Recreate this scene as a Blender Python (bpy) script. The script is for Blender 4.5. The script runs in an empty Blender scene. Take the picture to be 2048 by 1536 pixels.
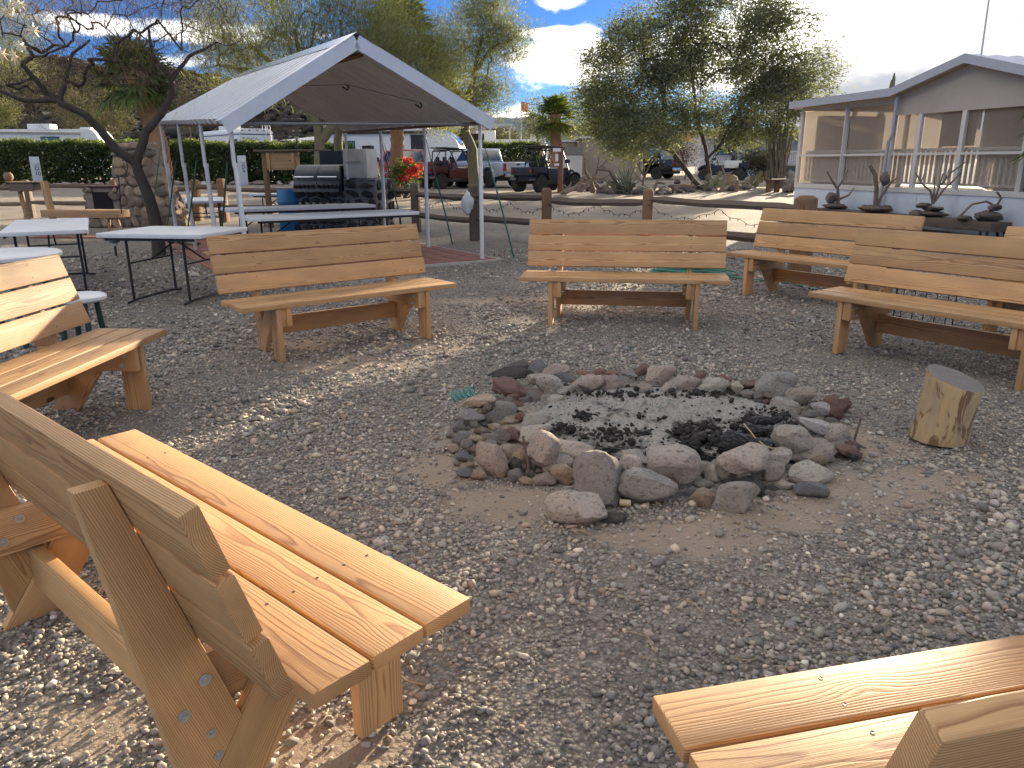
import bpy, bmesh, math, random
import numpy as np
from mathutils import Vector, Matrix, noise as mnoise

SC = bpy.context.scene
COL = SC.collection
rnd = random.Random(7)
NR = np.random.RandomState(11)
R = math.radians
PI = math.pi

# ------------------------------------------------------------------ camera
CAM_H, CAM_F, CAM_P, CAM_R = 1.435, 1513.6, R(16.366), R(-0.336)
cam = bpy.data.cameras.new('camera')
cam.sensor_width = 36.0
cam.lens = CAM_F / 2048 * 36
cam.clip_start = 0.05
cam.clip_end = 20000
camo = bpy.data.objects.new('camera', cam)
COL.objects.link(camo)
camo.matrix_world = Matrix.Translation((0, 0, CAM_H)) @ Matrix.Rotation(PI / 2 - CAM_P, 4, 'X') @ Matrix.Rotation(CAM_R, 4, 'Z')
SC.camera = camo

SUN_AZ, SUN_EL = R(26.8), R(9.2)
SKY_STRENGTH = 0.085
CLOUD = 10.8            # radiance of sunlit cloud, before the strength
SKYTINT = (0.36, 0.46, 0.55)
SUN_STRENGTH = 5.0
SC.view_settings.view_transform = 'Standard'
SC.view_settings.look = 'None'
SC.view_settings.gamma = 1
SC.view_settings.exposure = 1.75
SC.view_settings.use_curve_mapping = False
SC.cycles.use_denoising = True
SC.cycles.max_bounces = 4
SC.cycles.diffuse_bounces = 3
SC.cycles.glossy_bounces = 2
SC.cycles.transparent_max_bounces = 12
SC.cycles.sample_clamp_indirect = 6
SC.cycles.adaptive_threshold = 0.02
SC.cycles.caustics_reflective = False
SC.cycles.caustics_refractive = False

def gz(x, y):
    """height of the ground: level yard, then a very gentle rise towards the lane"""
    return 0.0065 * min(max(0.0, y - 14), 90)

def pray(px, py):
    a, b = px - 1024, py - 768
    c, s = math.cos(CAM_R), math.sin(CAM_R)
    u, w = c * a + s * b, -s * a + c * b
    x, y = u / CAM_F, -w / CAM_F
    return Vector((x, math.cos(CAM_P) + y * math.sin(CAM_P), -math.sin(CAM_P) + y * math.cos(CAM_P)))

def G(px, py, z=0.0):
    """point of the ground (or of a level z above it) that the photograph shows at a pixel"""
    d = pray(px, py)
    h = z
    for _ in range(40):
        t = (h - CAM_H) / d.z
        h = 0.5 * h + 0.5 * (z + gz(d.x * t, d.y * t))
    t = (h - CAM_H) / d.z
    return Vector((d.x * t, d.y * t, h))

def AY(px, py, Y):
    d = pray(px, py)
    t = Y / d.y
    return Vector((d.x * t, Y, CAM_H + d.z * t))

# ------------------------------------------------------------------ node helper
class NT:
    def __init__(s, tree):
        s.t = tree; s.t.nodes.clear()
    def n(s, typ, ins=None, **props):
        nd = s.t.nodes.new(typ)
        for k, v in props.items():
            setattr(nd, k, v)
        for k, v in (ins or {}).items():
            sock = nd.inputs[k]
            if isinstance(v, bpy.types.NodeSocket):
                s.t.links.new(v, sock)
            else:
                sock.default_value = v
        return nd
    def m(s, op, a, b=None, c=None, clamp=False):
        ins = {0: a}
        if b is not None: ins[1] = b
        if c is not None: ins[2] = c
        return s.n('ShaderNodeMath', ins, operation=op, use_clamp=clamp).outputs[0]
    def vm(s, op, a, b=None):
        ins = {0: a}
        if b is not None: ins[1] = b
        nd = s.n('ShaderNodeVectorMath', ins, operation=op)
        return nd.outputs['Value'] if op in ('LENGTH', 'DOT_PRODUCT', 'DISTANCE') else nd.outputs[0]
    def mix(s, f, a, b, blend='MIX'):
        nd = s.n('ShaderNodeMix', None, data_type='RGBA', blend_type=blend)
        for i, v in ((0, f), (6, a), (7, b)):
            if isinstance(v, bpy.types.NodeSocket): s.t.links.new(v, nd.inputs[i])
            else: nd.inputs[i].default_value = v if i == 0 or len(v) == 4 else (*v, 1)
        return nd.outputs[2]
    def ramp(s, f, stops, interp='LINEAR'):
        nd = s.n('ShaderNodeValToRGB', {0: f})
        cr = nd.color_ramp; cr.interpolation = interp
        while len(cr.elements) < len(stops): cr.elements.new(0.5)
        for e, (p, c) in zip(cr.elements, stops):
            e.position = p; e.color = c if len(c) == 4 else (*c, 1)
        return nd.outputs[0]
    def noise(s, vec, scale, detail=4, rough=0.55, dist=0.0):
        return s.n('ShaderNodeTexNoise', {'Vector': vec, 'Scale': scale, 'Detail': detail, 'Roughness': rough, 'Distortion': dist})
    def smooth(s, v, lo, hi):
        return s.n('ShaderNodeMapRange', {0: v, 1: lo, 2: hi, 3: 0.0, 4: 1.0}, interpolation_type='SMOOTHSTEP').outputs[0]
    def link(s, a, b): s.t.links.new(a, b)

# ------------------------------------------------------------------ world: sky with clouds
W = bpy.data.worlds.new('World'); SC.world = W; W.use_nodes = True
nt = NT(W.node_tree)
sky = nt.n('ShaderNodeTexSky', sky_type='NISHITA', sun_disc=False)
sky.sun_elevation = SUN_EL; sky.sun_rotation = SUN_AZ
sky.altitude = 150; sky.air_density = 0.55; sky.dust_density = 0.1; sky.ozone_density = 4.0
tc = nt.n('ShaderNodeTexCoord')
dirv = nt.vm('NORMALIZE', tc.outputs['Generated'])
sep = nt.n('ShaderNodeSeparateXYZ', {0: dirv})
az = nt.m('ARCTAN2', sep.outputs[0], sep.outputs[1])
el = nt.m('ARCSINE', sep.outputs[2])
def azel(px, py):
    d = pray(px, py).normalized()
    return math.atan2(d.x, d.y), math.asin(d.z)
# noise that breaks the cloud edges
nz1 = nt.noise(nt.vm('MULTIPLY', dirv, (15, 15, 27)), 1.0, 5, 0.62).outputs[0]
edge = nt.m('MULTIPLY', nt.m('SUBTRACT', nz1, 0.5), 3.4)
ae = nt.n('ShaderNodeCombineXYZ', {0: az, 1: el}).outputs[0]
def blob(px, py, wx, wy, amp=1.0):
    a0, e0 = azel(px, py)
    v = nt.vm('MULTIPLY', nt.vm('SUBTRACT', ae, (a0, e0, 0)), (CAM_F / wx, CAM_F / wy, 0))
    return nt.m('MULTIPLY', nt.m('EXPONENT', nt.m('MULTIPLY', nt.vm('DOT_PRODUCT', v, v), -1.0)), amp)
def total(l):
    t_ = l[0]
    for b_ in l[1:]: t_ = nt.m('ADD', t_, b_)
    return t_
tot = total([blob(1115, 118, 95, 44, 1.3), blob(1110, 0, 50, 16, 1.0), blob(1100, 64, 75, 9, 0.85), blob(1010, 240, 90, 30, 1.1), blob(1400, 120, 200, 70, 0.85),
             blob(1880, 0, 260, 95, 2.3), blob(150, 40, 260, 13, 0.78), blob(300, 72, 200, 10, 0.62), blob(330, 122, 170, 16, 0.62), blob(560, 70, 170, 40, 0.4)])
field = nt.m('ADD', tot, nt.m('MULTIPLY', edge, 0.5))
# denser cloud added high above the view, for neutral fill light
den = nt.m('ADD', nt.m('ABSOLUTE', sep.outputs[2]), 0.25)
pl = nt.vm('DIVIDE', dirv, nt.n('ShaderNodeCombineXYZ', {0: den, 1: den, 2: 1.0}).outputs[0])
nzb = nt.noise(pl, 1.9, 4, 0.6).outputs[0]
high = nt.smooth(el, R(13.5), R(22))
field = nt.m('ADD', field, nt.m('MULTIPLY', nt.m('MULTIPLY', nt.m('SUBTRACT', nzb, 0.42), 6.0), high))
cover = nt.smooth(field, 0.38, 0.95)
# grey undersides: a denser bank low over the sun side
bank = nt.m('ADD', blob(1960, 205, 300, 115, 1.8), blob(2350, 60, 300, 170, 1.3))
bank = nt.smooth(nt.m('ADD', bank, nt.m('MULTIPLY', edge, 0.26)), 0.40, 0.62)
sund = Vector((math.sin(SUN_AZ) * math.cos(SUN_EL), math.cos(SUN_AZ) * math.cos(SUN_EL), math.sin(SUN_EL)))
cosg = nt.m('MAXIMUM', nt.vm('DOT_PRODUCT', dirv, tuple(sund)), 0.0)
fwd = nt.m('POWER', cosg, 90.0)                            # forward scattering of thin cloud round the sun
thick = nt.smooth(field, 0.7, 2.0)
cl_b = nt.m('ADD', nt.m('MULTIPLY', fwd, CLOUD * 2.5), CLOUD)
cl_b = nt.m('MULTIPLY', cl_b, nt.m('SUBTRACT', 1.0, nt.m('MULTIPLY', thick, 0.15)))
cloudc = nt.vm('MULTIPLY', nt.n('ShaderNodeCombineXYZ', {0: cl_b, 1: cl_b, 2: cl_b}).outputs[0], (1.0, 0.965, 0.905))
bank_b = nt.m('MULTIPLY', nt.m('ADD', nt.m('MULTIPLY', fwd, 0.05), 0.175), CLOUD)
bankc = nt.vm('MULTIPLY', nt.n('ShaderNodeCombineXYZ', {0: bank_b, 1: bank_b, 2: bank_b}).outputs[0], (0.98, 0.97, 1.0))
skyc = nt.vm('MULTIPLY', sky.outputs[0], SKYTINT)
c1 = nt.mix(nt.m('MULTIPLY', cover, 0.96), skyc, cloudc)
c2 = nt.mix(nt.m('MULTIPLY', bank, 0.94), c1, bankc)
bg = nt.n('ShaderNodeBackground', {0: c2, 1: SKY_STRENGTH})
out = nt.n('ShaderNodeOutputWorld'); nt.link(bg.outputs[0], out.inputs[0])
W.cycles.sampling_method = 'MANUAL'; W.cycles.sample_map_resolution = 512

# ------------------------------------------------------------------ sun
sl = bpy.data.lights.new('sun', 'SUN'); sl.energy = SUN_STRENGTH; sl.angle = R(0.6); sl.color = (1.0, 0.83, 0.60)
so = bpy.data.objects.new('sun', sl); COL.objects.link(so)
so.rotation_euler = (-sund).to_track_quat('-Z', 'Y').to_euler()
so.location = (20, 40, 20)

# ------------------------------------------------------------------ mesh helper
class MB:
    def __init__(s): s.v = []; s.f = []; s.mi = []
    def add(s, vs, fs, mi=0):
        o = len(s.v); s.v += [tuple(v) for v in vs]
        for f in fs:
            s.f.append(tuple(i + o for i in f)); s.mi.append(mi)
        return s
    def box(s, c, d, rot=None, mi=0):
        c = Vector(c); hx, hy, hz = d[0] / 2, d[1] / 2, d[2] / 2
        vs = [Vector((x, y, z)) for x in (-hx, hx) for y in (-hy, hy) for z in (-hz, hz)]
        if rot is not None: vs = [rot @ v for v in vs]
        return s.add([v + c for v in vs], [(0, 1, 3, 2), (4, 6, 7, 5), (0, 4, 5, 1), (2, 3, 7, 6), (0, 2, 6, 4), (1, 5, 7, 3)], mi)
    def b2(s, lo, hi, mi=0):
        return s.box([(a + b) / 2 for a, b in zip(lo, hi)], [abs(b - a) for a, b in zip(lo, hi)], None, mi)
    def prism(s, poly, t0, t1, fn, mi=0):
        """2D polygon swept from t0 to t1; fn(a, b, t) gives the point"""
        n = len(poly)
        vs = [fn(a, b, t0) for a, b in poly] + [fn(a, b, t1) for a, b in poly]
        fs = [tuple(range(n))[::-1], tuple(range(n, 2 * n))] + [(i, (i + 1) % n, n + (i + 1) % n, n + i) for i in range(n)]
        return s.add(vs, fs, mi)
    def tube(s, pts, rad, n=8, cap=True, mi=0, flat=1.0):
        pts = [Vector(p) for p in pts]
        if not hasattr(rad, '__len__'): rad = [rad] * len(pts)
        vs, fs = [], []
        up = None
        for i, p in enumerate(pts):
            t = (pts[min(i + 1, len(pts) - 1)] - pts[max(i - 1, 0)])
            if t.length < 1e-9: t = Vector((0, 0, 1))
            t.normalize()
            if up is None:
                up = Vector((0, 0, 1)) if abs(t.z) < 0.9 else Vector((1, 0, 0))
            a = t.cross(up)
            if a.length < 1e-4: a = t.cross(Vector((0.3, 1, 0.2)))
            a.normalize(); b = a.cross(t); up = b
            for k in range(n):
                w = 2 * PI * k / n
                vs.append(p + a * (rad[i] * math.cos(w)) + b * (rad[i] * flat * math.sin(w)))
        for i in range(len(pts) - 1):
            for k in range(n):
                fs.append((i * n + k, i * n + (k + 1) % n, (i + 1) * n + (k + 1) % n, (i + 1) * n + k))
        if cap:
            fs.append(tuple(range(n))); fs.append(tuple(range((len(pts) - 1) * n, len(pts) * n))[::-1])
        return s.add(vs, fs, mi)
    def lathe(s, prof, n=20, c=(0, 0, 0), axis='z', mi=0):
        vs, fs = [], []
        for r, h in prof:
            for k in range(n):
                w = 2 * PI * k / n; x, y = r * math.cos(w), r * math.sin(w)
                q = (x, y, h) if axis == 'z' else ((x, h, y) if axis == 'y' else (h, x, y))
                vs.append((q[0] + c[0], q[1] + c[1], q[2] + c[2]))
        m = len(prof)
        for i in range(m - 1):
            for k in range(n):
                fs.append((i * n + k, i * n + (k + 1) % n, (i + 1) * n + (k + 1) % n, (i + 1) * n + k))
        fs.append(tuple(range(n))[::-1]); fs.append(tuple(range((m - 1) * n, m * n)))
        return s.add(vs, fs, mi)
    def mesh(s, name, mats, bevel=0, seg=2, smooth=None, frame=None):
        me = bpy.data.meshes.new(name)
        vs = s.v
        if frame is not None:
            inv = frame.inverted(); vs = [inv @ Vector(v) for v in vs]
        me.from_pydata([tuple(v) for v in vs], [], s.f)
        if not isinstance(mats, (list, tuple)): mats = [mats]
        for m in mats: me.materials.append(m)
        me.polygons.foreach_set('material_index', s.mi)
        bm = bmesh.new(); bm.from_mesh(me)
        bmesh.ops.recalc_face_normals(bm, faces=bm.faces)
        if bevel:
            ed = [e for e in bm.edges if len(e.link_faces) == 2 and e.calc_face_angle(0) > R(30)]
            bmesh.ops.bevel(bm, geom=ed, offset=bevel, segments=seg, affect='EDGES', profile=0.6, clamp_overlap=True)
        bm.to_mesh(me); bm.free()
        if bevel and smooth is None: smooth = 50
        if smooth:
            me.polygons.foreach_set('use_smooth', [True] * len(me.polygons))
            me.set_sharp_from_angle(angle=R(smooth))
        return me
    def build(s, name, mats, parent=None, frame=None, **kw):
        me = s.mesh(name, mats, frame=frame, **kw)
        return put(name, me, parent, frame)

def put(name, me, parent=None, frame=None):
    o = bpy.data.objects.new(name, me); COL.objects.link(o)
    if parent is not None: o.parent = parent
    if frame is not None: o.matrix_local = frame
    return o

def thing(name, label, cat, loc=(0, 0, 0), rz=0.0, group=None):
    o = bpy.data.objects.new(name, None); COL.objects.link(o)
    o.empty_display_size = 0.1
    o.location = loc; o.rotation_euler = (0, 0, rz)
    return tag(o, label, cat, group)

def tag(o, label, cat, group=None):
    o['label'] = label; o['category'] = cat
    if group: o['group'] = group
    return o

def kind(o, k):
    o['kind'] = k
    return o

def copy_tree(o, parent=None):
    c = o.copy(); COL.objects.link(c)
    if parent is not None: c.parent = parent
    for ch in list(o.children):
        d = copy_tree(ch, c); d.matrix_local = ch.matrix_local.copy()
    return c

def np_mesh(name, V, F, mats, colors=None, smooth=False):
    """fast mesh from numpy arrays; F has 3 or 4 columns; colors per vertex"""
    me = bpy.data.meshes.new(name)
    V = np.asarray(V, np.float32); F = np.asarray(F, np.int32)
    k = F.shape[1]
    me.vertices.add(len(V)); me.vertices.foreach_set('co', V.ravel())
    me.loops.add(F.size); me.loops.foreach_set('vertex_index', F.ravel())
    me.polygons.add(len(F)); me.polygons.foreach_set('loop_start', np.arange(0, F.size, k, dtype=np.int32))
    if smooth: me.polygons.foreach_set('use_smooth', np.ones(len(F), bool))
    if colors is not None:
        a = me.color_attributes.new('col', 'FLOAT_COLOR', 'POINT')
        c = np.ones((len(V), 4), np.float32); c[:, :colors.shape[1]] = colors
        a.data.foreach_set('color', c.ravel())
    for m in (mats if isinstance(mats, (list, tuple)) else [mats]): me.materials.append(m)
    me.update(calc_edges=True); me.validate()
    return me

# ------------------------------------------------------------------ materials
MATS = {}
def mat(name, col=(0.5, 0.5, 0.5), rough=0.6, metal=0.0, var=0.12, vscale=6.0, bump=0.0, bscale=40.0, dirt=0.0, dirtcol=(0.16, 0.12, 0.08), dscale=2.5, spec=0.5, coat=0.0, streak=None, objcol=False):
    if name in MATS: return MATS[name]
    m = bpy.data.materials.new(name); m.use_nodes = True
    t = NT(m.node_tree)
    tc = t.n('ShaderNodeTexCoord').outputs['Object']
    oi = t.n('ShaderNodeObjectInfo')
    vec = t.vm('ADD', tc, t.vm('MULTIPLY', t.n('ShaderNodeCombineXYZ', {0: oi.outputs['Random'], 1: oi.outputs['Random'], 2: oi.outputs['Random']}).outputs[0], (13.7, 7.1, 3.3)))
    v2 = t.vm('MULTIPLY', vec, streak) if streak else vec
    n1 = t.noise(v2, vscale, 5, 0.6).outputs[0]
    base = oi.outputs['Color'] if objcol else (*col, 1)
    f = t.m('ADD', t.m('MULTIPLY', t.m('SUBTRACT', n1, 0.5), 2.6 * var), 1.0)
    c = t.mix(1.0, base, t.n('ShaderNodeCombineXYZ', {0: f, 1: f, 2: f}).outputs[0], 'MULTIPLY')
    if dirt:
        n2 = t.noise(vec, dscale, 7, 0.68).outputs[0]
        c = t.mix(t.m('MULTIPLY', t.smooth(n2, 0.46, 0.72), dirt), c, dirtcol)
    p = t.n('ShaderNodeBsdfPrincipled', {'Base Color': c, 'Roughness': rough, 'Metallic': metal, 'Specular IOR Level': spec, 'Coat Weight': coat, 'Coat Roughness': 0.08})
    if bump:
        nb = t.noise(v2, bscale, 5, 0.65).outputs[0]
        b = t.n('ShaderNodeBump', {'Height': nb, 'Strength': bump, 'Distance': 0.02})
        t.link(b.outputs[0], p.inputs['Normal'])
    o = t.n('ShaderNodeOutputMaterial'); t.link(p.outputs[0], o.inputs[0])
    MATS[name] = m
    return m

def wood(name, light, dark, freq=170.0, rough=0.5, wear=0.0, hue=0.18):
    """solid growth-ring wood; boards run along their own X axis"""
    if name in MATS: return MATS[name]
    m = bpy.data.materials.new(name); m.use_nodes = True
    t = NT(m.node_tree)
    tc = t.n('ShaderNodeTexCoord').outputs['Object']
    rn = t.n('ShaderNodeObjectInfo').outputs['Random']
    r2 = t.m('FRACT', t.m('MULTIPLY', rn, 37.31)); r3 = t.m('FRACT', t.m('MULTIPLY', rn, 91.7))
    off = t.n('ShaderNodeCombineXYZ', {0: t.m('MULTIPLY', rn, 31.0), 1: t.m('MULTIPLY', r2, 9.0), 2: t.m('MULTIPLY', r3, 5.0)}).outputs[0]
    q = t.vm('ADD', tc, off)
    sp = t.n('ShaderNodeSeparateXYZ', {0: tc})
    w1 = t.noise(t.vm('MULTIPLY', q, (1.3, 7.0, 7.0)), 1.0, 3, 0.5).outputs[0]
    w2 = t.noise(t.vm('MULTIPLY', q, (3.0, 22.0, 22.0)), 1.0, 2, 0.5).outputs[0]
    # knots
    vo = t.n('ShaderNodeTexVoronoi', {'Vector': t.vm('MULTIPLY', q, (2.2, 6.0, 6.0)), 'Scale': 1.0})
    kd = vo.outputs['Distance']
    kon = t.m('GREATER_THAN', t.n('ShaderNodeSeparateColor', {0: vo.outputs['Color']}).outputs[0], 0.62)
    kf = t.m('MULTIPLY', t.m('EXPONENT', t.m('MULTIPLY', t.m('MULTIPLY', kd, kd), -42.0)), kon)
    yc = t.m('MULTIPLY', t.m('SUBTRACT', r2, 0.5), 0.16)
    zc = t.m('SUBTRACT', -0.03, t.m('MULTIPLY', r3, 0.09))
    dy = t.m('SUBTRACT', sp.outputs[1], yc); dz = t.m('SUBTRACT', sp.outputs[2], zc)
    rr = t.m('SQRT', t.m('ADD', t.m('MULTIPLY', dy, dy), t.m('MULTIPLY', dz, dz)))
    rr = t.m('ADD', rr, t.m('MULTIPLY', t.m('SUBTRACT', w1, 0.5), 0.026))
    rr = t.m('ADD', rr, t.m('MULTIPLY', t.m('SUBTRACT', w2, 0.5), 0.006))
    rr = t.m('ADD', rr, t.m('MULTIPLY', kf, 0.03))
    fr = t.m('FRACT', t.m('MULTIPLY', rr, freq))
    g = t.ramp(fr, [(0.0, (0.05,) * 3), (0.5, (0.16,) * 3), (0.86, (0.95,) * 3), (1.0, (0.05,) * 3)])
    fib = t.noise(t.vm('MULTIPLY', q, (5.0, 420.0, 420.0)), 1.0, 3, 0.6).outputs[0]
    blot = t.noise(t.vm('MULTIPLY', q, (2.5, 9.0, 9.0)), 1.0, 4, 0.6).outputs[0]
    g = t.m('ADD', t.m('MULTIPLY', g, 0.85), t.m('MULTIPLY', t.m('SUBTRACT', fib, 0.5), 0.6), clamp=True)
    c = t.mix(g, light, dark)
    tone = t.m('ADD', 1.0, t.m('ADD', t.m('MULTIPLY', t.m('SUBTRACT', blot, 0.5), 0.75), t.m('MULTIPLY', t.m('SUBTRACT', rn, 0.5), hue * 2)))
    c = t.mix(1.0, c, t.n('ShaderNodeCombineXYZ', {0: tone, 1: tone, 2: tone}).outputs[0], 'MULTIPLY')
    c = t.mix(t.smooth(kf, 0.55, 0.92), c, (0.11, 0.045, 0.018))
    if wear:
        nn = t.noise(t.vm('MULTIPLY', q, (1.5, 18, 18)), 1.0, 6, 0.7).outputs[0]
        c = t.mix(t.m('MULTIPLY', t.smooth(nn, 0.4, 0.7), wear), c, (0.17, 0.155, 0.14))
    hgt = t.m('ADD', t.m('MULTIPLY', g, -0.5), fib)
    b = t.n('ShaderNodeBump', {'Height': hgt, 'Strength': 0.35 + wear * 0.5, 'Distance': 0.0018 + 0.006 * wear})
    p = t.n('ShaderNodeBsdfPrincipled', {'Base Color': c, 'Roughness': rough, 'Normal': b.outputs[0], 'Specular IOR Level': 0.4})
    o = t.n('ShaderNodeOutputMaterial'); t.link(p.outputs[0], o.inputs[0])
    MATS[name] = m
    return m

def leafmat(name, trans=0.35, rough=0.6):
    """leaf colour comes with each leaf (attribute col)"""
    if name in MATS: return MATS[name]
    m = bpy.data.materials.new(name); m.use_nodes = True
    t = NT(m.node_tree)
    a = t.n('ShaderNodeAttribute', attribute_name='col').outputs['Color']
    p = t.n('ShaderNodeBsdfPrincipled', {'Base Color': a, 'Roughness': rough, 'Specular IOR Level': 0.3})
    tr = t.n('ShaderNodeBsdfTranslucent', {0: t.mix(1.0, a, (1.25, 1.25, 0.7), 'MULTIPLY')})
    mx = t.n('ShaderNodeMixShader', {0: trans, 1: p.outputs[0], 2: tr.outputs[0]})
    o = t.n('ShaderNodeOutputMaterial'); t.link(mx.outputs[0], o.inputs[0])
    MATS[name] = m
    return m

def glass(name, col=(0.02, 0.025, 0.03), rough=0.04):
    return mat(name, col, rough, 0.0, 0.05, spec=0.9, coat=0.6)

def rockmat(name, rough_scale=14.0, speck=0.5, holes=0.0):
    if name in MATS: return MATS[name]
    m = bpy.data.materials.new(name); m.use_nodes = True
    t = NT(m.node_tree)
    tc = t.n('ShaderNodeTexCoord').outputs['Object']
    oi = t.n('ShaderNodeObjectInfo'); rn = oi.outputs['Random']
    q = t.vm('ADD', tc, t.n('ShaderNodeCombineXYZ', {0: t.m('MULTIPLY', rn, 19.0), 1: t.m('MULTIPLY', rn, 47.0), 2: rn}).outputs[0])
    big = t.noise(q, rough_scale, 6, 0.62).outputs[0]
    fine = t.noise(q, rough_scale * 9, 5, 0.7).outputs[0]
    base = oi.outputs['Color']
    f = t.m('ADD', 0.34, t.m('ADD', t.m('MULTIPLY', big, 0.7), t.m('MULTIPLY', fine, 0.7)))
    c = t.mix(1.0, base, t.n('ShaderNodeCombineXYZ', {0: f, 1: f, 2: f}).outputs[0], 'MULTIPLY')
    lich = t.noise(q, rough_scale * 1.7, 7, 0.7, 0.5).outputs[0]
    c = t.mix(t.m('MULTIPLY', t.smooth(lich, 0.53, 0.60), speck), c, (0.52, 0.42, 0.33))
    dk = t.noise(t.vm('ADD', q, (5, 2, 9)), rough_scale * 0.8, 6, 0.66).outputs[0]
    c = t.mix(t.m('MULTIPLY', t.smooth(dk, 0.53, 0.63), 0.6), c, (0.13, 0.12, 0.11))
    sp2 = t.noise(q, rough_scale * 14, 3, 0.6).outputs[0]
    c = t.mix(t.m('MULTIPLY', t.smooth(sp2, 0.58, 0.66), 0.6), c, (0.07, 0.065, 0.06))
    hgt = t.m('ADD', t.m('MULTIPLY', big, 0.8), t.m('MULTIPLY', fine, 0.35))
    if holes:
        vo = t.n('ShaderNodeTexVoronoi', {'Vector': q, 'Scale': rough_scale * 3.5}).outputs['Distance']
        pit = t.m('SUBTRACT', 1.0, t.smooth(vo, 0.06, 0.26))
        hgt = t.m('SUBTRACT', hgt, t.m('MULTIPLY', pit, holes))
        c = t.mix(t.m('MULTIPLY', pit, 0.6), c, (0.05, 0.042, 0.038))
    b = t.n('ShaderNodeBump', {'Height': hgt, 'Strength': 1.0, 'Distance': 0.022})
    p = t.n('ShaderNodeBsdfPrincipled', {'Base Color': c, 'Roughness': 0.9, 'Normal': b.outputs[0], 'Specular IOR Level': 0.25})
    o = t.n('ShaderNodeOutputMaterial'); t.link(p.outputs[0], o.inputs[0])
    MATS[name] = m
    return m

FIR = wood('fir_wood', (0.60, 0.365, 0.165), (0.255, 0.105, 0.036), 235, 0.56, 0.10)
OLDWOOD = wood('weathered_wood', (0.17, 0.12, 0.085), (0.05, 0.036, 0.027), 130, 0.85, 0.4)
POSTWOOD = wood('post_wood', (0.26, 0.145, 0.07), (0.07, 0.038, 0.02), 110, 0.8, 0.25)
PLY = wood('ply_wood', (0.46, 0.30, 0.14), (0.22, 0.12, 0.05), 60, 0.7, 0.1)
WHITE = mat('white_paint', (0.74, 0.74, 0.72), 0.45, var=0.06, dirt=0.18, dscale=3)
STEEL = mat('galvanised_steel', (0.55, 0.56, 0.57), 0.35, 0.9, 0.12, 20)
POSTW = mat('white_pipe', (0.66, 0.66, 0.65), 0.5, var=0.08, dirt=0.5, dirtcol=(0.26, 0.17, 0.11), dscale=3)
GRL = mat('grill_steel', (0.10, 0.105, 0.11), 0.42, 0.6, 0.2, dirt=0.35, dirtcol=(0.03, 0.03, 0.03))
BLACKM = mat('black_metal', (0.025, 0.026, 0.028), 0.45, 0.3, 0.2)
BLACKP = mat('black_plastic', (0.022, 0.023, 0.025), 0.55, var=0.2, dirt=0.35, dirtcol=(0.1, 0.085, 0.07), dscale=4)
TYRE = mat('tyre_rubber', (0.028, 0.027, 0.026), 0.85, var=0.25, dirt=0.6, dirtcol=(0.12, 0.10, 0.08), dscale=5, bump=0.4)
RIM = mat('wheel_rim', (0.42, 0.42, 0.43), 0.35, 0.8, 0.1)
CHROME = mat('chrome', (0.65, 0.65, 0.66), 0.18, 1.0, 0.05)
GLASS = glass('dark_glass')
TABLE = mat('table_plastic', (0.72, 0.73, 0.73), 0.42, var=0.05, dirt=0.12, dscale=4, dirtcol=(0.3, 0.27, 0.22), bump=0.08, bscale=200)
ROCK = rockmat('rock', 13, 0.6, 0.5)
LAVA = rockmat('lava_rock', 16, 0.15, 0.9)
# ================================================================== GROUND
SANDS = [(G(700, 725), 0.55, 0.30), (G(600, 690), 0.35, 0.2), (G(860, 690), 0.5, 0.22), (G(960, 1010), 0.28, 0.20), (G(1040, 1000), 0.35, 0.2), (G(900, 930), 0.25, 0.2), (G(1350, 1075), 0.45, 0.16),
         (G(1560, 1040), 0.42, 0.18), (G(1740, 985), 0.4, 0.22), (G(1830, 960), 0.3, 0.2), (G(620, 1490), 0.22, 0.14), (G(520, 1510), 0.2, 0.14), (G(200, 1440), 0.14, 0.12), (G(1010, 860), 0.4, 0.3),
         (G(800, 560), 0.7, 0.3), (G(980, 600), 0.7, 0.25), (G(1700, 880), 0.3, 0.3), (Vector((0.75, 4.0, 0)), 0.78, 0.70)]
def sand_np(x, y):
    v = np.zeros_like(x)
    for c, sx, sy in SANDS:
        v = np.maximum(v, np.exp(-((x - c.x) / sx) ** 2 - ((y - c.y) / sy) ** 2))
    wob = 0.5 * np.sin(7.1 * x + 2.3 * np.sin(3.1 * y)) + 0.5 * np.sin(6.3 * y + 1.7 * np.sin(4.7 * x + 1)) + 0.4 * np.sin(17 * x - 11 * y)
    return np.clip(v * 1.05 + wob * 0.20 * (v > 0.08), 0, 1)
def gz_np(x, y):
    z = 0.0065 * np.clip(y - 14, 0, 90)
    w = np.clip(1 - (np.hypot(x, y - 4) - 8) / 6, 0, 1)
    return z + w * (0.008 * np.sin(2.3 * x + 1.1 * np.sin(1.7 * y)) + 0.008 * np.sin(2.9 * y + 0.7 * np.sin(2.1 * x)) - 0.004)
def axis(pts):
    o = []
    for a, b, st in pts: o += list(np.arange(a, b, st))
    return np.array(o + [pts[-1][1]])
gx = axis([(-6000, -600, 900), (-600, -100, 50), (-100, -20, 4), (-20, -5, 0.5), (-5, 5, 0.07), (5, 20, 0.5), (20, 100, 4), (100, 600, 50), (600, 6000, 900)])
gy = axis([(-6000, -300, 900), (-300, -20, 35), (-20, 0, 1.5), (0, 9, 0.07), (9, 24, 0.4), (24, 110, 3), (110, 600, 35), (600, 9000, 900)])
XX, YY = np.meshgrid(gx, gy); nx, ny = len(gx), len(gy)
ZZ = gz_np(XX, YY)
ii = (np.arange(ny - 1)[:, None] * nx + np.arange(nx - 1)[None, :]).ravel()
GF = np.stack([ii, ii + 1, ii + nx + 1, ii + nx], 1)
sv = sand_np(XX.ravel(), YY.ravel())

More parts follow.
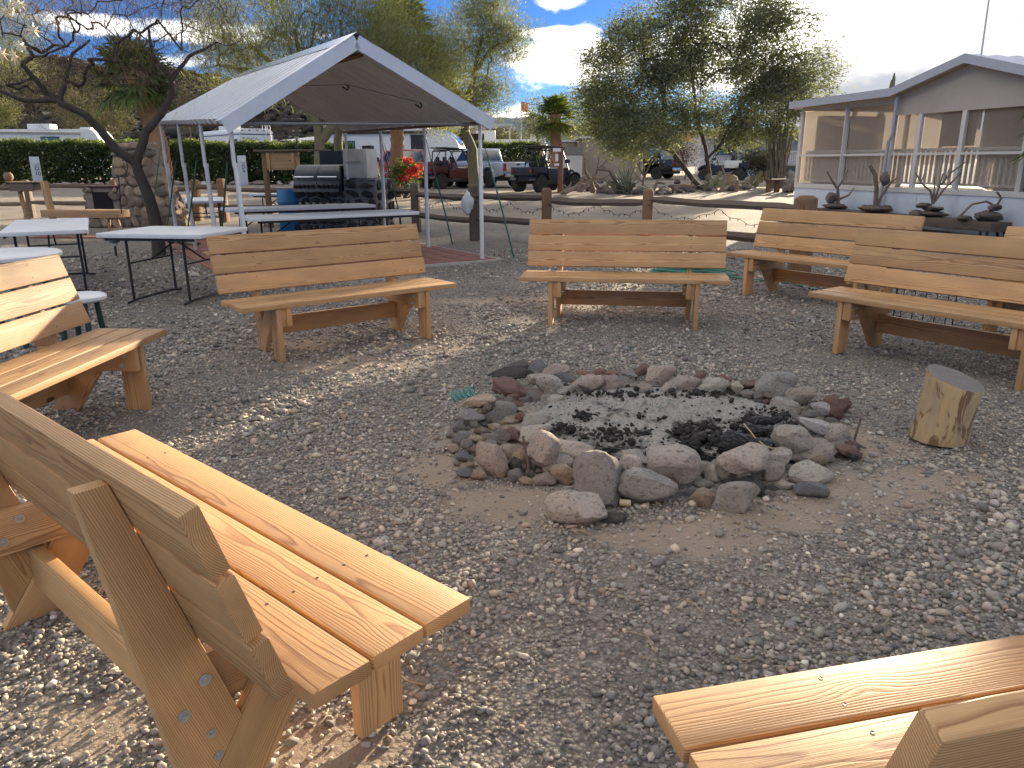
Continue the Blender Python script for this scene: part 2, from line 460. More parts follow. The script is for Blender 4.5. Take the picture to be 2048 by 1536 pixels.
gm = bpy.data.materials.new('gravel_ground'); gm.use_nodes = True
t = NT(gm.node_tree)
tc = t.n('ShaderNodeTexCoord').outputs['Object']
sa = t.n('ShaderNodeSeparateColor', {0: t.n('ShaderNodeAttribute', attribute_name='col').outputs['Color']}).outputs[0]
vo = t.n('ShaderNodeTexVoronoi', {'Vector': tc, 'Scale': 62.0, 'Randomness': 1.0})
vcol = t.n('ShaderNodeSeparateColor', {0: vo.outputs['Color']})
peb = t.ramp(vcol.outputs[0], [(0.0, (0.16, 0.148, 0.132)), (0.35, (0.235, 0.217, 0.193)), (0.62, (0.295, 0.268, 0.232)), (0.86, (0.34, 0.305, 0.26)), (1.0, (0.46, 0.425, 0.38))])
peb = t.mix(t.m('MULTIPLY', t.smooth(vo.outputs['Distance'], 0.35, 0.7), 0.7), peb, (0.085, 0.073, 0.06))
n1 = t.noise(tc, 0.5, 6, 0.6).outputs[0]
n2 = t.noise(tc, 6.0, 6, 0.65).outputs[0]
nf = t.noise(tc, 160.0, 4, 0.7).outputs[0]
sandc = t.mix(n2, (0.27, 0.215, 0.16), (0.40, 0.325, 0.25))
sandc = t.mix(t.m('MULTIPLY', t.smooth(nf, 0.46, 0.68), 0.6), sandc, (0.19, 0.155, 0.12))
lane = t.mix(t.smooth(n1, 0.35, 0.7), (0.30, 0.255, 0.205), (0.42, 0.35, 0.275))
lane = t.mix(t.m('MULTIPLY', t.smooth(nf, 0.45, 0.75), 0.6), lane, (0.16, 0.14, 0.12))
yy = t.n('ShaderNodeSeparateXYZ', {0: tc}).outputs[1]
far = t.smooth(t.m('ADD', yy, t.m('MULTIPLY', n1, 6.0)), 17.0, 24.0)
c = t.mix(t.m('MULTIPLY', t.smooth(t.m('ADD', n2, t.m('MULTIPLY', n1, 0.5)), 0.62, 0.95), 0.6), peb, (0.32, 0.285, 0.24))
c = t.mix(t.smooth(t.m('ADD', sa, t.m('MULTIPLY', t.m('SUBTRACT', n2, 0.5), 1.1)), 0.20, 0.70), c, sandc)
c = t.mix(t.m('MULTIPLY', far, 0.8), c, lane)
hb = t.m('ADD', t.m('MULTIPLY', t.m('SUBTRACT', 1.0, vo.outputs['Distance']), t.m('SUBTRACT', 1.0, t.m('MULTIPLY', sa, 0.85))), t.m('MULTIPLY', nf, 0.3))
bp = t.n('ShaderNodeBump', {'Height': hb, 'Strength': 1.0, 'Distance': 0.014})
p = t.n('ShaderNodeBsdfPrincipled', {'Base Color': c, 'Roughness': 0.92, 'Normal': bp.outputs[0], 'Specular IOR Level': 0.2})
o = t.n('ShaderNodeOutputMaterial'); t.link(p.outputs[0], o.inputs[0])
ground = put('ground', np_mesh('ground', np.stack([XX.ravel(), YY.ravel(), ZZ.ravel()], 1), GF, gm, np.repeat(sv[:, None], 3, 1), True))
kind(ground, 'structure')

# ---- loose gravel: real stones, one mass nobody could count
def ico(sub):
    bm = bmesh.new(); bmesh.ops.create_icosphere(bm, subdivisions=sub, radius=1.0)
    V = np.array([v.co[:] for v in bm.verts]); F = np.array([[v.index for v in f.verts] for f in bm.faces]); bm.free()
    return V, F
OCTV = np.array([(1, 0, 0), (-1, 0, 0), (0, 1, 0), (0, -1, 0), (0, 0, 1), (0, 0, -1)], float)
OCTF = np.array([(0, 2, 4), (2, 1, 4), (1, 3, 4), (3, 0, 4), (2, 0, 5), (1, 2, 5), (3, 1, 5), (0, 3, 5)])
PAL = np.array([(0.13, 0.127, 0.122), (0.19, 0.185, 0.178), (0.24, 0.232, 0.22), (0.29, 0.275, 0.255), (0.34, 0.31, 0.272), (0.40, 0.36, 0.31), (0.52, 0.49, 0.45), (0.29, 0.235, 0.195), (0.21, 0.207, 0.20), (0.27, 0.258, 0.24)])
PW = np.array([0.10, 0.16, 0.17, 0.16, 0.12, 0.07, 0.018, 0.05, 0.08, 0.10]); PW /= PW.sum()
def scatter_pebbles(P, size, base, var=10, pal=PAL, pw=PW, flat=(0.45, 0.85), squash=0.3, smooth=True, rngseed=1, emb=0.25):
    """one mesh of many stones: P (n,3) ground points, size (n,) radius"""
    rs = np.random.RandomState(rngseed)
    BV, BF = base; n = len(P); m = len(BV)
    shapes = []
    for k in range(var):
        d = BV.copy()
        for _ in range(4):                       # flat facets knocked off, so they read as broken stone
            nrm = rs.randn(3); nrm /= np.linalg.norm(nrm); h = d @ nrm; cut = rs.uniform(0.45, 0.8)
            d = d - np.clip(h - cut, 0, None)[:, None] * nrm * 0.85
        d *= (1 + squash * (rs.rand(m, 1) - 0.5))
        shapes.append(d)
    shapes = np.array(shapes)
    S = shapes[rs.randint(0, var, n)]
    sc = np.stack([size * rs.uniform(0.85, 1.4, n), size * rs.uniform(0.65, 1.0, n), size * rs.uniform(flat[0], flat[1], n)], 1)
    S = S * sc[:, None, :]
    tl = rs.uniform(-0.45, 0.45, n); a = rs.uniform(0, 2 * PI, n)
    ct, st = np.cos(tl), np.sin(tl); ca, sa_ = np.cos(a), np.sin(a)
    x = S[..., 0]; y = S[..., 1] * ct[:, None] - S[..., 2] * st[:, None]; z = S[..., 1] * st[:, None] + S[..., 2] * ct[:, None]
    X = x * ca[:, None] - y * sa_[:, None]; Y = x * sa_[:, None] + y * ca[:, None]
    V = np.stack([X, Y, z], 2) + P[:, None, :]
    V[..., 2] += (sc[:, 2] * (1 - emb * 2))[:, None]
    F = (BF[None] + (np.arange(n) * m)[:, None, None]).reshape(-1, BF.shape[1])
    C = (pal * np.array([1.05, 1.0, 0.93]))[rs.choice(len(pal), n, p=pw)] * rs.uniform(0.92, 1.58, (n, 1)) * (1 + 0.022 * rs.randn(n, 3))
    return V.reshape(-1, 3), F, np.repeat(np.clip(C, 0.01, 0.8), m, 0)
pm = bpy.data.materials.new('pebble_stone'); pm.use_nodes = True
t = NT(pm.node_tree)
tc = t.n('ShaderNodeTexCoord').outputs['Object']
a = t.n('ShaderNodeAttribute', attribute_name='col').outputs['Color']
nn = t.noise(tc, 90.0, 4, 0.65).outputs[0]
f = t.m('ADD', 0.7, t.m('MULTIPLY', nn, 0.6))
c = t.mix(1.0, a, t.n('ShaderNodeCombineXYZ', {0: f, 1: f, 2: f}).outputs[0], 'MULTIPLY')
b = t.n('ShaderNodeBump', {'Height': t.noise(tc, 220.0, 3, 0.6).outputs[0], 'Strength': 0.4, 'Distance': 0.004})
p = t.n('ShaderNodeBsdfPrincipled', {'Base Color': c, 'Roughness': 0.8, 'Normal': b.outputs[0], 'Specular IOR Level': 0.35})
o = t.n('ShaderNodeOutputMaterial'); t.link(p.outputs[0], o.inputs[0])
def band(y0, y1, dens, spread, off=0.0):
    n = int(dens * (y1 - y0) * spread(0.5 * (y0 + y1)) * 2)
    y = NR.uniform(y0, y1, n); x = NR.uniform(-1, 1, n) * spread(y)
    s = sand_np(x, y)
    patch = 0.72 + 0.28 * np.sin(1.9 * x + 1.3 * np.sin(1.1 * y)) * np.sin(1.5 * y + 0.9 * np.sin(1.4 * x + 2))
    keep = NR.rand(n) < np.clip(1.0 - s * 0.85, 0.22, 1) * patch
    keep &= ((x - 0.78) / 1.0) ** 2 + ((y - 3.98) / 0.95) ** 2 > 1
    x, y = x[keep], y[keep]
    return np.stack([x, y, gz_np(x, y)], 1)
spread = lambda y: 0.70 * y + 0.75
def sizes(n, base):
    s = base * np.exp(NR.randn(n) * 0.42)
    big = NR.rand(n) < 0.025
    s[big] *= NR.uniform(1.5, 2.4, big.sum())
    return np.clip(s, base * 0.45, base * 3.4)
GV, GFc, GC, off = [], [], [], 0
for y0, y1, dens, bs, sub, seed in [(0.75, 2.2, 5400, 0.0070, ico(1), 21), (2.2, 3.6, 3900, 0.0075, ico(1), 22), (3.6, 5.6, 2900, 0.0085, (OCTV, OCTF), 23), (5.6, 8.5, 1400, 0.0105, (OCTV, OCTF), 24), (8.5, 13.0, 400, 0.014, (OCTV, OCTF), 25)]:
    Pp = band(y0, y1, dens, spread)
    zone = 1 + 0.28 * np.sin(2.7 * Pp[:, 0] + 1.9 * np.sin(1.3 * Pp[:, 1])) * np.sin(2.1 * Pp[:, 1] + 1.3 * np.sin(1.9 * Pp[:, 0] + 1)) 
    v, f, cc = scatter_pebbles(Pp, sizes(len(Pp), bs) * zone, sub, rngseed=seed)
    GV.append(v); GFc.append(f + off); GC.append(cc); off += len(v)
# fine grit on the bare dirt
n = 26000
fx = NR.uniform(-3.2, 3.4, n); fy = NR.uniform(1.0, 6.5, n)
fk = NR.rand(n) < np.clip(sand_np(fx, fy) * 1.4, 0.0, 1)
fx, fy = fx[fk], fy[fk]
v, f, cc = scatter_pebbles(np.stack([fx, fy, gz_np(fx, fy)], 1), 0.0026 * np.exp(NR.randn(len(fx)) * 0.5), (OCTV, OCTF), rngseed=27)
GV.append(v); GFc.append(f + off); GC.append(cc); off += len(v)
gravel = put('gravel', np_mesh('gravel', np.concatenate(GV), np.concatenate(GFc), pm, np.concatenate(GC), True))
kind(gravel, 'stuff'); tag(gravel, 'loose grey and tan gravel strewn over the yard', 'gravel')
# dry twigs and straw bits
tv = MB()
for i in range(420):
    y = rnd.uniform(1.0, 7.5); x = rnd.uniform(-1, 1) * (0.7 * y + 0.6)
    if ((x - 0.78) / 1.0) ** 2 + ((y - 3.98) / 0.95) ** 2 < 1: continue
    a = rnd.uniform(0, 2 * PI); L = rnd.uniform(0.02, 0.10) * (2.2 if rnd.random() < 0.1 else 1)
    z = gz(x, y) + 0.014
    d = Vector((math.cos(a), math.sin(a), 0)) * L
    k = Vector((-d.y, d.x, 0)) * rnd.uniform(-0.25, 0.25)
    P0 = Vector((x, y, z))
    tv.tube([P0 - d * 0.5, P0 + k + Vector((0, 0, 0.005)), P0 + d * 0.5], rnd.uniform(0.0007, 0.0022), 4)
tw = tv.build('dry_twigs', mat('dry_straw', (0.36, 0.28, 0.17), 0.8, var=0.3), smooth=60)
kind(tw, 'stuff'); tag(tw, 'dry straw and twig bits lying on the gravel', 'twigs')

# ================================================================== HILL AND FAR MOUNTAINS
ridge = [(-900, 70), (-300, 80), (0, 98), (60, 104), (130, 112), (200, 132), (260, 130), (330, 134), (400, 150), (480, 158), (600, 176), (720, 192), (840, 212), (930, 232), (975, 246), (1020, 264), (1075, 285), (1130, 318), (1400, 322)]
RX = np.array([AY(px, py, 150).x for px, py in ridge]); RZ = np.array([AY(px, py, 150).z for px, py in ridge])
hx = np.arange(-330, 70, 1.6); hy = np.concatenate([np.arange(88, 156, 1.6), np.arange(156, 330, 12)])
HX, HY = np.meshgrid(hx, hy)
top = np.interp(HX, RX, RZ)
k = np.clip((HY - 92) / 58, 0, 1); k = k ** 1.15
HZ = 0.1 + (top - 0.1) * k - np.clip(HY - 150, 0, 400) * 0.004
nzv = np.array([[mnoise.fractal(Vector((x * 0.09, y * 0.09, 3.3)), 0.8, 2.2, 5) for x in hx] for y in hy])
HZ += nzv * np.clip((HY - 92) / 20, 0, 1) * np.clip(top / 8, 0.1, 1) * 0.75
hn = len(hx); ii = (np.arange(len(hy) - 1)[:, None] * hn + np.arange(hn - 1)[None, :]).ravel()
hm = bpy.data.materials.new('volcanic_slope'); hm.use_nodes = True
t = NT(hm.node_tree)
tc = t.n('ShaderNodeTexCoord').outputs['Object']
vo = t.n('ShaderNodeTexVoronoi', {'Vector': tc, 'Scale': 0.75})
n1 = t.noise(tc, 0.06, 6, 0.65).outputs[0]; n2 = t.noise(tc, 0.9, 6, 0.7).outputs[0]
c = t.mix(t.n('ShaderNodeSeparateColor', {0: vo.outputs['Color']}).outputs[0], (0.022, 0.02, 0.02), (0.075, 0.062, 0.055))
c = t.mix(t.m('MULTIPLY', t.smooth(n1, 0.45, 0.7), 0.75), c, (0.13, 0.115, 0.06))
c = t.mix(t.m('MULTIPLY', t.smooth(n2, 0.5, 0.75), 0.5), c, (0.10, 0.085, 0.06))
bp = t.n('ShaderNodeBump', {'Height': t.m('ADD', vo.outputs['Distance'], n2), 'Strength': 1.0, 'Distance': 0.6})
p = t.n('ShaderNodeBsdfPrincipled', {'Base Color': c, 'Roughness': 0.95, 'Normal': bp.outputs[0], 'Specular IOR Level': 0.1})
o = t.n('ShaderNodeOutputMaterial'); t.link(p.outputs[0], o.inputs[0])
hill = put('hill', np_mesh('hill', np.stack([HX.ravel(), HY.ravel(), HZ.ravel()], 1), np.stack([ii, ii + 1, ii + hn + 1, ii + hn], 1), hm, None, True))
kind(hill, 'structure')
def hillz(x, y):
    i = int(np.clip(np.searchsorted(hx, x), 0, hn - 1)); j = int(np.clip(np.searchsorted(hy, y), 0, len(hy) - 1))
    return HZ[j, i]
n = 3600
bx = NR.uniform(-150, 15, n); by = NR.uniform(94, 152, n)
Pp = np.stack([bx, by, [hillz(a, b) - 0.1 for a, b in zip(bx, by)]], 1)
v, f, cc = scatter_pebbles(Pp, np.exp(NR.randn(n) * 0.5) * 0.38, ico(1), pal=np.array([(0.03, 0.028, 0.027), (0.05, 0.045, 0.042), (0.10, 0.09, 0.08), (0.26, 0.24, 0.21)]), pw=np.array([0.42, 0.32, 0.16, 0.10]), rngseed=31, flat=(0.6, 0.95))
hb = put('hill_boulders', np_mesh('hill_boulders', v, f, pm, cc, False))
kind(hb, 'stuff'); tag(hb, 'dark lava boulders covering the hillside', 'boulders')

mm = mat('far_mountain_haze', (0.17, 0.20, 0.27), 0.95, var=0.25, vscale=0.004, bump=0.6, bscale=0.02)  # blue-grey base colour: distance haze painted into the rock
mx = np.linspace(-2600, 2600, 180); my = np.linspace(5200, 6400, 24)
MX, MY = np.meshgrid(mx, my)
prof = np.array([mnoise.fractal(Vector((x * 0.0012, 1.7, 0)), 0.9, 2.1, 6) for x in mx])
MZ = (250 + 90 * prof)[None, :] * np.sin(np.clip((MY - 5200) / 1200, 0, 1) * PI) ** 0.8 + np.array([[35 * mnoise.fractal(Vector((x * 0.006, y * 0.006, 0)), 0.9, 2.1, 4) for x in mx] for y in my]) * (MY > 5200)
ii = (np.arange(23)[:, None] * 180 + np.arange(179)[None, :]).ravel()
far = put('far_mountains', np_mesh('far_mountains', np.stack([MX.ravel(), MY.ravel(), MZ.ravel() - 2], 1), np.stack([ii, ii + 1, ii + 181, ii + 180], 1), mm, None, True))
kind(far, 'structure')
# ================================================================== BENCHES
def fr(origin, xdir, zdir):
    """frame whose X runs along a board"""
    x = Vector(xdir).normalized(); z = Vector(zdir).normalized(); y = z.cross(x).normalized(); z = x.cross(y)
    m = Matrix((x, y, z)).transposed().to_4x4(); m.translation = Vector(origin)
    return m
BL = 1.83; TAU = R(17.28); HS = 0.4475
def bench(label, loc, rz, lent=0.0, seatwarp=0.0):
    b = thing('wooden_bench', label, 'bench', loc, rz, 'wooden benches set in a ring round the fire pit')
    jit = lambda a: rnd.uniform(-a, a)
    scr = MB()
    for k in range(3):                                    # seat
        y0 = 0.152 * k; e0, e1 = jit(0.008), jit(0.008)
        z1 = HS + jit(0.0015)
        m = MB().b2((-BL / 2 + e0, y0, z1 - 0.038), (BL / 2 + e1, y0 + 0.14, z1))
        m.build('seat_board', FIR, b, fr((0, y0 + 0.07, HS - 0.019), (1, 0, 0), (0, 0, 1)), bevel=0.005)
        for x in (-0.565, 0.565):
            for dy in (0.035, 0.105):
                scr.lathe([(0.0001, 0.0), (0.0042, 0.0), (0.0042, 0.0012), (0.0001, 0.0004)], 8, (x + jit(0.008), y0 + dy + jit(0.01), z1 - 0.0002))
    tv = Vector((0, math.sin(TAU), math.cos(TAU))); nv = Vector((0, math.cos(TAU), -math.sin(TAU)))
    o0 = Vector((0, 0.4807, 0.487))
    rot = Matrix((Vector((1, 0, 0)), nv, tv)).transposed()
    for k in range(3):                                    # backrest
        c = o0 + tv * (0.07 + 0.152 * k) + nv * 0.019
        e = jit(0.007)
        m = MB().box(c + Vector((e, 0, 0)), (BL, 0.038, 0.14), rot)
        m.build('back_board', FIR, b, fr(c, (1, 0, 0), nv), bevel=0.005)
        for x in (-0.603, 0.603):
            for dz in (-0.035, 0.035):
                q = c + tv * dz - nv * 0.0191 + Vector((x + jit(0.006), 0, jit(0.006)))
                scr.tube([q, q - nv * 0.0008], 0.0042, 8)
    sc = scr.build('screws', mat('screw_steel', (0.10, 0.075, 0.055), 0.5, 0.6), b); kind(sc, 'stuff')
    zs = HS - 0.0385
    for s in (-1, 1):
        sweep = lambda x0, x1: (lambda a, c_, tt: (s * (x0 + (x1 - x0) * tt), a, c_))
        def part(name, poly, x0, x1, along, up, org):
            m = MB().prism(poly, 0, 1, sweep(x0, x1))
            return m.build(name, FIR, b, fr((s * (x0 + x1) / 2, *org), along, up), bevel=0.004)
        part('front_leg', [(0.016, 0), (0.156, 0), (0.156, zs), (0.016, zs)], 0.622, 0.66, (0, 0, 1), (1, 0, 0), (0.086, 0.2))
        part('spacer_block', [(0.03, 0.268), (0.165, 0.268), (0.165, zs), (0.03, zs)], 0.5845, 0.6215, (0, 1, 0), (1, 0, 0), (0.1, 0.34))
        part('cross_brace', [(0.012, 0.27), (0.60, 0.27), (0.60, zs), (0.012, zs)], 0.546, 0.584, (0, 1, 0), (1, 0, 0), (0.3, 0.34))
        # sloping rear leg, cut level at the ground
        dd = Vector((0, -0.58, 0.815)).normalized(); nn = Vector((0, 0.815, 0.58)).normalized()
        c0 = Vector((0, 0.53, 0))
        def at(off, z):
            q = c0 + nn * off; tt = (z - q.z) / dd.z; q = q + dd * tt; return (q.y, q.z)
        part('rear_leg', [at(-0.07, 0), at(0.07, 0), at(0.07, zs), (0.17, zs), (0.17, 0.267), at(-0.07, 0.267)] if at(-0.07, 0.267)[0] > 0.17 else [at(-0.07, 0), at(0.07, 0), at(0.07, zs), at(-0.07, zs)], 0.5845, 0.6215, dd, (1, 0, 0), (0.4, 0.17))
        # upright behind the backrest, its foot cut to sit on the sloping leg
        tops = o0 + tv * 0.415; f0 = tops + nv * 0.039; f1 = Vector((0, 0.702, f0.z)); rv_ = Vector((0, 0.149, 1)).normalized()
        def foot(q, ax):   # down until the upper edge of the sloping leg
            e0 = c0 + nn * 0.0705; k = ((q - e0).dot(nn)) / ax.dot(nn); q = q - ax * k; return (q.y, q.z)
        part('upright', [foot(f0, tv), foot(f1, rv_), (f1.y, f1.z), (f0.y, f0.z)], 0.5845, 0.6215, tv, (1, 0, 0), (0.56, 0.55))
        # bolts with washers
        for (y, z, xi) in ((0.075, 0.365, 0), (0.10, 0.305, 0), (0.518, 0.376, 1), (0.572, 0.316, 1), (0.519, 0.239, 2), (0.512, 0.175, 2)):
            for x, dx in ((0.546, -1), (0.66 if xi == 0 else 0.6215, 1)):
                if xi == 2 and dx < 0: continue
                m = MB(); X = s * x; d = s * dx
                wr = 0.0145 if xi < 2 else 0.011
                m.tube([(X, y, z), (X + d * 0.002, y, z)], wr, 16); m.tube([(X + d * 0.002, y, z), (X + d * 0.009, y, z)], wr * 0.58, 6)
                if dx < 0: m.tube([(X + d * 0.009, y, z), (X + d * 0.024, y, z)], 0.0045, 8)
                m.build('bolt', STEEL, b, smooth=40)
    m = MB().b2((-0.584, 0.468, 0.122), (0.584, 0.506, 0.262))
    m.build('stretcher', FIR, b, fr((0, 0.487, 0.19), (1, 0, 0), (0, 1, 0)), bevel=0.004)
    return b
BENCHES = [
    ('pale wooden bench in front of the metal canopy, grey slab behind it', (-1.1927, 5.8652), 37.853),
    ('wooden bench facing the camera across the fire pit, wavy grain on its middle back board', (0.9795, 6.6142), -8.887),
    ('wooden bench farther back on the right, before the fence corner post', (2.9406, 7.8123), -53.936),
    ('wooden bench at the right edge behind the log stump', (2.8434, 5.1353), -54.956),
    ('wooden bench cut by the left edge, seen from its seat side', (-2.2114, 3.7261), 86.661),
    ('large wooden bench in the left foreground seen from behind its backrest', (-0.7844, 2.1756), 138.599),
    ('wooden bench in the bottom right corner, its near seat board glossy', (1.1599, 1.4309), 192.698),
    ('wooden bench at the far right edge, only its back board end showing', (3.97, 5.17), -60.0)]
for lb, (x, y), a in BENCHES:
    bench(lb, (x, y, 0), R(a))
# ================================================================== FIRE PIT
TONE = dict(dk=(0.075, 0.072, 0.072), bg=(0.15, 0.155, 0.165), gy=(0.235, 0.22, 0.205), gp=(0.32, 0.295, 0.265), pk=(0.36, 0.295, 0.25), bl=(0.04, 0.037, 0.036), br=(0.17, 0.115, 0.09),
            pl=(0.43, 0.385, 0.33), cr=(0.52, 0.45, 0.37), tn=(0.38, 0.29, 0.205), wh=(0.60, 0.57, 0.53), rd=(0.22, 0.105, 0.08), rb=(0.20, 0.12, 0.095))
IV2, IF2 = ico(3)
def rock_mesh(seed, style):
    rs = np.random.RandomState(seed); d = IV2.copy()
    ncut, soft, amp = {'r': (10, 0.9, 0.20), 'a': (15, 0.97, 0.08), 'l': (7, 0.85, 0.30), 'b': (3, 0.9, 0.05)}[style]
    if style == 'b':     # blocky
        d = np.sign(d) * np.abs(d) ** 0.42
    for _ in range(ncut):
        n = rs.randn(3); n /= np.linalg.norm(n); h = d @ n; cut = rs.uniform(0.5, 0.86)
        d = d - np.clip(h - cut, 0, None)[:, None] * n * soft
    o = rs.rand(3) * 50
    fq = {'r': 1.1, 'a': 1.3, 'l': 2.3, 'b': 1.2}[style]
    nz = np.array([mnoise.fractal(Vector(p * fq + o), 0.9, 2.1, 5) for p in d])
    nz2 = np.array([mnoise.fractal(Vector(p * fq * 3.1 + o), 0.9, 2.1, 3) for p in d])
    d = d * (1 + amp * nz[:, None] + (0.055 if style in 'ra' else 0.09 if style == 'l' else 0.0) * nz2[:, None])
    lo, hi = d.min(0), d.max(0)
    return (d - (lo + hi) / 2) / (hi - lo)       # unit box centred
RM = {}
def rock_data(style, i, m):
    k = (style, i, m.name)
    if k not in RM:
        me = np_mesh('stone', rock_mesh(100 * 'ralb'.index(style) + i, style), IF2, m, None, True)
        if style in 'rab': me.set_sharp_from_angle(angle=R(30 if style != 'r' else 38))
        RM[k] = me
    return RM[k]
pit = thing('fire_pit', 'round fire pit ringed by loose boulders and rocks with ash inside', 'fire pit', (0.78, 3.98, 0))
ROCKS = '''1041 733 37 25 dk a|1078 733 35 28 bg a|1110 740 46 30 pk a|1137 756 37 25 bg a|1023 751 77 25 bl l|1022 779 74 39 rb l|1075 761 35 27 pl a|1099 770 47 39 pl r|1075 788 30 16 br a|1133 781 37 23 gp r|1115 798 33 21 pl r|1177 768 60 37 pk l|1223 768 42 35 pk l
964 805 60 28 tn r|1013 818 40 28 gy a|941 835 44 33 gy a|987 834 32 27 gy a|1013 841 32 14 tn a|1042 834 21 21 rd a|1072 841 52 32 pl r|917 851 21 23 gy a|992 848 18 9 wh a|963 863 31 19 br a|929 869 23 16 gy a|985 874 39 21 gy a|954 878 25 19 tn r|1024 869 35 32 rb l|1072 869 58 40 cr r
1086 897 56 58 cr r .07|1154 906 81 44 cr r|913 879 18 16 gy a|933 886 21 19 gy a|905 895 20 18 tn a|956 899 27 21 rb a|978 888 27 18 gy a|1021 904 40 26 tn a|984 923 61 65 pk a|1042 918 37 42 tn a|926 911 28 21 bg a|927 946 33 19 bg a|957 950 28 23 tn a|1031 950 30 26 gy r|1107 930 74 32 gp r|1128 950 40 40 tn r|1091 958 42 26 pk a|1054 962 32 16 tn a
1196 966 92 108 gy r|1154 1021 100 80 cr r|1231 1037 50 26 dk r|1294 981 98 76 gp r|1261 937 47 42 cr r .08|1275 918 50 36 pl a|1354 937 95 86 pl r|1407 999 42 40 tn b|1410 967 35 21 gp a|1134 978 24 12 pl r
1499 923 80 66 cr r .06|1476 998 82 68 gp r|1549 946 36 44 pl r|1553 918 50 48 pl a|1588 885 64 62 pl r .03|1634 853 58 30 wh b .05|1641 875 42 25 gy r|1631 883 28 15 pl r|1682 872 46 45 pl r|1632 911 112 40 pk l|1631 950 73 42 pl r|1631 984 56 40 bg a|1500 973 46 26 dk l|1573 971 30 24 pl a|1533 988 25 18 gy a|1427 950 30 36 pl a|1451 946 44 42 gp r|1415 938 40 30 gp r|1704 905 48 30 rb l
1561 771 66 60 gp r|1609 791 56 40 pk l|1427 775 55 36 pl l|1450 758 25 20 rd a|1471 775 24 22 pl b|1505 771 46 23 br l|1498 788 25 18 gy a|1578 816 62 32 gp r|1642 815 30 20 wh b .07|1672 815 42 45 rb l|1690 810 24 30 rb l|1450 793 17 15 tn a|1632 829 45 18 gy l|1600 838 20 14 gy a
1287 740 28 27 rb a|1324 752 50 42 pk r|1292 779 30 30 pk a|1339 777 27 30 cr a|1376 768 47 42 pk r|1170 747 27 12 rd a|1199 744 25 16 rd r|1261 750 30 24 gy a|1250 760 24 16 gy a|1350 745 24 16 gy a|1400 752 22 16 rb a|1310 770 18 14 gy a|1222 745 26 14 rd a
900 868 14 10 gy a|948 848 16 12 gy a|970 845 14 10 dk a|1000 860 20 12 gy a|1005 887 22 16 br a|1044 935 20 16 tn a|1060 945 16 12 gp a|1010 945 18 14 gy a|940 928 18 12 tn a|912 925 14 10 gy a|1065 905 26 22 gp r|1330 985 26 18 gy a|1380 985 30 22 bg a|1350 990 18 12 bg a|1440 985 20 16 bg a|1560 985 16 12 gp a|1545 975 22 16 dk a|1598 955 20 14 dk a|1690 880 26 24 gy r|1665 845 26 22 gy a|1655 895 30 18 gp a|1710 890 30 18 rb l|1050 800 22 14 rb a|1035 808 26 16 rb l|1000 800 26 16 rb l|1170 1005 20 14 br a|1250 985 22 16 dk a|1225 945 24 20 gp a|1140 915 24 18 gp r|1460 965 22 16 dk l|1520 950 26 22 gp r|985 852 22 13 tn a|1030 842 16 10 gy a|935 900 14 10 br a|968 905 16 12 gy a'''
ri = 0
for ent in ROCKS.replace('\n', '|').split('|'):
    q = ent.split(); cx, cy, w, h = map(float, q[:4]); tone, sty = q[4], q[5]; lift = float(q[6]) if len(q) > 6 else 0.0
    ri += 1
    for _ in range(1):
        base = G(cx, cy + h * 0.46, 0.0)
        D = base.y / 0.93 + 0.25
        wm = w * D / CAM_F * 1.13; hm_ = h * D / CAM_F * 1.08
        dep = min(wm * rnd.uniform(0.7, 0.95), hm_ * 2.2)
        hz = max(hm_ * 1.16 - dep * 0.30, hm_ * 0.74)
        if lift: base = G(cx, cy + h * 0.46, lift)
    s = rock_data(sty, ri % 9 if sty != 'b' else 0, LAVA if sty == 'l' else ROCK)
    o = put('stone', s, pit)
    if sty == 'r' and w > 45: a = rnd.uniform(-0.35, 0.35) + (PI if rnd.random() < 0.5 else 0)
    elif sty == 'b': a = rnd.uniform(-0.5, 0.5)
    else: a = rnd.uniform(-0.5, 0.5) + (PI if rnd.random() < 0.5 else 0)
    o.location = (base.x - 0.78, base.y + dep * 0.42 - 3.98, base.z + hz * 0.43 - 0.008)
    o.rotation_euler = (rnd.uniform(-0.2, 0.2), rnd.uniform(-0.28, 0.28), a)
    o.scale = (wm * 1.04, dep, hz * 1.06)
    tcol = [c_ * 1.34 + 0.025 for c_ in TONE[tone]]; tcol = [c_ * min(1.0, 0.60 / max(tcol)) for c_ in tcol]; jj = rnd.uniform(0.84, 1.06)
    o.color = (tcol[0] * jj * rnd.uniform(0.96, 1.04), tcol[1] * jj, tcol[2] * jj * rnd.uniform(0.95, 1.05), 1)
for k in range(85):
    w = rnd.uniform(0, 2 * PI); q = rnd.uniform(0.88, 1.14); sz = rnd.uniform(0.025, 0.075)
    o = put('stone', rock_data('a' if rnd.random() < 0.7 else 'l', rnd.randrange(9), ROCK), pit)
    o.location = (0.04 + 0.92 * q * math.cos(w), 0.02 + 0.86 * q * math.sin(w), sz * rnd.uniform(0.2, 0.45)); o.scale = (sz * 1.3, sz, sz * 0.8); o.rotation_euler = (rnd.uniform(-0.6, 0.6), rnd.uniform(-0.6, 0.6), rnd.uniform(0, 6))
    c_ = TONE[rnd.choice(['gy', 'gp', 'tn', 'pk', 'br', 'dk', 'pl', 'rb'])]; o.color = (*c_, 1)
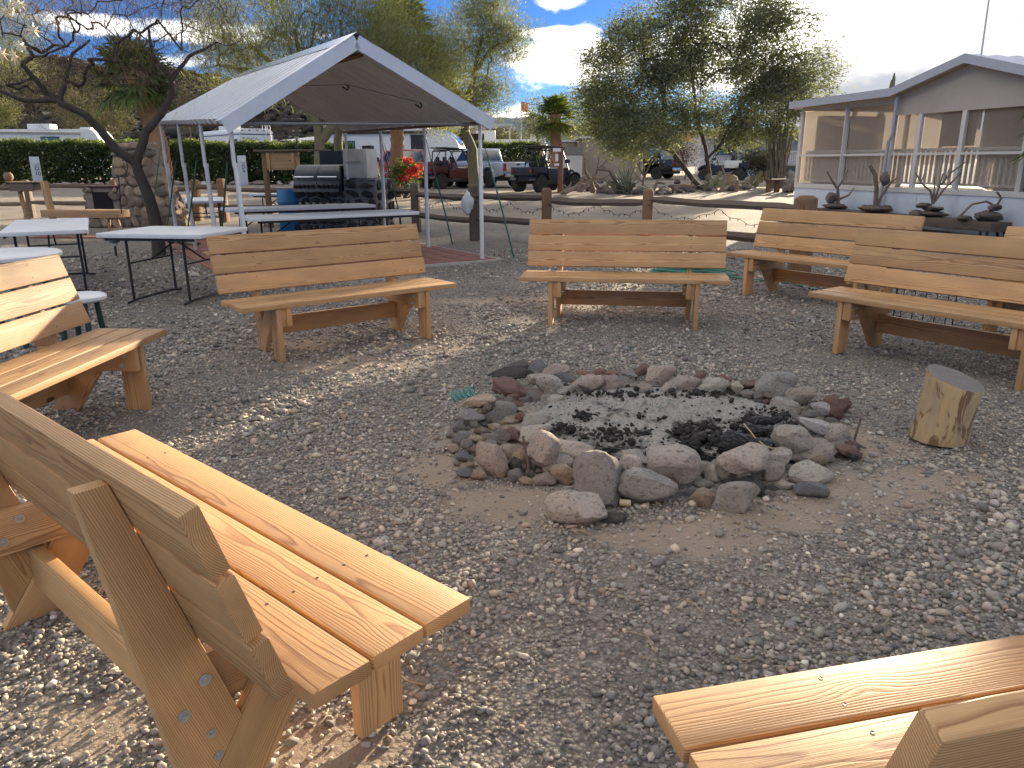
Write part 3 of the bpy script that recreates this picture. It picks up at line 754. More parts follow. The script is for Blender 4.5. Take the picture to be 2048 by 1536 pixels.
# ash bed: low mound
am = bpy.data.materials.new('ash'); am.use_nodes = True
t = NT(am.node_tree)
tc = t.n('ShaderNodeTexCoord').outputs['Object']
n1 = t.noise(tc, 3.2, 7, 0.68, 0.4).outputs[0]; n2 = t.noise(tc, 38, 6, 0.75).outputs[0]; n3 = t.noise(tc, 7.0, 7, 0.74).outputs[0]
px = t.n('ShaderNodeSeparateXYZ', {0: tc})
side = t.m('ADD', t.m('MULTIPLY', px.outputs[1], 0.25), t.m('MULTIPLY', px.outputs[0], -0.02))
burn = t.smooth(t.m('ADD', t.m('SUBTRACT', n1, side), t.m('MULTIPLY', n3, 0.35)), 0.70, 0.84)
ash = t.mix(t.smooth(n2, 0.35, 0.6), (0.46, 0.425, 0.385), (0.84, 0.80, 0.74))
ash = t.mix(t.m('MULTIPLY', t.smooth(n3, 0.50, 0.72), 0.45), ash, (0.38, 0.38, 0.39))
c = t.mix(burn, ash, (0.022, 0.021, 0.02))
c = t.mix(t.m('MULTIPLY', t.smooth(n2, 0.56, 0.66), 0.85), c, (0.035, 0.032, 0.03))
c = t.mix(t.m('MULTIPLY', t.smooth(t.noise(tc, 12, 6, 0.75).outputs[0], 0.55, 0.66), 0.6), c, (0.13, 0.125, 0.12))
bp = t.n('ShaderNodeBump', {'Height': t.m('ADD', n2, n3), 'Strength': 1.0, 'Distance': 0.08})
p = t.n('ShaderNodeBsdfPrincipled', {'Base Color': c, 'Roughness': 0.95, 'Normal': bp.outputs[0], 'Specular IOR Level': 0.1})
o = t.n('ShaderNodeOutputMaterial'); t.link(p.outputs[0], o.inputs[0])
ax = np.linspace(-1, 1, 70); AX, AYg = np.meshgrid(ax * 0.80, ax * 0.72)
rr = np.sqrt((AX / 0.79) ** 2 + (AYg / 0.71) ** 2)
AZ = 0.05 * np.clip(1 - rr, 0, 1) ** 0.6 - 0.02 * (rr > 0.95) + np.array([[0.035 * mnoise.fractal(Vector((x * 4, y * 4, 0)), 0.8, 2.2, 5) for x in ax] for y in ax]) * np.clip(1.1 - rr, 0, 1)
ii = (np.arange(69)[:, None] * 70 + np.arange(69)[None, :]).ravel()
keepf = (rr.ravel()[ii] < 1.0)
ii = ii[keepf]
for _k in (0,):
    AZ = AZ + 0.03 * np.array([[mnoise.fractal(Vector((x * 9, y * 9, 5)), 0.8, 2.2, 4) for x in ax] for y in ax]) * np.clip(1.1 - rr, 0, 1)
ashb = put('ash_bed', np_mesh('ash_bed', np.stack([AX.ravel(), AYg.ravel(), AZ.ravel() + 0.004], 1), np.stack([ii, ii + 1, ii + 71, ii + 70], 1), am, None, True), pit); ashb.location = (0.09, 0.10, 0)
# charcoal lumps
cp, cs = [], []
hot = [(G(1480, 880), 0.30, 0.14, 190), (G(1560, 845), 0.22, 0.12, 120), (G(1180, 845), 0.10, 0.06, 50), (G(1230, 880), 0.3, 0.10, 150), (G(1380, 900), 0.22, 0.10, 150), (G(1250, 800), 0.35, 0.06, 90), (G(1430, 800), 0.3, 0.05, 90), (G(1330, 850), 0.45, 0.25, 130), (G(1130, 870), 0.1, 0.06, 60)]
for c0, sx, sy, n in hot:
    for _ in range(int(n * 1.15)):
        x, y = c0.x + rnd.gauss(0, sx * 0.6), c0.y + rnd.gauss(0, sy * 0.7)
        if ((x - 0.87) / 0.72) ** 2 + ((y - 4.08) / 0.66) ** 2 > 1: continue
        cp.append((x - 0.78, y - 3.98, 0.035)); cs.append(rnd.uniform(0.004, 0.015) * (2.2 if rnd.random() < 0.10 else 1))
for _ in range(900):
    w = rnd.uniform(0, 2 * PI); q = math.sqrt(rnd.random()); cp.append((0.09 + 0.7 * q * math.cos(w), 0.10 + 0.62 * q * math.sin(w), 0.032)); cs.append(rnd.uniform(0.002, 0.0055))
v, f, cc = scatter_pebbles(np.array(cp), np.array(cs), ico(1), pal=np.array([(0.014, 0.014, 0.015), (0.025, 0.024, 0.024), (0.10, 0.095, 0.09)]), pw=np.array([0.55, 0.37, 0.08]), rngseed=41, flat=(0.6, 1.0), squash=0.5)
ch = put('charcoal', np_mesh('charcoal', v, f, pm, cc, False), pit); kind(ch, 'stuff')
# charred logs
CHAR = bpy.data.materials.new('charred_wood'); CHAR.use_nodes = True
t = NT(CHAR.node_tree)
tc = t.n('ShaderNodeTexCoord').outputs['Object']
vo = t.n('ShaderNodeTexVoronoi', {'Vector': t.vm('MULTIPLY', tc, (22, 40, 40)), 'Scale': 1.0}, feature='DISTANCE_TO_EDGE').outputs['Distance']
nn = t.noise(tc, 30, 5, 0.7).outputs[0]
c = t.mix(t.m('MULTIPLY', nn, 0.7), (0.012, 0.012, 0.013), (0.05, 0.047, 0.045))
bp = t.n('ShaderNodeBump', {'Height': t.m('ADD', t.smooth(vo, 0.0, 0.12), t.m('MULTIPLY', nn, 0.4)), 'Strength': 1.0, 'Distance': 0.012})
p = t.n('ShaderNodeBsdfPrincipled', {'Base Color': c, 'Roughness': 0.6, 'Normal': bp.outputs[0]})
o = t.n('ShaderNodeOutputMaterial'); t.link(p.outputs[0], o.inputs[0])
def char_log(label, a, b, r0, r1, seed):
    rs = random.Random(seed); a, b = Vector(a), Vector(b); m = MB(); pts, rad = [], []
    for i in range(9):
        k = i / 8; pts.append(a.lerp(b, k) + Vector((rs.uniform(-1, 1), rs.uniform(-1, 1), rs.uniform(-1, 1))) * 0.008); rad.append((r0 + (r1 - r0) * k) * rs.uniform(0.86, 1.1))
    m.tube(pts, rad, 11)
    m.v = [tuple(c + rs.uniform(-0.006, 0.006) for c in vv) for vv in m.v]
    f0 = fr((0, 0, 0), b - a, (0, 0, 1)); f0.translation = (a + b) / 2
    o = m.build('charred_log', CHAR, None, f0, smooth=35)
    return tag(o, label, 'log')
char_log('thick burnt black log leaning in the fire pit with a pale twig on it', G(1446, 880, 0.10), G(1535, 908, 0.05), 0.062, 0.068, 3)
char_log('short black charred log behind the thick burnt one', G(1490, 862, 0.07), G(1560, 868, 0.06), 0.04, 0.03, 4)
char_log('small broken black ember log near the right rim of the fire pit', G(1495, 846, 0.06), G(1560, 838, 0.08), 0.034, 0.02, 5)
m = MB(); m.tube([G(1488, 848, 0.13), G(1500, 862, 0.15), G(1512, 878, 0.13), G(1532, 893, 0.11), G(1550, 898, 0.1)], 0.0035, 6)
tag(m.build('twig', mat('pale_twig', (0.42, 0.33, 0.19), 0.7), smooth=60), 'thin pale curved twig lying across the burnt log', 'twig')
# steel stake and roasting fork
def stake(label, a, b, r):
    m = MB(); a, b = Vector(a), Vector(b); n = 22
    m.tube([a.lerp(b, i / n) for i in range(n + 1)], [r * (1.12 if i % 2 else 0.9) for i in range(n + 1)], 7)
    return tag(m.build('steel_stake', mat('rusty_steel', (0.16, 0.12, 0.095), 0.7, 0.4, 0.3, 30), smooth=30), label, 'stake')
b0 = G(1060, 952); stake('ribbed steel rod leaning on the pale boulders of the fire pit', b0, AY(1046, 872, b0.y + 0.02), 0.0065)
b0 = G(1708, 882); stake('dark rusty stake standing right of the fire pit', b0, AY(1722, 836, b0.y + 0.01), 0.0065)
m = MB(); b0 = G(908, 875); D0 = b0.y
hand = [b0, AY(901, 845, D0), AY(896, 812, D0), AY(896, 800, D0), AY(902, 796, D0)]
root = thing('roasting_fork', 'roasting fork stuck upright left of the fire pit, teal coil handle', 'fork', b0)
mm_ = MB(); mm_.tube([Vector(h) - Vector(b0) for h in hand], 0.0055, 8); mm_.build('shaft', STEEL, root, smooth=60)
c0, c1 = AY(903, 793, D0) - Vector(b0), AY(950, 780, D0) - Vector(b0)
axd = (c1 - c0).normalized(); u = axd.cross(Vector((0, 1, 0))).normalized(); w_ = axd.cross(u)
mm_ = MB(); mm_.tube([c0.lerp(c1, i / 70) + (u * math.cos(i / 70 * 5 * 2 * PI) + w_ * math.sin(i / 70 * 5 * 2 * PI)) * 0.026 for i in range(71)], 0.0045, 7)
mm_.build('coil_handle', mat('teal_plastic', (0.015, 0.27, 0.25), 0.35, var=0.05), root, smooth=60)
# cork-like plug by the stones
m = MB(); q = G(1250, 1012); m.tube([q + Vector((-0.024, 0.004, 0.016)), q + Vector((0.024, -0.006, 0.016))], 0.015, 14)
tag(m.build('cork', mat('cork', (0.52, 0.44, 0.30), 0.8, var=0.2, vscale=60), bevel=0.003), 'pale cork lying against the pit stones at the front', 'cork')

# ================================================================== LOG STUMP
st = thing('log_stump', 'cut round log standing on end beside the fire pit, bark peeled off', 'log', G(1888, 893) + Vector((0.04, 0.12, 0)))
LOGM = bpy.data.materials.new('peeled_log'); LOGM.use_nodes = True
t = NT(LOGM.node_tree)
tc = t.n('ShaderNodeTexCoord').outputs['Object']
n1 = t.noise(t.vm('MULTIPLY', tc, (16, 16, 3.2)), 1.0, 6, 0.6, 0.6).outputs[0]; n2 = t.noise(t.vm('MULTIPLY', tc, (9, 9, 3.5)), 1.0, 7, 0.7, 1.2).outputs[0]; n3 = t.noise(t.vm('MULTIPLY', tc, (90, 90, 4)), 1.0, 4, 0.6).outputs[0]
c = t.mix(t.smooth(n1, 0.3, 0.7), (0.50, 0.36, 0.185), (0.40, 0.31, 0.20))
c = t.mix(t.m('MULTIPLY', t.smooth(n2, 0.50, 0.57), 0.9), c, (0.17, 0.095, 0.045))
c = t.mix(t.m('MULTIPLY', t.smooth(n3, 0.55, 0.75), 0.5), c, (0.22, 0.14, 0.07))
bp = t.n('ShaderNodeBump', {'Height': t.m('ADD', t.m('MULTIPLY', n2, 1.2), n3), 'Strength': 0.8, 'Distance': 0.008})
p = t.n('ShaderNodeBsdfPrincipled', {'Base Color': c, 'Roughness': 0.75, 'Normal': bp.outputs[0], 'Specular IOR Level': 0.25})
o = t.n('ShaderNodeOutputMaterial'); t.link(p.outputs[0], o.inputs[0])
ENDM = bpy.data.materials.new('weathered_end_grain'); ENDM.use_nodes = True
t = NT(ENDM.node_tree)
tc = t.n('ShaderNodeTexCoord').outputs['Object']
sp = t.n('ShaderNodeSeparateXYZ', {0: tc}); r_ = t.vm('LENGTH', t.n('ShaderNodeCombineXYZ', {0: sp.outputs[0], 1: sp.outputs[1]}).outputs[0])
rg = t.m('FRACT', t.m('ADD', t.m('MULTIPLY', r_, 130.0), t.m('MULTIPLY', t.noise(tc, 12, 3).outputs[0], 2.0)))
c = t.mix(rg, (0.22, 0.19, 0.165), (0.13, 0.11, 0.095)); c = t.mix(t.smooth(t.noise(tc, 18, 5).outputs[0], 0.4, 0.7), c, (0.19, 0.18, 0.17))
p = t.n('ShaderNodeBsdfPrincipled', {'Base Color': c, 'Roughness': 0.85})
o = t.n('ShaderNodeOutputMaterial'); t.link(p.outputs[0], o.inputs[0])
def stump_ring(z, k, s=1.0):
    n = 48
    return [((0.142 - 0.012 * math.sin(z * 9)) * s * (1 + 0.035 * math.sin(2 * w + 1) + 0.02 * math.sin(5 * w + z * 7) + 0.012 * math.sin(9 * w)) * math.cos(w) + 0.10 * z, (0.138) * s * (1 + 0.03 * math.sin(3 * w + z * 5)) * math.sin(w), z + ((0.055 * -math.cos(w) + 0.05 * math.sin(w)) * k)) for w in [2 * PI * i / n for i in range(n)]]
rings = [stump_ring(0.0, 0, 0.97), stump_ring(0.03, 0, 1.0)] + [stump_ring(0.03 + 0.28 * i / 9, 0.55 * i / 9) for i in range(1, 9)] + [stump_ring(0.325, 0.6), stump_ring(0.335, 0.62, 0.975)]
m = MB(); vs = [v_ for r0 in rings for v_ in r0]; fs = []
for i in range(len(rings) - 1):
    fs += [(i * 48 + k, i * 48 + (k + 1) % 48, (i + 1) * 48 + (k + 1) % 48, (i + 1) * 48 + k) for k in range(48)]
m.add(vs, fs); m.build('peeled_side', LOGM, st, smooth=50)
m = MB(); m.add([(a, b, c_ + 0.0005) for a, b, c_ in rings[-1]], [tuple(range(48))]); m.build('cut_top', ENDM, st)
# ================================================================== METAL CANOPY
CA = R(31.5); CO = Vector((-0.44, 11.52, 0)); CW = 3.475; CLn = 5.631
cmat = Matrix.Translation(CO) @ Matrix.Rotation(CA, 4, 'Z')
def canp(x, y, z=0.0): return cmat @ Vector((x, y, z))
ROOFW = mat('white_roof_metal', (0.66, 0.67, 0.68), 0.38, 0.25, 0.07, 1.5, dirt=0.3, dirtcol=(0.36, 0.33, 0.29), dscale=1.6)
can = thing('metal_canopy', 'white corrugated metal carport canopy on pipe posts over the grill', 'canopy', CO, CA)
def roofpt(side, s, y):
    """side -1 left slope, +1 right slope; s 0 at the eave, 1 at the ridge"""
    k = (y + 0.13) / (CLn + 0.26)
    ez = (1.885 + 0.235 * k) if side < 0 else (1.973 + 0.067 * k)
    ex = -CW - 0.055 if side < 0 else 0.06
    rz_ = 2.906 + 0.10 * k; rx = -1.86
    return Vector((ex + (rx - ex) * s, y, ez + (rz_ - ez) * s))
for side in (-1, 1):
    nup = Vector((-0.52 if side < 0 else 0.45, 0, 0.86)).normalized()
    y = -0.13; wp = (CLn + 0.26) / 6
    for k in range(6):
        prof = []
        npit = 3; pt = wp / npit
        for j in range(npit):
            for a, h in ((0.0, 0), (0.10, 0), (0.14, 1), (0.26, 1), (0.30, 0), (0.40, 0), (0.44, 1), (0.96, 1)):
                prof.append((y + (j + a) * pt, h * 0.075))
        prof.append((y + wp + 0.012, 0.0))
        m = MB(); vs = []
        zo = 0.002 * (k % 2)
        for s in (0.0, 0.5, 0.985):
            vs += [roofpt(side, s, yy) + nup * (h + zo) for yy, h in prof]
        n_ = len(prof)
        m.add(vs, [(i * n_ + j, i * n_ + j + 1, (i + 1) * n_ + j + 1, (i + 1) * n_ + j) for i in range(2) for j in range(n_ - 1)])
        m.build('roof_panel', ROOFW, can)
        y += wp
    # front trim along the gable
    m = MB()
    for (y0, y1, h0, h1) in ((-0.17, 0.16, 0.080, 0.086), (-0.176, -0.170, -0.085, 0.086), (-0.17, -0.11, -0.085, -0.079)):
        vs = []
        for s in (-0.03, 1.0):
            for yy, hh in ((y0, h0), (y1, h0), (y1, h1), (y0, h1)):
                q = roofpt(side, s, -0.13); vs.append(Vector((q.x, yy, q.z)) + nup * hh)
        m.add(vs, [(0, 1, 2, 3), (7, 6, 5, 4), (0, 4, 5, 1), (1, 5, 6, 2), (2, 6, 7, 3), (3, 7, 4, 0)])
    for s in (0.12, 0.3, 0.5, 0.7, 0.9):
        q = roofpt(side, s, -0.13); q = Vector((q.x, -0.176, q.z)) + nup * 0.01
        m.tube([q, q + Vector((0, -0.006, 0))], 0.008, 8)
    m.build('gable_trim', mat('trim_metal', (0.70, 0.71, 0.72), 0.3, 0.35, 0.06, dirt=0.12), can, smooth=30)
    # eave rail, rusty
    m = MB(); m.tube([roofpt(side, 0.03, yy) - nup * 0.035 for yy in (-0.1, CLn / 2, CLn + 0.1)], 0.022, 8)
    m.build('eave_rail', mat('rusty_pipe', (0.20, 0.12, 0.075), 0.75, 0.3, 0.3, 8), can, smooth=60)
m = MB()
capv = []
for yy in (-0.19, CLn + 0.14):
    for side, s, h in ((-1, 0.86, 0.095), (-1, 1.0, 0.11), (1, 0.86, 0.095)):
        q = roofpt(side, s, yy); capv.append(q + Vector((0, 0, h)))
m.add(capv, [(0, 1, 4, 3), (1, 2, 5, 4)]); m.build('ridge_cap', mat('bare_flashing', (0.62, 0.64, 0.66), 0.16, 0.95, 0.08, 3), can)
m = MB(); q0, q1 = roofpt(1, 0.93, 0.0), roofpt(1, 0.93, CLn)
m.tube([q0 - Vector((0, 0, 0.06)), q1 - Vector((0, 0, 0.06))], 0.035, 4); m.build('ridge_beam', POSTWOOD, can, fr((-1.7, 2.8, 2.8), (0, 1, 0), (0, 0, 1)))
for side, x in ((1, 0.0), (-1, -CW)):
    for k in range(4):
        yy = CLn * k / 3; q = roofpt(side, 0.04, yy)
        lean = 0.04 if side < 0 else 0
        m = MB(); m.tube([(x + lean, yy, 0), (x + lean * 0.4, yy, 1.4), (x, yy, 1.41), (x, yy, q.z - 0.02)], [0.032, 0.032, 0.026, 0.026], 12)
        m.tube([(x + lean * 0.4, yy, 1.38), (x + lean * 0.4, yy, 1.44)], 0.037, 12)
        m.build('post', POSTW, can, smooth=50)
m = MB(); m.tube([(-CW, -0.02, 1.90), (0, -0.02, 1.955)], 0.02, 10); m.build('tie_bar', mat('grey_pipe', (0.22, 0.23, 0.24), 0.5, 0.5, 0.1), can, smooth=50)
m = MB()
wl = [roofpt(1, 0.42, 0.4) - Vector((0, 0, 0.12)), roofpt(1, 0.75, 1.6) - Vector((0, 0, 0.14)), roofpt(-1, 0.8, 3.2) - Vector((0, 0, 0.15)), roofpt(-1, 0.5, 4.6) - Vector((0, 0, 0.1))]
m.tube(wl, 0.004, 5); m.build('hanging_wire', BLACKM, can)
for w0 in wl[:3]:
    m = MB(); m.tube([w0, w0 + Vector((0.03, 0, -0.04)), w0 + Vector((0.0, 0, -0.075)), w0 + Vector((-0.04, 0, -0.05)), w0 + Vector((-0.07, 0.02, -0.03))], 0.012, 6); m.build('hook', BLACKM, can, smooth=60)

# brick pad under the canopy
BRICKM = mat('red_paver', (0.26, 0.105, 0.075), 0.85, var=0.25, vscale=9, bump=0.4, bscale=60, dirt=0.4, dirtcol=(0.30, 0.24, 0.19), dscale=4)
pad = thing('brick_patio', 'red', 'x', CO, CA); del pad['label']; del pad['category']; kind(pad, 'structure')
m = MB().b2((-3.72, -0.12, -0.05), (0.18, 5.82, 0.012)); m.build('mortar_bed', mat('sand_joint', (0.22, 0.17, 0.13), 0.95, bump=0.4, bscale=80), pad)
tile = MB().b2((-0.1485, -0.1485, 0), (0.1485, 0.1485, 0.03)).mesh('paver', BRICKM, bevel=0.004, seg=1)
for i in range(13):
    for j in range(19):
        o = put('paver', tile, pad); o.location = (-3.55 + 0.3 * i, 0.05 + 0.3 * j, 0.005 + rnd.uniform(-0.003, 0.003)); o.rotation_euler = (rnd.uniform(-0.01, 0.01), rnd.uniform(-0.01, 0.01), rnd.uniform(-0.012, 0.012))
m = MB().b2((-3.76, -0.19, -0.02), (0.24, -0.13, 0.03)); m.b2((0.19, -0.13, -0.02), (0.25, 5.8, 0.03)); m.build('edging', mat('concrete_edge', (0.40, 0.38, 0.35), 0.9, bump=0.3), pad)

# green guy poles
GREEN = mat('green_plastic', (0.025, 0.16, 0.115), 0.45, var=0.12)
def guy(label, a, b, k=0.22):
    a, b = Vector(a), Vector(b)
    g_ = thing('guy_line', label, 'guy line', b, 0, 'green guy lines of the canopy')
    m = MB(); m.tube([a - b, a.lerp(b, k) - b], 0.006, 6); m.build('chain', BLACKM, g_)
    m = MB(); m.tube([a.lerp(b, k) - b, a.lerp(b, 0.6) - b + Vector((0.01, 0, 0)), Vector((0, 0, 0))], 0.013, 8); m.build('sleeve', GREEN, g_, smooth=60)
zt = 1.9
guy('green guy line right of the front canopy post', canp(0, 0, zt), G(1028, 516))
guy('green guy line slanting right behind the second canopy post', canp(0, CLn / 3, zt), G(905, 488))
guy('green guy line slanting beside the third canopy post before the red flowers', canp(0, 2 * CLn / 3, zt), G(806, 462))
guy('green guy line beside the front left canopy post', canp(-CW, 0, zt - 0.05), G(438, 508))
guy('green guy line at the second left canopy post', canp(-CW, CLn / 3, zt), G(368, 505))
guy('green guy line at the third left canopy post', canp(-CW, 2 * CLn / 3, zt), G(330, 480))
guy('green guy line farthest left, in front of the stone barbecue', canp(-CW, CLn, zt), G(300, 452))

# ------------------------------------------------------------------ folding tables
def folding_table(label, c, rz, L=2.44, W_=0.76, z=0.74):
    tb = thing('folding_table', label, 'table', c, rz, 'white plastic folding tables')
    m = MB(); n_ = 6; poly = []
    for sx, sy, a0 in ((1, 1, 0), (-1, 1, 90), (-1, -1, 180), (1, -1, 270)):
        for i in range(n_ + 1):
            w = R(a0 + 90 * i / n_); poly.append((sx * (L / 2 - 0.06) + 0.06 * math.cos(w), sy * (W_ / 2 - 0.06) + 0.06 * math.sin(w)))
    m.prism(poly, z - 0.045, z, lambda a, b, tt: (a, b, tt)); m.build('table_top', TABLE, tb, bevel=0.008)
    for s in (-1, 1):
        x = s * (L / 2 - 0.28)
        for sy in (-1, 1):
            y = sy * (W_ / 2 - 0.12)
            m = MB(); m.tube([(x, y, z - 0.045), (x, y, 0.30), (x + s * 0.02, y, 0.22), (x + s * 0.02, sy * (W_ / 2 - 0.02), 0.03)] if False else [(x, y, z - 0.045), (x, y, 0.02)], 0.0145, 10); m.build('leg', BLACKM, tb, smooth=60)
        m = MB(); m.tube([(x, -(W_ / 2 - 0.02), 0.012), (x, -(W_ / 2 - 0.2), 0.03), (x, (W_ / 2 - 0.2), 0.03), (x, (W_ / 2 - 0.02), 0.012)], 0.0145, 8); m.build('foot_bar', BLACKM, tb, smooth=60)
        m = MB(); m.tube([(x, 0, 0.42), (x - s * 0.42, 0, z - 0.05)], 0.010, 8); m.tube([(x, -(W_ / 2 - 0.12), 0.42), (x, (W_ / 2 - 0.12), 0.42)], 0.010, 8); m.build('brace', BLACKM, tb, smooth=60)
    for y in (-W_ / 2 + 0.04, W_ / 2 - 0.04):
        m = MB().b2((-L / 2 + 0.1, y - 0.01, z - 0.075), (L / 2 - 0.1, y + 0.01, z - 0.0455)); m.build('frame_rail', BLACKM, tb)
    return tb
folding_table('white folding table at the front of the canopy, just behind the pale bench', (-2.57, 11.10, 0.0), R(31.0))
folding_table('white folding table under the canopy, second row behind the front one', (-3.55, 13.05, 0.0), R(30.0))
folding_table('short white folding table beyond the left canopy posts near the dark fence posts', (-6.25, 15.9, 0.0), R(112), 1.83)
folding_table('small white side table left of the grill above the blue barrel', (-5.55, 18.1, 0.02), R(5), 0.92, 0.6, 0.74)
folding_table('white folding table on the open gravel in front of the bare tree trunk', (-3.68, 8.42, 0.0), R(-10), 1.22, 1.0)
folding_table('white folding table at the left edge beside the timber bench', (-5.6, 9.35, 0.0), R(-62), 2.2, 0.85)

# round plastic table and stool behind the left bench
def round_table(name, label, c, r, z, cat):
    tb = thing(name, label, cat, c)
    m = MB(); m.lathe([(r - 0.02, z - 0.05), (r, z - 0.035), (r, z - 0.012), (r - 0.018, z), (0.001, z + 0.002)], 40); m.build('top', TABLE, tb, smooth=40)
    for k in range(4):
        w = PI / 4 + k * PI / 2; q = Vector((math.cos(w), math.sin(w), 0))
        m = MB(); m.tube([q * (r * 0.62) + Vector((0, 0, z - 0.05)), q * (r * 0.68) + Vector((0, 0, z * 0.5)), q * (r * 0.78)], 0.022, 8); m.build('leg', mat('dark_green_metal', (0.018, 0.045, 0.04), 0.5), tb, smooth=60)
    return tb
round_table('round_table', 'round white plastic table at the left edge behind the bench', (-4.22, 6.28, 0), 0.46, 0.74, 'table')
round_table('round_stool', 'round white seat with dark green legs behind the left bench backrest', (-3.38, 5.86, 0), 0.2, 0.46, 'stool')

# ------------------------------------------------------------------ masonry helper
def stones_on(parent, o_, u, v, n_, w, h, size, tones, gap=0.03, proud=0.03, m=None, skip=None):
    """rough stones bedded in a mortar face, each its own piece"""
    o_, u, v, n_ = Vector(o_), Vector(u).normalized(), Vector(v).normalized(), Vector(n_).normalized()
    b = 0.0; row = 0
    while b < h - 0.03:
        hh = min(size * rnd.uniform(0.7, 1.15), h - b); a = -rnd.uniform(0, 0.3) * size
        while a < w - 0.03:
            ww = size * rnd.uniform(0.8, 1.7); a1 = max(a, 0); b1 = min(a + ww, w)
            if b1 - a1 > 0.05 and not (skip and skip((a1 + b1) / 2, b + hh / 2)):
                st_ = put('stone', rock_data('r' if rnd.random() < 0.5 else 'a', rnd.randrange(6), m or ROCK), parent)
                c = o_ + u * ((a1 + b1) / 2) + v * (b + hh / 2 + rnd.uniform(-0.01, 0.01)) + n_ * (proud * rnd.uniform(-0.3, 0.5))
                mtx = Matrix((u, n_, v)).transposed().to_4x4() @ Matrix.Rotation(rnd.uniform(-0.25, 0.25), 4, 'Y') @ Matrix.Diagonal(((b1 - a1 - gap) * 1.08, proud * 3.2, (hh - gap) * 1.1, 1))
                mtx.translation = c; st_.matrix_local = mtx
                tcol = tones[rnd.randrange(len(tones))]; jj = rnd.uniform(0.8, 1.2); st_.color = (tcol[0] * jj, tcol[1] * jj, tcol[2] * jj, 1)
            a += ww
        b += hh; row += 1
MORTAR = mat('mortar', (0.24, 0.19, 0.145), 0.95, var=0.15, bump=0.5, bscale=30, dirt=0.3)
# lava stone grill stand
gp = G(672, 470); gp = Vector((-3.75, 16.35, 0.012))
gs = thing('grill_stand', 'dark lava stone and mortar stand under the canopy holding the grill', 'stand', gp, R(-14))
m = MB().b2((-1.0, 0, 0), (0.28, 0.85, 0.86)); m.b2((0.28, 0.0, 0), (1.0, 0.85, 1.10)); m.build('mortar_core', mat('dark_mortar', (0.20, 0.19, 0.175), 0.95, bump=0.5, bscale=30), gs, bevel=0.02)
LT = [(0.035, 0.035, 0.037), (0.05, 0.047, 0.047), (0.028, 0.03, 0.033), (0.06, 0.05, 0.045)]
stones_on(gs, (-1.0, 0.0, 0.02), (1, 0, 0), (0, 0, 1), (0, -1, 0), 1.28, 0.84, 0.16, LT, 0.02, 0.05, LAVA)
stones_on(gs, (0.28, 0.0, 0.02), (1, 0, 0), (0, 0, 1), (0, -1, 0), 0.72, 1.08, 0.24, LT, 0.05, 0.03, LAVA)
stones_on(gs, (1.0, 0.0, 0.02), (0, 1, 0), (0, 0, 1), (1, 0, 0), 0.85, 1.08, 0.24, LT, 0.05, 0.03, LAVA)
for k in range(6):
    m = MB().box((-0.72 + 0.16 * k, -0.05, 0.60), (0.06, 0.05, 0.045)); m.build('pale_brick', mat('pale_brick', (0.42, 0.39, 0.35), 0.9), gs, bevel=0.008)
# barbecue grill
gr = thing('gas_grill', 'black double-lid gas grill built onto the lava stone stand', 'grill', gp + Vector((0, 0, 0.87)), R(-14))
m = MB().b2((-0.86, -0.02, 0), (0.24, 0.55, 0.22)); m.build('firebox', BLACKM, gr, bevel=0.015)
for x0, x1 in ((-0.85, -0.32), (-0.31, 0.20)):
    poly = [(0.0, 0.22)] + [(0.02 + 0.26 * (1 - math.cos(w)), 0.22 + 0.05 + 0.25 * math.sin(w)) for w in [R(q) for q in range(0, 91, 12)]] + [(0.50, 0.50), (0.52, 0.22)]
    m = MB().prism(poly, x0, x1, lambda a, b, tt: (tt, a, b)); m.build('lid', GRL, gr, smooth=35)
    m = MB(); m.tube([(x0 + 0.04, -0.05, 0.265), (x1 - 0.04, -0.05, 0.265)], 0.02, 10); m.b2((x0 + 0.06, -0.05, 0.255), (x0 + 0.09, 0.02, 0.275)); m.b2((x1 - 0.09, -0.05, 0.255), (x1 - 0.06, 0.02, 0.275)); m.build('lid_handle', CHROME, gr, smooth=40)
    m = MB(); m.prism([(-0.10, -0.03), (-0.02, 0.20), (0.02, 0.20), (0.0, -0.03)], x0, x1, lambda a, b, tt: (tt, a, b)); m.build('control_panel', GRL, gr)
    for k in range(5):
        xx = x0 + 0.06 + k * 0.1
        m = MB(); m.tube([(xx, -0.06, 0.09), (xx, -0.105, 0.075)], 0.034, 14); m.build('knob', BLACKP, gr, smooth=40)
m = MB().b2((0.205, 0.0, 0.0), (0.235, 0.54, 0.50)); m.build('side_plate', BLACKM, gr, bevel=0.01)
m = MB().b2((-0.55, 0.62, 0.05), (0.22, 0.66, 0.80)); m.build('back_screen', BLACKM, gr)
# white metal cabinet on the stand
wc = thing('white_cabinet', 'off white metal cabinet box standing on the lava stone stand', 'cabinet', gp + Vector((0, 0, 1.115)), R(-14))
OFFW = mat('off_white_enamel', (0.56, 0.54, 0.48), 0.5, var=0.1, dirt=0.35, dirtcol=(0.33, 0.28, 0.2))
m = MB().b2((0.27, 0.06, 0), (0.80, 0.6, 0.58)); m.build('body', OFFW, wc, bevel=0.012)
m = MB().b2((0.285, 0.042, 0.02), (0.70, 0.058, 0.56)); m.build('door', OFFW, wc, bevel=0.006)
m = MB(); m.tube([(0.33, 0.02, 0.32), (0.68, 0.02, 0.34)], 0.012, 8); m.build('handle', mat('tan_handle', (0.42, 0.39, 0.33), 0.5), wc)
m = MB().b2((0.60, 0.3, 0.581), (0.79, 0.5, 0.65)); m.build('tray', BLACKP, wc, bevel=0.01)
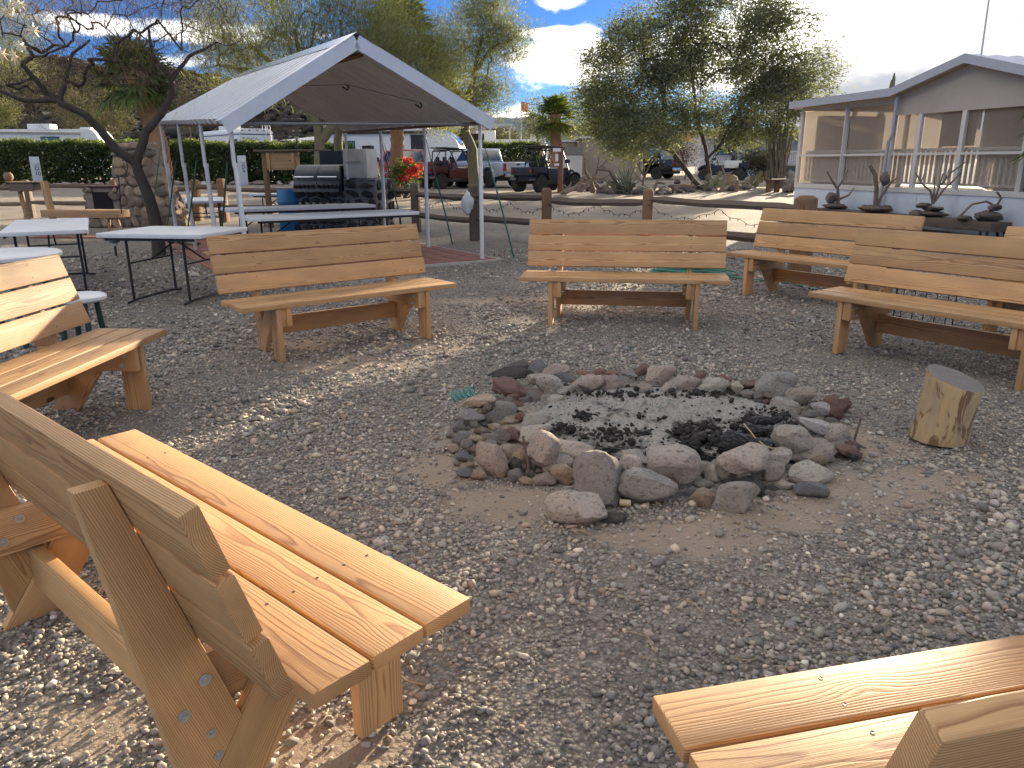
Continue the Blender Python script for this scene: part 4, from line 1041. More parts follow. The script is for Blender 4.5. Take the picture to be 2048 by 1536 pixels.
# wooden wall cabinet on its frame
wf = thing('wooden_cabinet', 'rough plywood cabinet hung on a post frame left of the grill', 'cabinet', (-5.05, 17.5, 0.02), R(-8))
for x in (-0.42, 0.95):
    m = MB().b2((x - 0.05, -0.05, 0), (x + 0.05, 0.05, 1.66)); m.build('post', POSTWOOD, wf, fr((x, 0, 0.8), (0, 0, 1), (1, 0, 0)), bevel=0.006)
m = MB().b2((-0.62, -0.12, 1.66), (1.1, 0.12, 1.70)); m.build('top_plank', OLDWOOD, wf, bevel=0.005)
m = MB().b2((-0.36, -0.06, 1.27), (0.32, 0.18, 1.645)); m.build('box', PLY, wf, fr((0, 0, 1.45), (1, 0, 0), (0, 1, 0)), bevel=0.006)
for x in (-0.31, 0.27):
    m = MB().b2((x - 0.04, -0.085, 1.28), (x + 0.04, -0.061, 1.64)); m.build('batten', FIR, wf, fr((x, -0.07, 1.45), (0, 0, 1), (0, 1, 0)), bevel=0.003)
# blue barrel
bb = thing('blue_barrel', 'blue plastic barrel half hidden behind the folding tables', 'barrel', (-4.72, 16.75, 0.02))
m = MB(); m.lathe([(0.27, 0), (0.29, 0.03), (0.295, 0.3), (0.305, 0.32), (0.295, 0.34), (0.295, 0.6), (0.305, 0.62), (0.295, 0.64), (0.29, 0.86), (0.275, 0.88), (0.26, 0.86)], 28); m.build('drum', mat('blue_plastic', (0.02, 0.16, 0.33), 0.5, var=0.12, dirt=0.25), bb, smooth=45)
m = MB()
m.lathe([(0.05, 0.881), (0.05, 0.9), (0.001, 0.9)], 14, (0.12, 0.05, 0)); m.build('bung', BLACKP, bb)
# solar path lights
def path_light(label, c, h):
    o_ = thing('path_light', label, 'light', c, 0, 'small solar path lights')
    m = MB(); m.tube([(0, 0, 0), (0, 0, h - 0.07)], 0.018, 10); m.build('stake', BLACKP, o_, smooth=50)
    m = MB(); m.lathe([(0.03, h - 0.08), (0.045, h - 0.07), (0.045, h - 0.01)], 16); m.build('lens', mat('frosted_lens', (0.5, 0.48, 0.40), 0.4), o_, smooth=40)
    m = MB(); m.lathe([(0.085, h - 0.01), (0.088, h), (0.06, h + 0.03), (0.001, h + 0.04)], 18); m.build('cap', BLACKP, o_, smooth=40)
path_light('small black solar path light left of the white folding table legs', G(233, 513), 0.24)
path_light('black solar path light standing above the hedge line on the cabinet shelf', (-4.72, 17.55, 1.72), 0.30)

# ------------------------------------------------------------------ stone barbecue on the left
fp = thing('stone_barbecue', 'tan fieldstone outdoor barbecue with chimney under the leaning palm', 'barbecue', (-8.75, 17.9, 0.025), R(8))
m = MB(); m.b2((-0.95, 0.0, 0), (-0.25, 0.8, 0.90)); m.build('hearth_core', MORTAR, fp, bevel=0.03)
prof = [(-0.25, 0), (1.05, 0), (0.80, 0.75), (0.62, 1.45), (0.55, 1.82), (-0.22, 1.80), (-0.36, 1.2), (-0.25, 0.9)]
m = MB().prism(prof, 0.05, 0.85, lambda a, b, tt: (a, tt, b)); m.build('chimney_core', MORTAR, fp, bevel=0.04)
m = MB().b2((-0.80, -0.012, 0.35), (-0.38, 0.05, 0.80)); m.build('fire_opening_shade_slab', mat('hollow_black', (0.012, 0.011, 0.01), 0.95), fp)  # near-black slab: sooty hearth hollow, its shade painted in
m = MB().b2((-1.0, -0.05, 0.905), (-0.2, 0.75, 0.935)); m.build('grill_plate', mat('rusty_plate', (0.14, 0.07, 0.05), 0.7, 0.4, 0.3), fp, bevel=0.004)
FT = [(0.33, 0.25, 0.17), (0.25, 0.19, 0.14), (0.40, 0.31, 0.21), (0.28, 0.21, 0.17), (0.20, 0.16, 0.13), (0.36, 0.24, 0.17)]
stones_on(fp, (-0.95, 0.0, 0.0), (1, 0, 0), (0, 0, 1), (0, -1, 0), 0.7, 0.9, 0.2, FT, -0.01, 0.05, ROCK, lambda a, b: 0.12 < a < 0.6 and 0.3 < b < 0.85)
stones_on(fp, (-0.27, 0.05, 0.0), (1, 0, 0), (0, 0, 1), (0, -1, 0), 1.25, 1.78, 0.22, FT, -0.012, 0.05, ROCK, lambda a, b: a > 1.30 - b * 0.28 or (b > 1.2 and a < 0.0))
stones_on(fp, (1.04, 0.05, 0.0), (0, 1, 0), (-0.31, 0, 0.95), (0.95, 0, 0.31), 0.8, 1.6, 0.22, FT, -0.012, 0.05, ROCK)
stones_on(fp, (-0.24, 0.08, 1.80), (1, 0, 0), (0, 1, 0), (0, 0, 1), 0.8, 0.75, 0.22, FT, 0.02, 0.05, ROCK)
stones_on(fp, (-0.95, 0.8, 0.0), (0, -1, 0), (0, 0, 1), (-1, 0, 0), 0.8, 0.9, 0.2, FT, 0.02, 0.05, ROCK)
hp = thing('brick_strip', 'x', 'x', (-8.0, 15.4, 0.0), R(-4)); del hp['label']; del hp['category']; kind(hp, 'structure')
for i in range(14):
    for j in range(3):
        o = put('brick', tile, hp); o.location = (-1.6 + 0.22 * i, 0.11 * j, 0.004); o.scale = (0.70, 0.35, 1); o.rotation_euler = (0, 0, rnd.uniform(-0.03, 0.03))
# timber bench in front of it
tb = thing('timber_bench', 'thick raw timber bench with one tall end post by the barbecue', 'bench', (-8.55, 15.75, 0.0), R(-10))
m = MB().b2((-0.98, -0.2, 0.40), (0.75, 0.2, 0.55)); m.build('seat_beam', FIR, tb, fr((0, 0, 0.47), (1, 0, 0), (0, 0, 1)), bevel=0.012)
m = MB().box((-0.98, 0.1, 0.55), (0.09, 0.12, 1.12), Matrix.Rotation(R(-5), 3, 'Y')); m.build('end_post', FIR, tb, fr((-0.98, 0.1, 0.5), (0, 0, 1), (1, 0, 0)), bevel=0.008)
for x, dx in ((0.45, -0.03), (0.62, 0.12)):
    m = MB(); m.tube([(x, -0.05, 0.40), (x + dx, -0.08, 0.0)], 0.032, 6); m.build('leg', FIR, tb, fr((x, -0.05, 0.2), (0, 0, 1), (1, 0, 0)))
# wooden letter box on the fence post
lb = thing('wooden_box', 'small dark wooden box with a pale lid on the left fence post', 'box', (-11.55, 18.6, 0.03), R(-14))
m = MB().b2((-0.32, -0.14, 0.80), (0.36, 0.14, 1.0)); m.build('box', OLDWOOD, lb, fr((0, 0, 0.9), (1, 0, 0), (0, 1, 0)), bevel=0.006)
m = MB().b2((-0.36, -0.18, 1.003), (0.42, 0.18, 1.025)); m.build('lid', PLY, lb, fr((0, 0, 1), (1, 0, 0), (0, 0, 1)))
m = MB().b2((0.362, -0.10, 0.83), (0.366, 0.10, 0.98)); m.build('opening_shade_plate', mat('hollow_black', (0.012, 0.011, 0.01), 0.95), lb)  # thin black plate on the solid end, painted as a shaded hole
m = MB(); m.tube([(-0.12, 0, 0), (-0.08, 0, 0.3), (-0.14, 0, 0.55), (-0.15, 0, 0.80)], [0.075, 0.07, 0.06, 0.06], 10); m.build('crooked_post', PLY, lb, fr((-0.1, 0, 0.4), (0, 0, 1), (1, 0, 0)), smooth=50)
# clay pot beside the box top
q = Vector((-11.9, 18.6, 1.06)); m = MB(); m.lathe([(0.05, 0), (0.09, 0.04), (0.11, 0.1), (0.09, 0.17), (0.06, 0.19), (0.07, 0.21)], 16, q); tag(m.build('clay_pot', mat('clay', (0.26, 0.16, 0.10), 0.85, var=0.2), smooth=50), 'small round clay pot on the wooden box lid', 'pot')
# hoop hung from the bare tree
cc0 = AY(230, 333, 12.3); m = MB(); m.tube([cc0 + Vector((0.195 * math.cos(w), 0.03 * math.sin(w), 0.165 * math.sin(w))) for w in [2 * PI * i / 36 for i in range(37)]], 0.007, 6)
m.tube([AY(237, 352, 12.3), AY(241, 400, 12.3), AY(243, 428, 12.3)], 0.008, 6)
m.tube([cc0 + Vector((0.02, 0, 0.165)), AY(228, 290, 12.4)], 0.004, 5)
tag(m.build('wire_hoop', BLACKM, smooth=60), 'thin dark wire hoop hanging from the bare tree limb', 'hoop')
# planks by the trunk and slabs
for i, (px, py, ln, a, lbl) in enumerate([(368, 492, 0.9, -38, 'old grey plank on top of the scrap pile by the bare tree'), (352, 500, 0.8, -44, 'split dark plank lying left in the scrap pile by the bare tree'), (392, 478, 0.9, -30, 'long grey board lying behind the scrap pile by the bare tree'), (420, 512, 0.55, -60, 'short pale board lying beside the pale bench back')]):
    q = G(px, py); m = MB().box((0, 0, 0.03 + 0.03 * (i == 0)), (ln, 0.14, 0.045), Matrix.Rotation(R(6), 3, 'X'))
    o = m.build('plank', OLDWOOD if i < 3 else PLY, None, bevel=0.004); o.location = q; o.rotation_euler = (0, 0, R(a)); tag(o, lbl, 'plank', 'loose planks by the bare tree')
q = (G(652, 571) + G(775, 560)) / 2
m = MB().b2((-0.36, -0.15, 0), (0.36, 0.15, 0.085)); o = m.build('concrete_slab', mat('grey_concrete', (0.36, 0.355, 0.34), 0.9, var=0.12, bump=0.3, bscale=50), None, bevel=0.008); o.location = (q.x, q.y + 0.12, -0.005); o.rotation_euler = (0, 0, R(24)); tag(o, 'flat grey concrete slab on the gravel behind the pale bench', 'slab')
# green hose coil behind the centre bench
m = MB(); pts = []
for i in range(150):
    w = i / 150 * 2 * PI * 3.4; rr_ = 0.30 + 0.03 * math.sin(i * 0.21) + i * 0.0012
    pts.append((2.30 + rr_ * 1.25 * math.cos(w), 9.75 + rr_ * 0.75 * math.sin(w), 0.025 + 0.012 * (i % 40) / 40 + 0.010 * (i // 44)))
pts += [(3.0, 9.35, 0.02), (3.35, 9.0, 0.02), (3.5, 8.4, 0.02)]
m.tube(pts, 0.011, 7); tag(m.build('garden_hose', mat('hose_green', (0.02, 0.17, 0.12), 0.4, var=0.06), smooth=60), 'coiled green garden hose on the gravel behind the centre bench', 'hose')
# roasting forks behind the right bench and a pale rod
rk = thing('fork_rack', 'bundle of thin dark roasting forks behind the right bench', 'forks', (3.62, 6.55, 0))
for i in range(5):
    m = MB(); x = -0.2 + 0.1 * i; m.tube([(x, 0, 0.0), (x + 0.01, 0.02, 0.26), (x + 0.02, 0.02, 0.40)], 0.004, 6); m.tube([(x, 0, 0.0), (x - 0.03, -0.01, 0.05)], 0.004, 6); m.build('fork', BLACKM, rk, smooth=60)
m = MB(); m.tube([(-0.25, 0.02, 0.38), (0.28, 0.02, 0.38)], 0.006, 6); m.build('rack_bar', BLACKM, rk)
for x in (-0.25, 0.28):
    m = MB(); m.tube([(x, 0.02, 0.0), (x, 0.02, 0.38)], 0.006, 6); m.build('rack_leg', BLACKM, rk)
# ================================================================== POST AND RAIL FENCE
FP = [(-16.3, 21.6), (-13.0, 21.0), (-10.4, 20.5), (-7.95, 19.7), (-7.1, 19.2), (-4.75, 18.6), (-2.0, 16.3), (-0.69, 14.6), (0.62, 13.5), (2.25, 12.75), (3.78, 9.95)]
FH = [1.0, 1.0, 1.0, 1.02, 1.05, 1.0, 1.02, 1.03, 1.0, 1.0, 1.0]
fence = thing('rail_fence', 'dark weathered split rail fence running round the yard', 'fence', (0, 0, 0))
for i, (x, y) in enumerate(FP):
    z0 = gz(x, y); m = MB(); w0 = 0.085 if i < 10 else 0.115
    h = FH[i]; rt = Matrix.Rotation(rnd.uniform(-0.35, 0.35) + (0.6 if i == 10 else 0), 3, 'Z')
    poly = [(-w0, -w0), (w0, -w0), (w0, w0), (-w0, w0)]
    vs = [rt @ Vector((a, b, -0.1)) for a, b in poly] + [rt @ Vector((a * 0.97, b * 0.97, h - 0.04)) for a, b in poly] + [rt @ Vector((a * 0.6, b * 0.6, h)) for a, b in poly]
    m.add([v_ + Vector((x, y, z0)) for v_ in vs], [(3, 2, 1, 0), (8, 9, 10, 11)] + [(r_ * 4 + k, r_ * 4 + (k + 1) % 4, r_ * 4 + 4 + (k + 1) % 4, r_ * 4 + 4 + k) for r_ in (0, 1) for k in range(4)])
    m.build('fence_post', OLDWOOD if i in (1, 7, 6) else POSTWOOD, fence, fr((x, y, z0 + 0.5), (0, 0, 1), (1, 0.2, 0)), bevel=0.008)
for i in range(len(FP) - 1):
    a, b = Vector((*FP[i], 0)), Vector((*FP[i + 1], 0))
    for zr in (0.80, 0.38):
        pts = []
        e = (b - a).normalized() * 0.16
        n_ = 7; sag = rnd.uniform(-0.03, 0.01)
        for k in range(n_ + 1):
            q = (a + e * -0.2).lerp(b + e * 0.2, k / n_); z = zr + gz(q.x, q.y) + rnd.uniform(-0.006, 0.006) + sag * math.sin(PI * k / n_) + (0.035 if i % 2 else -0.01)
            pts.append(Vector((q.x, q.y, z)) + Vector((rnd.uniform(-0.01, 0.01), 0, 0)))
        m = MB(); m.tube(pts, [0.035] + [rnd.uniform(0.058, 0.075) for _ in range(n_ - 1)] + [0.035], 6)
        m.build('rail', OLDWOOD, fence, fr((a + b) / 2 + Vector((0, 0, zr)), b - a, (0, 0, 1)), smooth=35)
# fairy lights slung under the rails
for i in range(6, 10):
    a, b = Vector((*FP[i], 0.74)), Vector((*FP[i + 1], 0.74))
    root = thing('light_string', ['dark fairy light string on the rail behind the white plastic bag post', 'dark fairy light string on the rail left of the tall rail post', 'dark fairy light string on the rail behind the centre bench', 'dark fairy light string on the rail near the fence corner'][i - 6], 'light string', (a + b) / 2, 0, 'fairy light strings on the fence')
    off = (a + b) / 2; m = MB(); pts = []
    for k in range(41):
        q = a.lerp(b, k / 40); q.z += gz(q.x, q.y) - 0.16 * abs(math.sin(k / 40 * PI * 2)) + 0.02 * math.sin(k * 1.3); pts.append(q + Vector((0, -0.09, 0)) - off)
    m.tube(pts, 0.004, 5); m.build('cable', BLACKP, root)
    m = MB()
    for k in range(1, 40, 2):
        m.tube([pts[k], pts[k] + Vector((rnd.uniform(-0.02, 0.02), 0, -0.04))], [0.008, 0.004], 5)
    bl = m.build('bulbs', BLACKP, root); kind(bl, 'stuff')
# white plastic bag on a post
bv, bf = ico(3); rs = np.random.RandomState(5); d = bv * np.array([0.10, 0.05, 0.2])
nzb_ = np.array([mnoise.fractal(Vector(p * 2.1), 0.8, 2.2, 4) for p in bv]); d = d * (1 + 0.35 * nzb_[:, None]); d[:, 0] *= (1.15 - 0.5 * (bv[:, 2] > 0) * bv[:, 2])
q = AY(935, 405, 14.45); o = put('plastic_bag', np_mesh('plastic_bag', d, bf, mat('white_film', (0.66, 0.66, 0.67), 0.3, var=0.08, bump=0.4, bscale=25), None, True)); o.location = q; tag(o, 'crumpled white plastic bag hanging on the fence post', 'bag')

# ================================================================== HOUSE WITH SCREENED PORCH
HA = Vector((7.52, 20.7, 0)); hu = Vector((0.288, -0.9576, 0)); hn_ = Vector((0.9576, 0.288, 0))
HR = math.atan2(hu.y, hu.x)
house = thing('porch_house', 'low house with a screened gable porch and white skirting on the right', 'house', HA, HR)
# local: x along the porch front (towards the camera), y = away from us into the house
def hb(name, m_, *boxes, bevel=0.0, **kw):
    m = MB()
    for lo, hi in boxes: m.b2(lo, hi)
    return m.build(name, m_, house, bevel=bevel, **kw)
SK = mat('white_skirting', (0.62, 0.66, 0.70), 0.55, var=0.06, dirt=0.25, dirtcol=(0.40, 0.37, 0.33), dscale=1.2)
BEIGE = mat('beige_panel', (0.52, 0.44, 0.36), 0.7, var=0.08, dirt=0.15, dscale=1.5, bump=0.1, bscale=60)
TRIMW = mat('cream_trim', (0.68, 0.63, 0.56), 0.55, var=0.06)
DECK = mat('deck_grey', (0.30, 0.27, 0.24), 0.7)
BROWN = mat('brown_siding', (0.075, 0.055, 0.045), 0.8, var=0.2, streak=(1, 1, 0.05), vscale=20)
HL = 12.5; ZF = 0.83
ins = lambda: None
for k in range(6):
    x0 = k * 2.08; hb('skirt_panel', SK, ((x0 + 0.004, 0.0, 0.0), (x0 + 2.076, 0.03, ZF - 0.09)), bevel=0.004)
hb('deck_edge', TRIMW, ((0, -0.02, ZF - 0.088), (HL, 0.05, ZF + 0.02)))
hb('deck', DECK, ((0, 0.052, ZF - 0.06), (HL, 3.4, ZF)))
hb('inner_wall', mat('house_siding', (0.50, 0.44, 0.36), 0.7, var=0.05), ((2.4, 3.4, 0), (HL, 3.5, 3.3)))
hb('inner_window', GLASS, ((4.2, 3.36, 1.5), (5.4, 3.395, 2.4)))
hb('inner_door', TRIMW, ((6.2, 3.35, ZF), (7.1, 3.395, 2.85)))
hb('end_wall_bay', BROWN, ((-0.42, 0.9, 0.75), (-0.36, 3.0, 2.62)))
hb('rear_screen_post', TRIMW, ((0.0, 3.3, ZF), (0.09, 3.39, 2.8))); hb('rear_screen_post', TRIMW, ((1.2, 3.35, ZF), (1.28, 3.395, 2.75)))
zroof = lambda x: 2.76 + 0.0123 * x if x < 3.26 else (2.80 + (x - 3.26) * 0.255 if x < 5.1 else 3.269 - (min(x, 7.6) - 5.1) * 0.27)
# gable panel above the screens
poly = [(0.0, 2.64), (0.0, zroof(0) - 0.03), (3.26, zroof(3.26) - 0.03), (5.1, zroof(5.1) - 0.03), (7.6, zroof(7.6) - 0.03), (HL, zroof(9) - 0.03), (HL, 2.36), (3.2, 2.36), (3.2, 2.60)]
m = MB().prism(poly, 0.01, 0.05, lambda a, b, tt: (a, tt, b)); m.build('gable_panel', BEIGE, house)
# posts, mid rails
for x in (0.02, 1.68, 3.2, 3.95, 5.07, 6.5, 8.0, 10.4):
    hb('screen_post', TRIMW, ((x - 0.05, -0.005, ZF + 0.02), (x + 0.05, 0.075, 2.62 if x < 3.1 else 2.36)), bevel=0.005)
hb('mid_rail', TRIMW, ((0.0, 0.0, 1.52), (HL, 0.06, 1.57)))
# balustrade behind the screen
hb('hand_rail', TRIMW, ((0.1, 0.16, 1.60), (HL, 0.22, 1.66)))
hb('bottom_rail', TRIMW, ((0.1, 0.17, ZF + 0.08), (HL, 0.21, ZF + 0.13)))
bal = MB().b2((-0.021, -0.021, 0), (0.021, 0.021, 0.665)).mesh('baluster', TRIMW)
for k in range(80):
    o = put('baluster', bal, house); o.location = (0.14 + 0.128 * k, 0.19, ZF + 0.131)
# insect screen: woven mesh that lets half the light through
SCR = bpy.data.materials.new('insect_screen'); SCR.use_nodes = True
t = NT(SCR.node_tree)
tc = t.n('ShaderNodeTexCoord').outputs['Object']
df = t.n('ShaderNodeBsdfDiffuse', {0: (0.58, 0.51, 0.43, 1)}); tl = t.n('ShaderNodeBsdfTranslucent', {0: (0.60, 0.51, 0.41, 1)}); tr = t.n('ShaderNodeBsdfTransparent', {0: (1, 1, 1, 1)})
f1 = t.n('ShaderNodeMixShader', {0: 0.45, 1: df.outputs[0], 2: tl.outputs[0]})
nn = t.noise(tc, 1.3, 3).outputs[0]
mx_ = t.n('ShaderNodeMixShader', {0: t.m('ADD', 0.50, t.m('MULTIPLY', nn, 0.16)), 1: tr.outputs[0], 2: f1.outputs[0]})
o = t.n('ShaderNodeOutputMaterial'); t.link(mx_.outputs[0], o.inputs[0])
xs = [0.02, 1.68, 3.2, 3.95, 5.07, 6.5, 8.0, 10.4]
for a, b in zip(xs[:-1], xs[1:]):
    top_ = 2.62 if b < 3.25 else 2.36
    m = MB(); m.add([(a + 0.05, 0.09, ZF + 0.02), (b - 0.05, 0.09, ZF + 0.02), (b - 0.05, 0.09, top_), (a + 0.05, 0.09, top_)], [(0, 1, 2, 3)]); m.build('screen_panel', SCR, house)
SHADE = bpy.data.materials.new('shade_cloth'); SHADE.use_nodes = True
t = NT(SHADE.node_tree)
df = t.n('ShaderNodeBsdfDiffuse', {0: (0.46, 0.40, 0.33, 1)}); tl = t.n('ShaderNodeBsdfTranslucent', {0: (0.50, 0.43, 0.36, 1)}); tr = t.n('ShaderNodeBsdfTransparent')
f1 = t.n('ShaderNodeMixShader', {0: 0.35, 1: df.outputs[0], 2: tl.outputs[0]}); mx_ = t.n('ShaderNodeMixShader', {0: 0.93, 1: tr.outputs[0], 2: f1.outputs[0]})
o = t.n('ShaderNodeOutputMaterial'); t.link(mx_.outputs[0], o.inputs[0])
for y0, y1 in ((0.1, 1.6), (1.68, 3.3)):
    m = MB(); m.add([(0.0, y0, ZF + 0.02), (0.0, y1, ZF + 0.02), (0.0, y1, 2.75), (0.0, y0, 2.75)], [(0, 1, 2, 3)]); m.build('shade_panel', SHADE, house)
hb('end_post', TRIMW, ((-0.03, 1.60, ZF), (0.05, 1.68, 2.75)))
m = MB(); m.add([(0.05, 3.34, ZF + 0.5), (2.4, 3.34, ZF + 0.5), (2.4, 3.34, 2.8), (0.05, 3.34, 2.75)], [(0, 1, 2, 3)]); m.build('shade_panel', SHADE, house)
# porch things seen through the screen
hb('porch_blind', mat('tan_blind', (0.40, 0.31, 0.20), 0.8, var=0.1, streak=(1, 1, 30)), ((1.4, 3.25, 1.75), (2.35, 3.28, 2.7)))
# roof
RMAT = mat('porch_roof_metal', (0.60, 0.61, 0.64), 0.4, 0.2, 0.06, dirt=0.2)
FAS = mat('grey_fascia', (0.50, 0.50, 0.53), 0.5, 0.2, 0.06)
ROOFX = [-0.22, 3.26, 5.1, 7.6, 10.5]; RD0, RD1 = -0.22, 9.0
m = MB()
for a, b in zip(ROOFX[:-1], ROOFX[1:]):
    n_ = int((RD1 - RD0) / 0.25); vs = []
    for k in range(n_ + 1):
        y = RD0 + (RD1 - RD0) * k / n_; h = 0.03 if k % 2 else 0.0
        vs += [(a, y, zroof(a) + 0.09 + h), (b, y, zroof(b - 1e-6) + 0.09 + h)]
    m.add(vs, [(2 * k, 2 * k + 1, 2 * k + 3, 2 * k + 2) for k in range(n_)])
m.build('roof_sheet', RMAT, house)
m = MB()
for a, b in zip(ROOFX[:-1], ROOFX[1:]):
    za, zb = zroof(a), zroof(b - 1e-6)
    m.add([(a, RD0 - 0.03, za - 0.05), (b, RD0 - 0.03, zb - 0.05), (b, RD0 - 0.03, zb + 0.12), (a, RD0 - 0.03, za + 0.12), (a, RD0, za - 0.05), (b, RD0, zb - 0.05), (b, RD0, zb + 0.12), (a, RD0, za + 0.12)], [(0, 1, 2, 3), (7, 6, 5, 4), (0, 4, 5, 1), (3, 2, 6, 7), (0, 3, 7, 4), (1, 5, 6, 2)])
m.build('gable_fascia', FAS, house)
m = MB()
for a, b in zip(ROOFX[:-1], ROOFX[1:]):
    za, zb = zroof(a), zroof(b - 1e-6)
    m.add([(a, RD0, za - 0.02), (b, RD0, zb - 0.02), (b, 9.0, zb - 0.02), (a, 9.0, za - 0.02)], [(0, 1, 2, 3)])
m.build('soffit', BEIGE, house)
hb('eave_fascia', FAS, ((-0.25, RD0, zroof(-0.22) - 0.05), (-0.222, RD1, zroof(-0.22) + 0.12)))
m = MB(); m.tube([(3.34, -0.10, 2.74), (3.34, -0.10, 1.95), (3.24, -0.10, 1.8), (3.22, -0.10, 0.1)], 0.038, 10); m.build('downspout', mat('grey_downspout', (0.42, 0.42, 0.45), 0.5), house, smooth=50)
m = MB(); m.tube([(1.72, -0.03, 2.7), (1.68, -0.03, 0.3)], 0.012, 6); m.build('conduit', FAS, house)
m = MB(); m.tube([(5.15, 0.1, 3.3), (5.1, 0.12, 4.75)], [0.018, 0.012], 8); m.build('antenna', FAS, house, smooth=60)
# wooden steps at the left end
for k in range(3):
    hb('step', OLDWOOD, ((-1.1 + 0.02 * k, 0.6 + 0.28 * k, 0.14 + 0.2 * k), (-0.1, 0.9 + 0.28 * k, 0.19 + 0.2 * k)), bevel=0.004)
# brown wall beyond the house's left end
# ------------------------------------------------------------------ driftwood ornaments on rocks along the skirting
DRIFT = wood('driftwood', (0.25, 0.18, 0.13), (0.10, 0.07, 0.05), 120, 0.85, 0.25)
def on_skirt(s, off=0.45): return HA + hu * s - hn_ * off + Vector((0, 0, 0.312))
def ornament(label, base, branches, rocks, cat='ornament'):
    r_ = thing('driftwood_ornament', label, cat, base, 0, 'driftwood ornaments along the white skirting')
    for k, (dx, dz, w, h) in enumerate(rocks):
        o = put('rock', rock_data('r', k % 6, ROCK), r_); o.location = (dx * 0.95, dx * -0.3, dz + h / 2); o.scale = (w, w * 0.8, h); o.color = (0.14, 0.105, 0.085, 1) if k % 2 == 0 else (0.20, 0.17, 0.15, 1); o.rotation_euler = (0, 0, k * 1.3)
    for pts, r0, r1 in branches:
        n_ = len(pts); m = MB(); m.tube([Vector((x * 0.97, x * -0.22 + 0.02 * math.sin(5 * z), z)) for x, z in pts], [(r0 + (r1 - r0) * i / (n_ - 1)) * 0.72 for i in range(n_)], 7); m.build('branch', DRIFT, r_, smooth=60)
    return r_
ornament('forked driftwood antler with a dark knot on the leftmost skirting rock', on_skirt(2.2), [([(0.06, 0.1), (0.02, 0.45), (-0.12, 0.62), (-0.28, 0.86)], 0.06, 0.022), ([(0.0, 0.48), (0.10, 0.66), (0.18, 0.90)], 0.04, 0.018), ([(0.06, 0.22), (0.28, 0.32), (0.38, 0.50)], 0.05, 0.015)], [(0, 0, 0.6, 0.14), (-0.1, 0.12, 0.34, 0.28)])
ornament('upright driftwood fork holding a round dark ball by the skirting', on_skirt(3.5), [([(0.0, 0.05), (-0.02, 0.5), (-0.1, 0.8), (-0.24, 1.0)], 0.075, 0.05), ([(0.02, 0.1), (0.12, 0.4), (0.26, 0.65), (0.36, 0.74)], 0.05, 0.02)], [(0, 0, 0.75, 0.16), (-0.2, 0.02, 0.3, 0.15), (0.22, 0.02, 0.3, 0.14), (0.12, 0.56, 0.27, 0.32)])
ornament('many-branched driftwood twig tree on a stack of flat rocks', on_skirt(5.08), [([(0.0, 0.25), (-0.08, 0.5), (-0.28, 0.66), (-0.42, 0.86)], 0.04, 0.018), ([(-0.30, 0.67), (-0.26, 0.84)], 0.02, 0.012), ([(0.0, 0.25), (-0.02, 0.55), (-0.06, 0.78)], 0.03, 0.014), ([(0.0, 0.25), (0.06, 0.6), (0.08, 0.85)], 0.035, 0.014), ([(0.02, 0.3), (0.16, 0.55), (0.3, 0.72), (0.40, 0.86)], 0.035, 0.013), ([(0.08, 0.62), (0.24, 0.88), (0.46, 1.06)], 0.03, 0.012), ([(0.14, 0.7), (0.18, 0.95)], 0.02, 0.01)], [(0, 0, 0.55, 0.13), (0.02, 0.1, 0.5, 0.12), (-0.16, 0.17, 0.34, 0.11), (0.16, 0.0, 0.4, 0.1), (-0.3, 0, 0.3, 0.13)])
ornament('curved driftwood arm with a hooked branch beside dark rocks at far right of the skirting', on_skirt(6.28), [([(-0.42, 0.06), (-0.22, 0.3), (0.02, 0.36), (0.14, 0.30)], 0.03, 0.03), ([(0.22, 0.3), (0.26, 0.42), (0.20, 0.5), (0.16, 0.53)], 0.03, 0.025)], [(0.1, 0, 0.5, 0.2), (0.18, 0.18, 0.3, 0.14), (-0.3, 0, 0.3, 0.10), (-0.05, 0, 0.26, 0.16)])
shf = thing('timber_shelf', 'long dark timber shelf carrying the driftwood ornaments along the skirting', 'shelf', HA + hu * 4.2 - hn_ * 0.45, HR)
m = MB().b2((-2.6, -0.25, 0.14), (2.5, 0.25, 0.31)); m.build('beam', OLDWOOD, shf, fr((0, 0, 0.22), (1, 0, 0), (0, 0, 1)), bevel=0.01)
for x in (-2.3, 0.0, 2.25, 2.4):
    for y in (-0.2, 0.2):
        m = MB(); m.tube([(x, y, 0.14), (x + 0.02, y * 1.1, 0.0)], 0.025, 8); m.build('leg', BLACKM, shf)
wb = thing('driftwood_lump', 'grey gnarled driftwood lump beside the low table at the house corner', 'driftwood', G(1585, 385) + Vector((0, 0, 0)))
for k in range(5):
    o = put('gnarl', rock_data('l', k, LAVA), wb); o.location = (rnd.uniform(-0.35, 0.35), rnd.uniform(-0.2, 0.2), 0.15 + 0.12 * k); o.scale = (0.6, 0.5, 0.34); o.color = (0.24, 0.20, 0.17, 1); o.rotation_euler = (k, k * 2, k)
lt = thing('low_table', 'low dark wooden table by the driftwood at the house corner', 'table', G(1553, 384))
m = MB().b2((-0.5, -0.3, 0.48), (0.5, 0.3, 0.54)); m.build('top', OLDWOOD, lt, fr((0, 0, 0.5), (1, 0, 0), (0, 0, 1)))
for x in (-0.36, 0.0, 0.36):
    m = MB().b2((x - 0.08, -0.12, 0), (x + 0.08, 0.12, 0.48)); m.build('leg', POSTWOOD, lt, fr((x, 0, 0.2), (0, 0, 1), (1, 0, 0)))

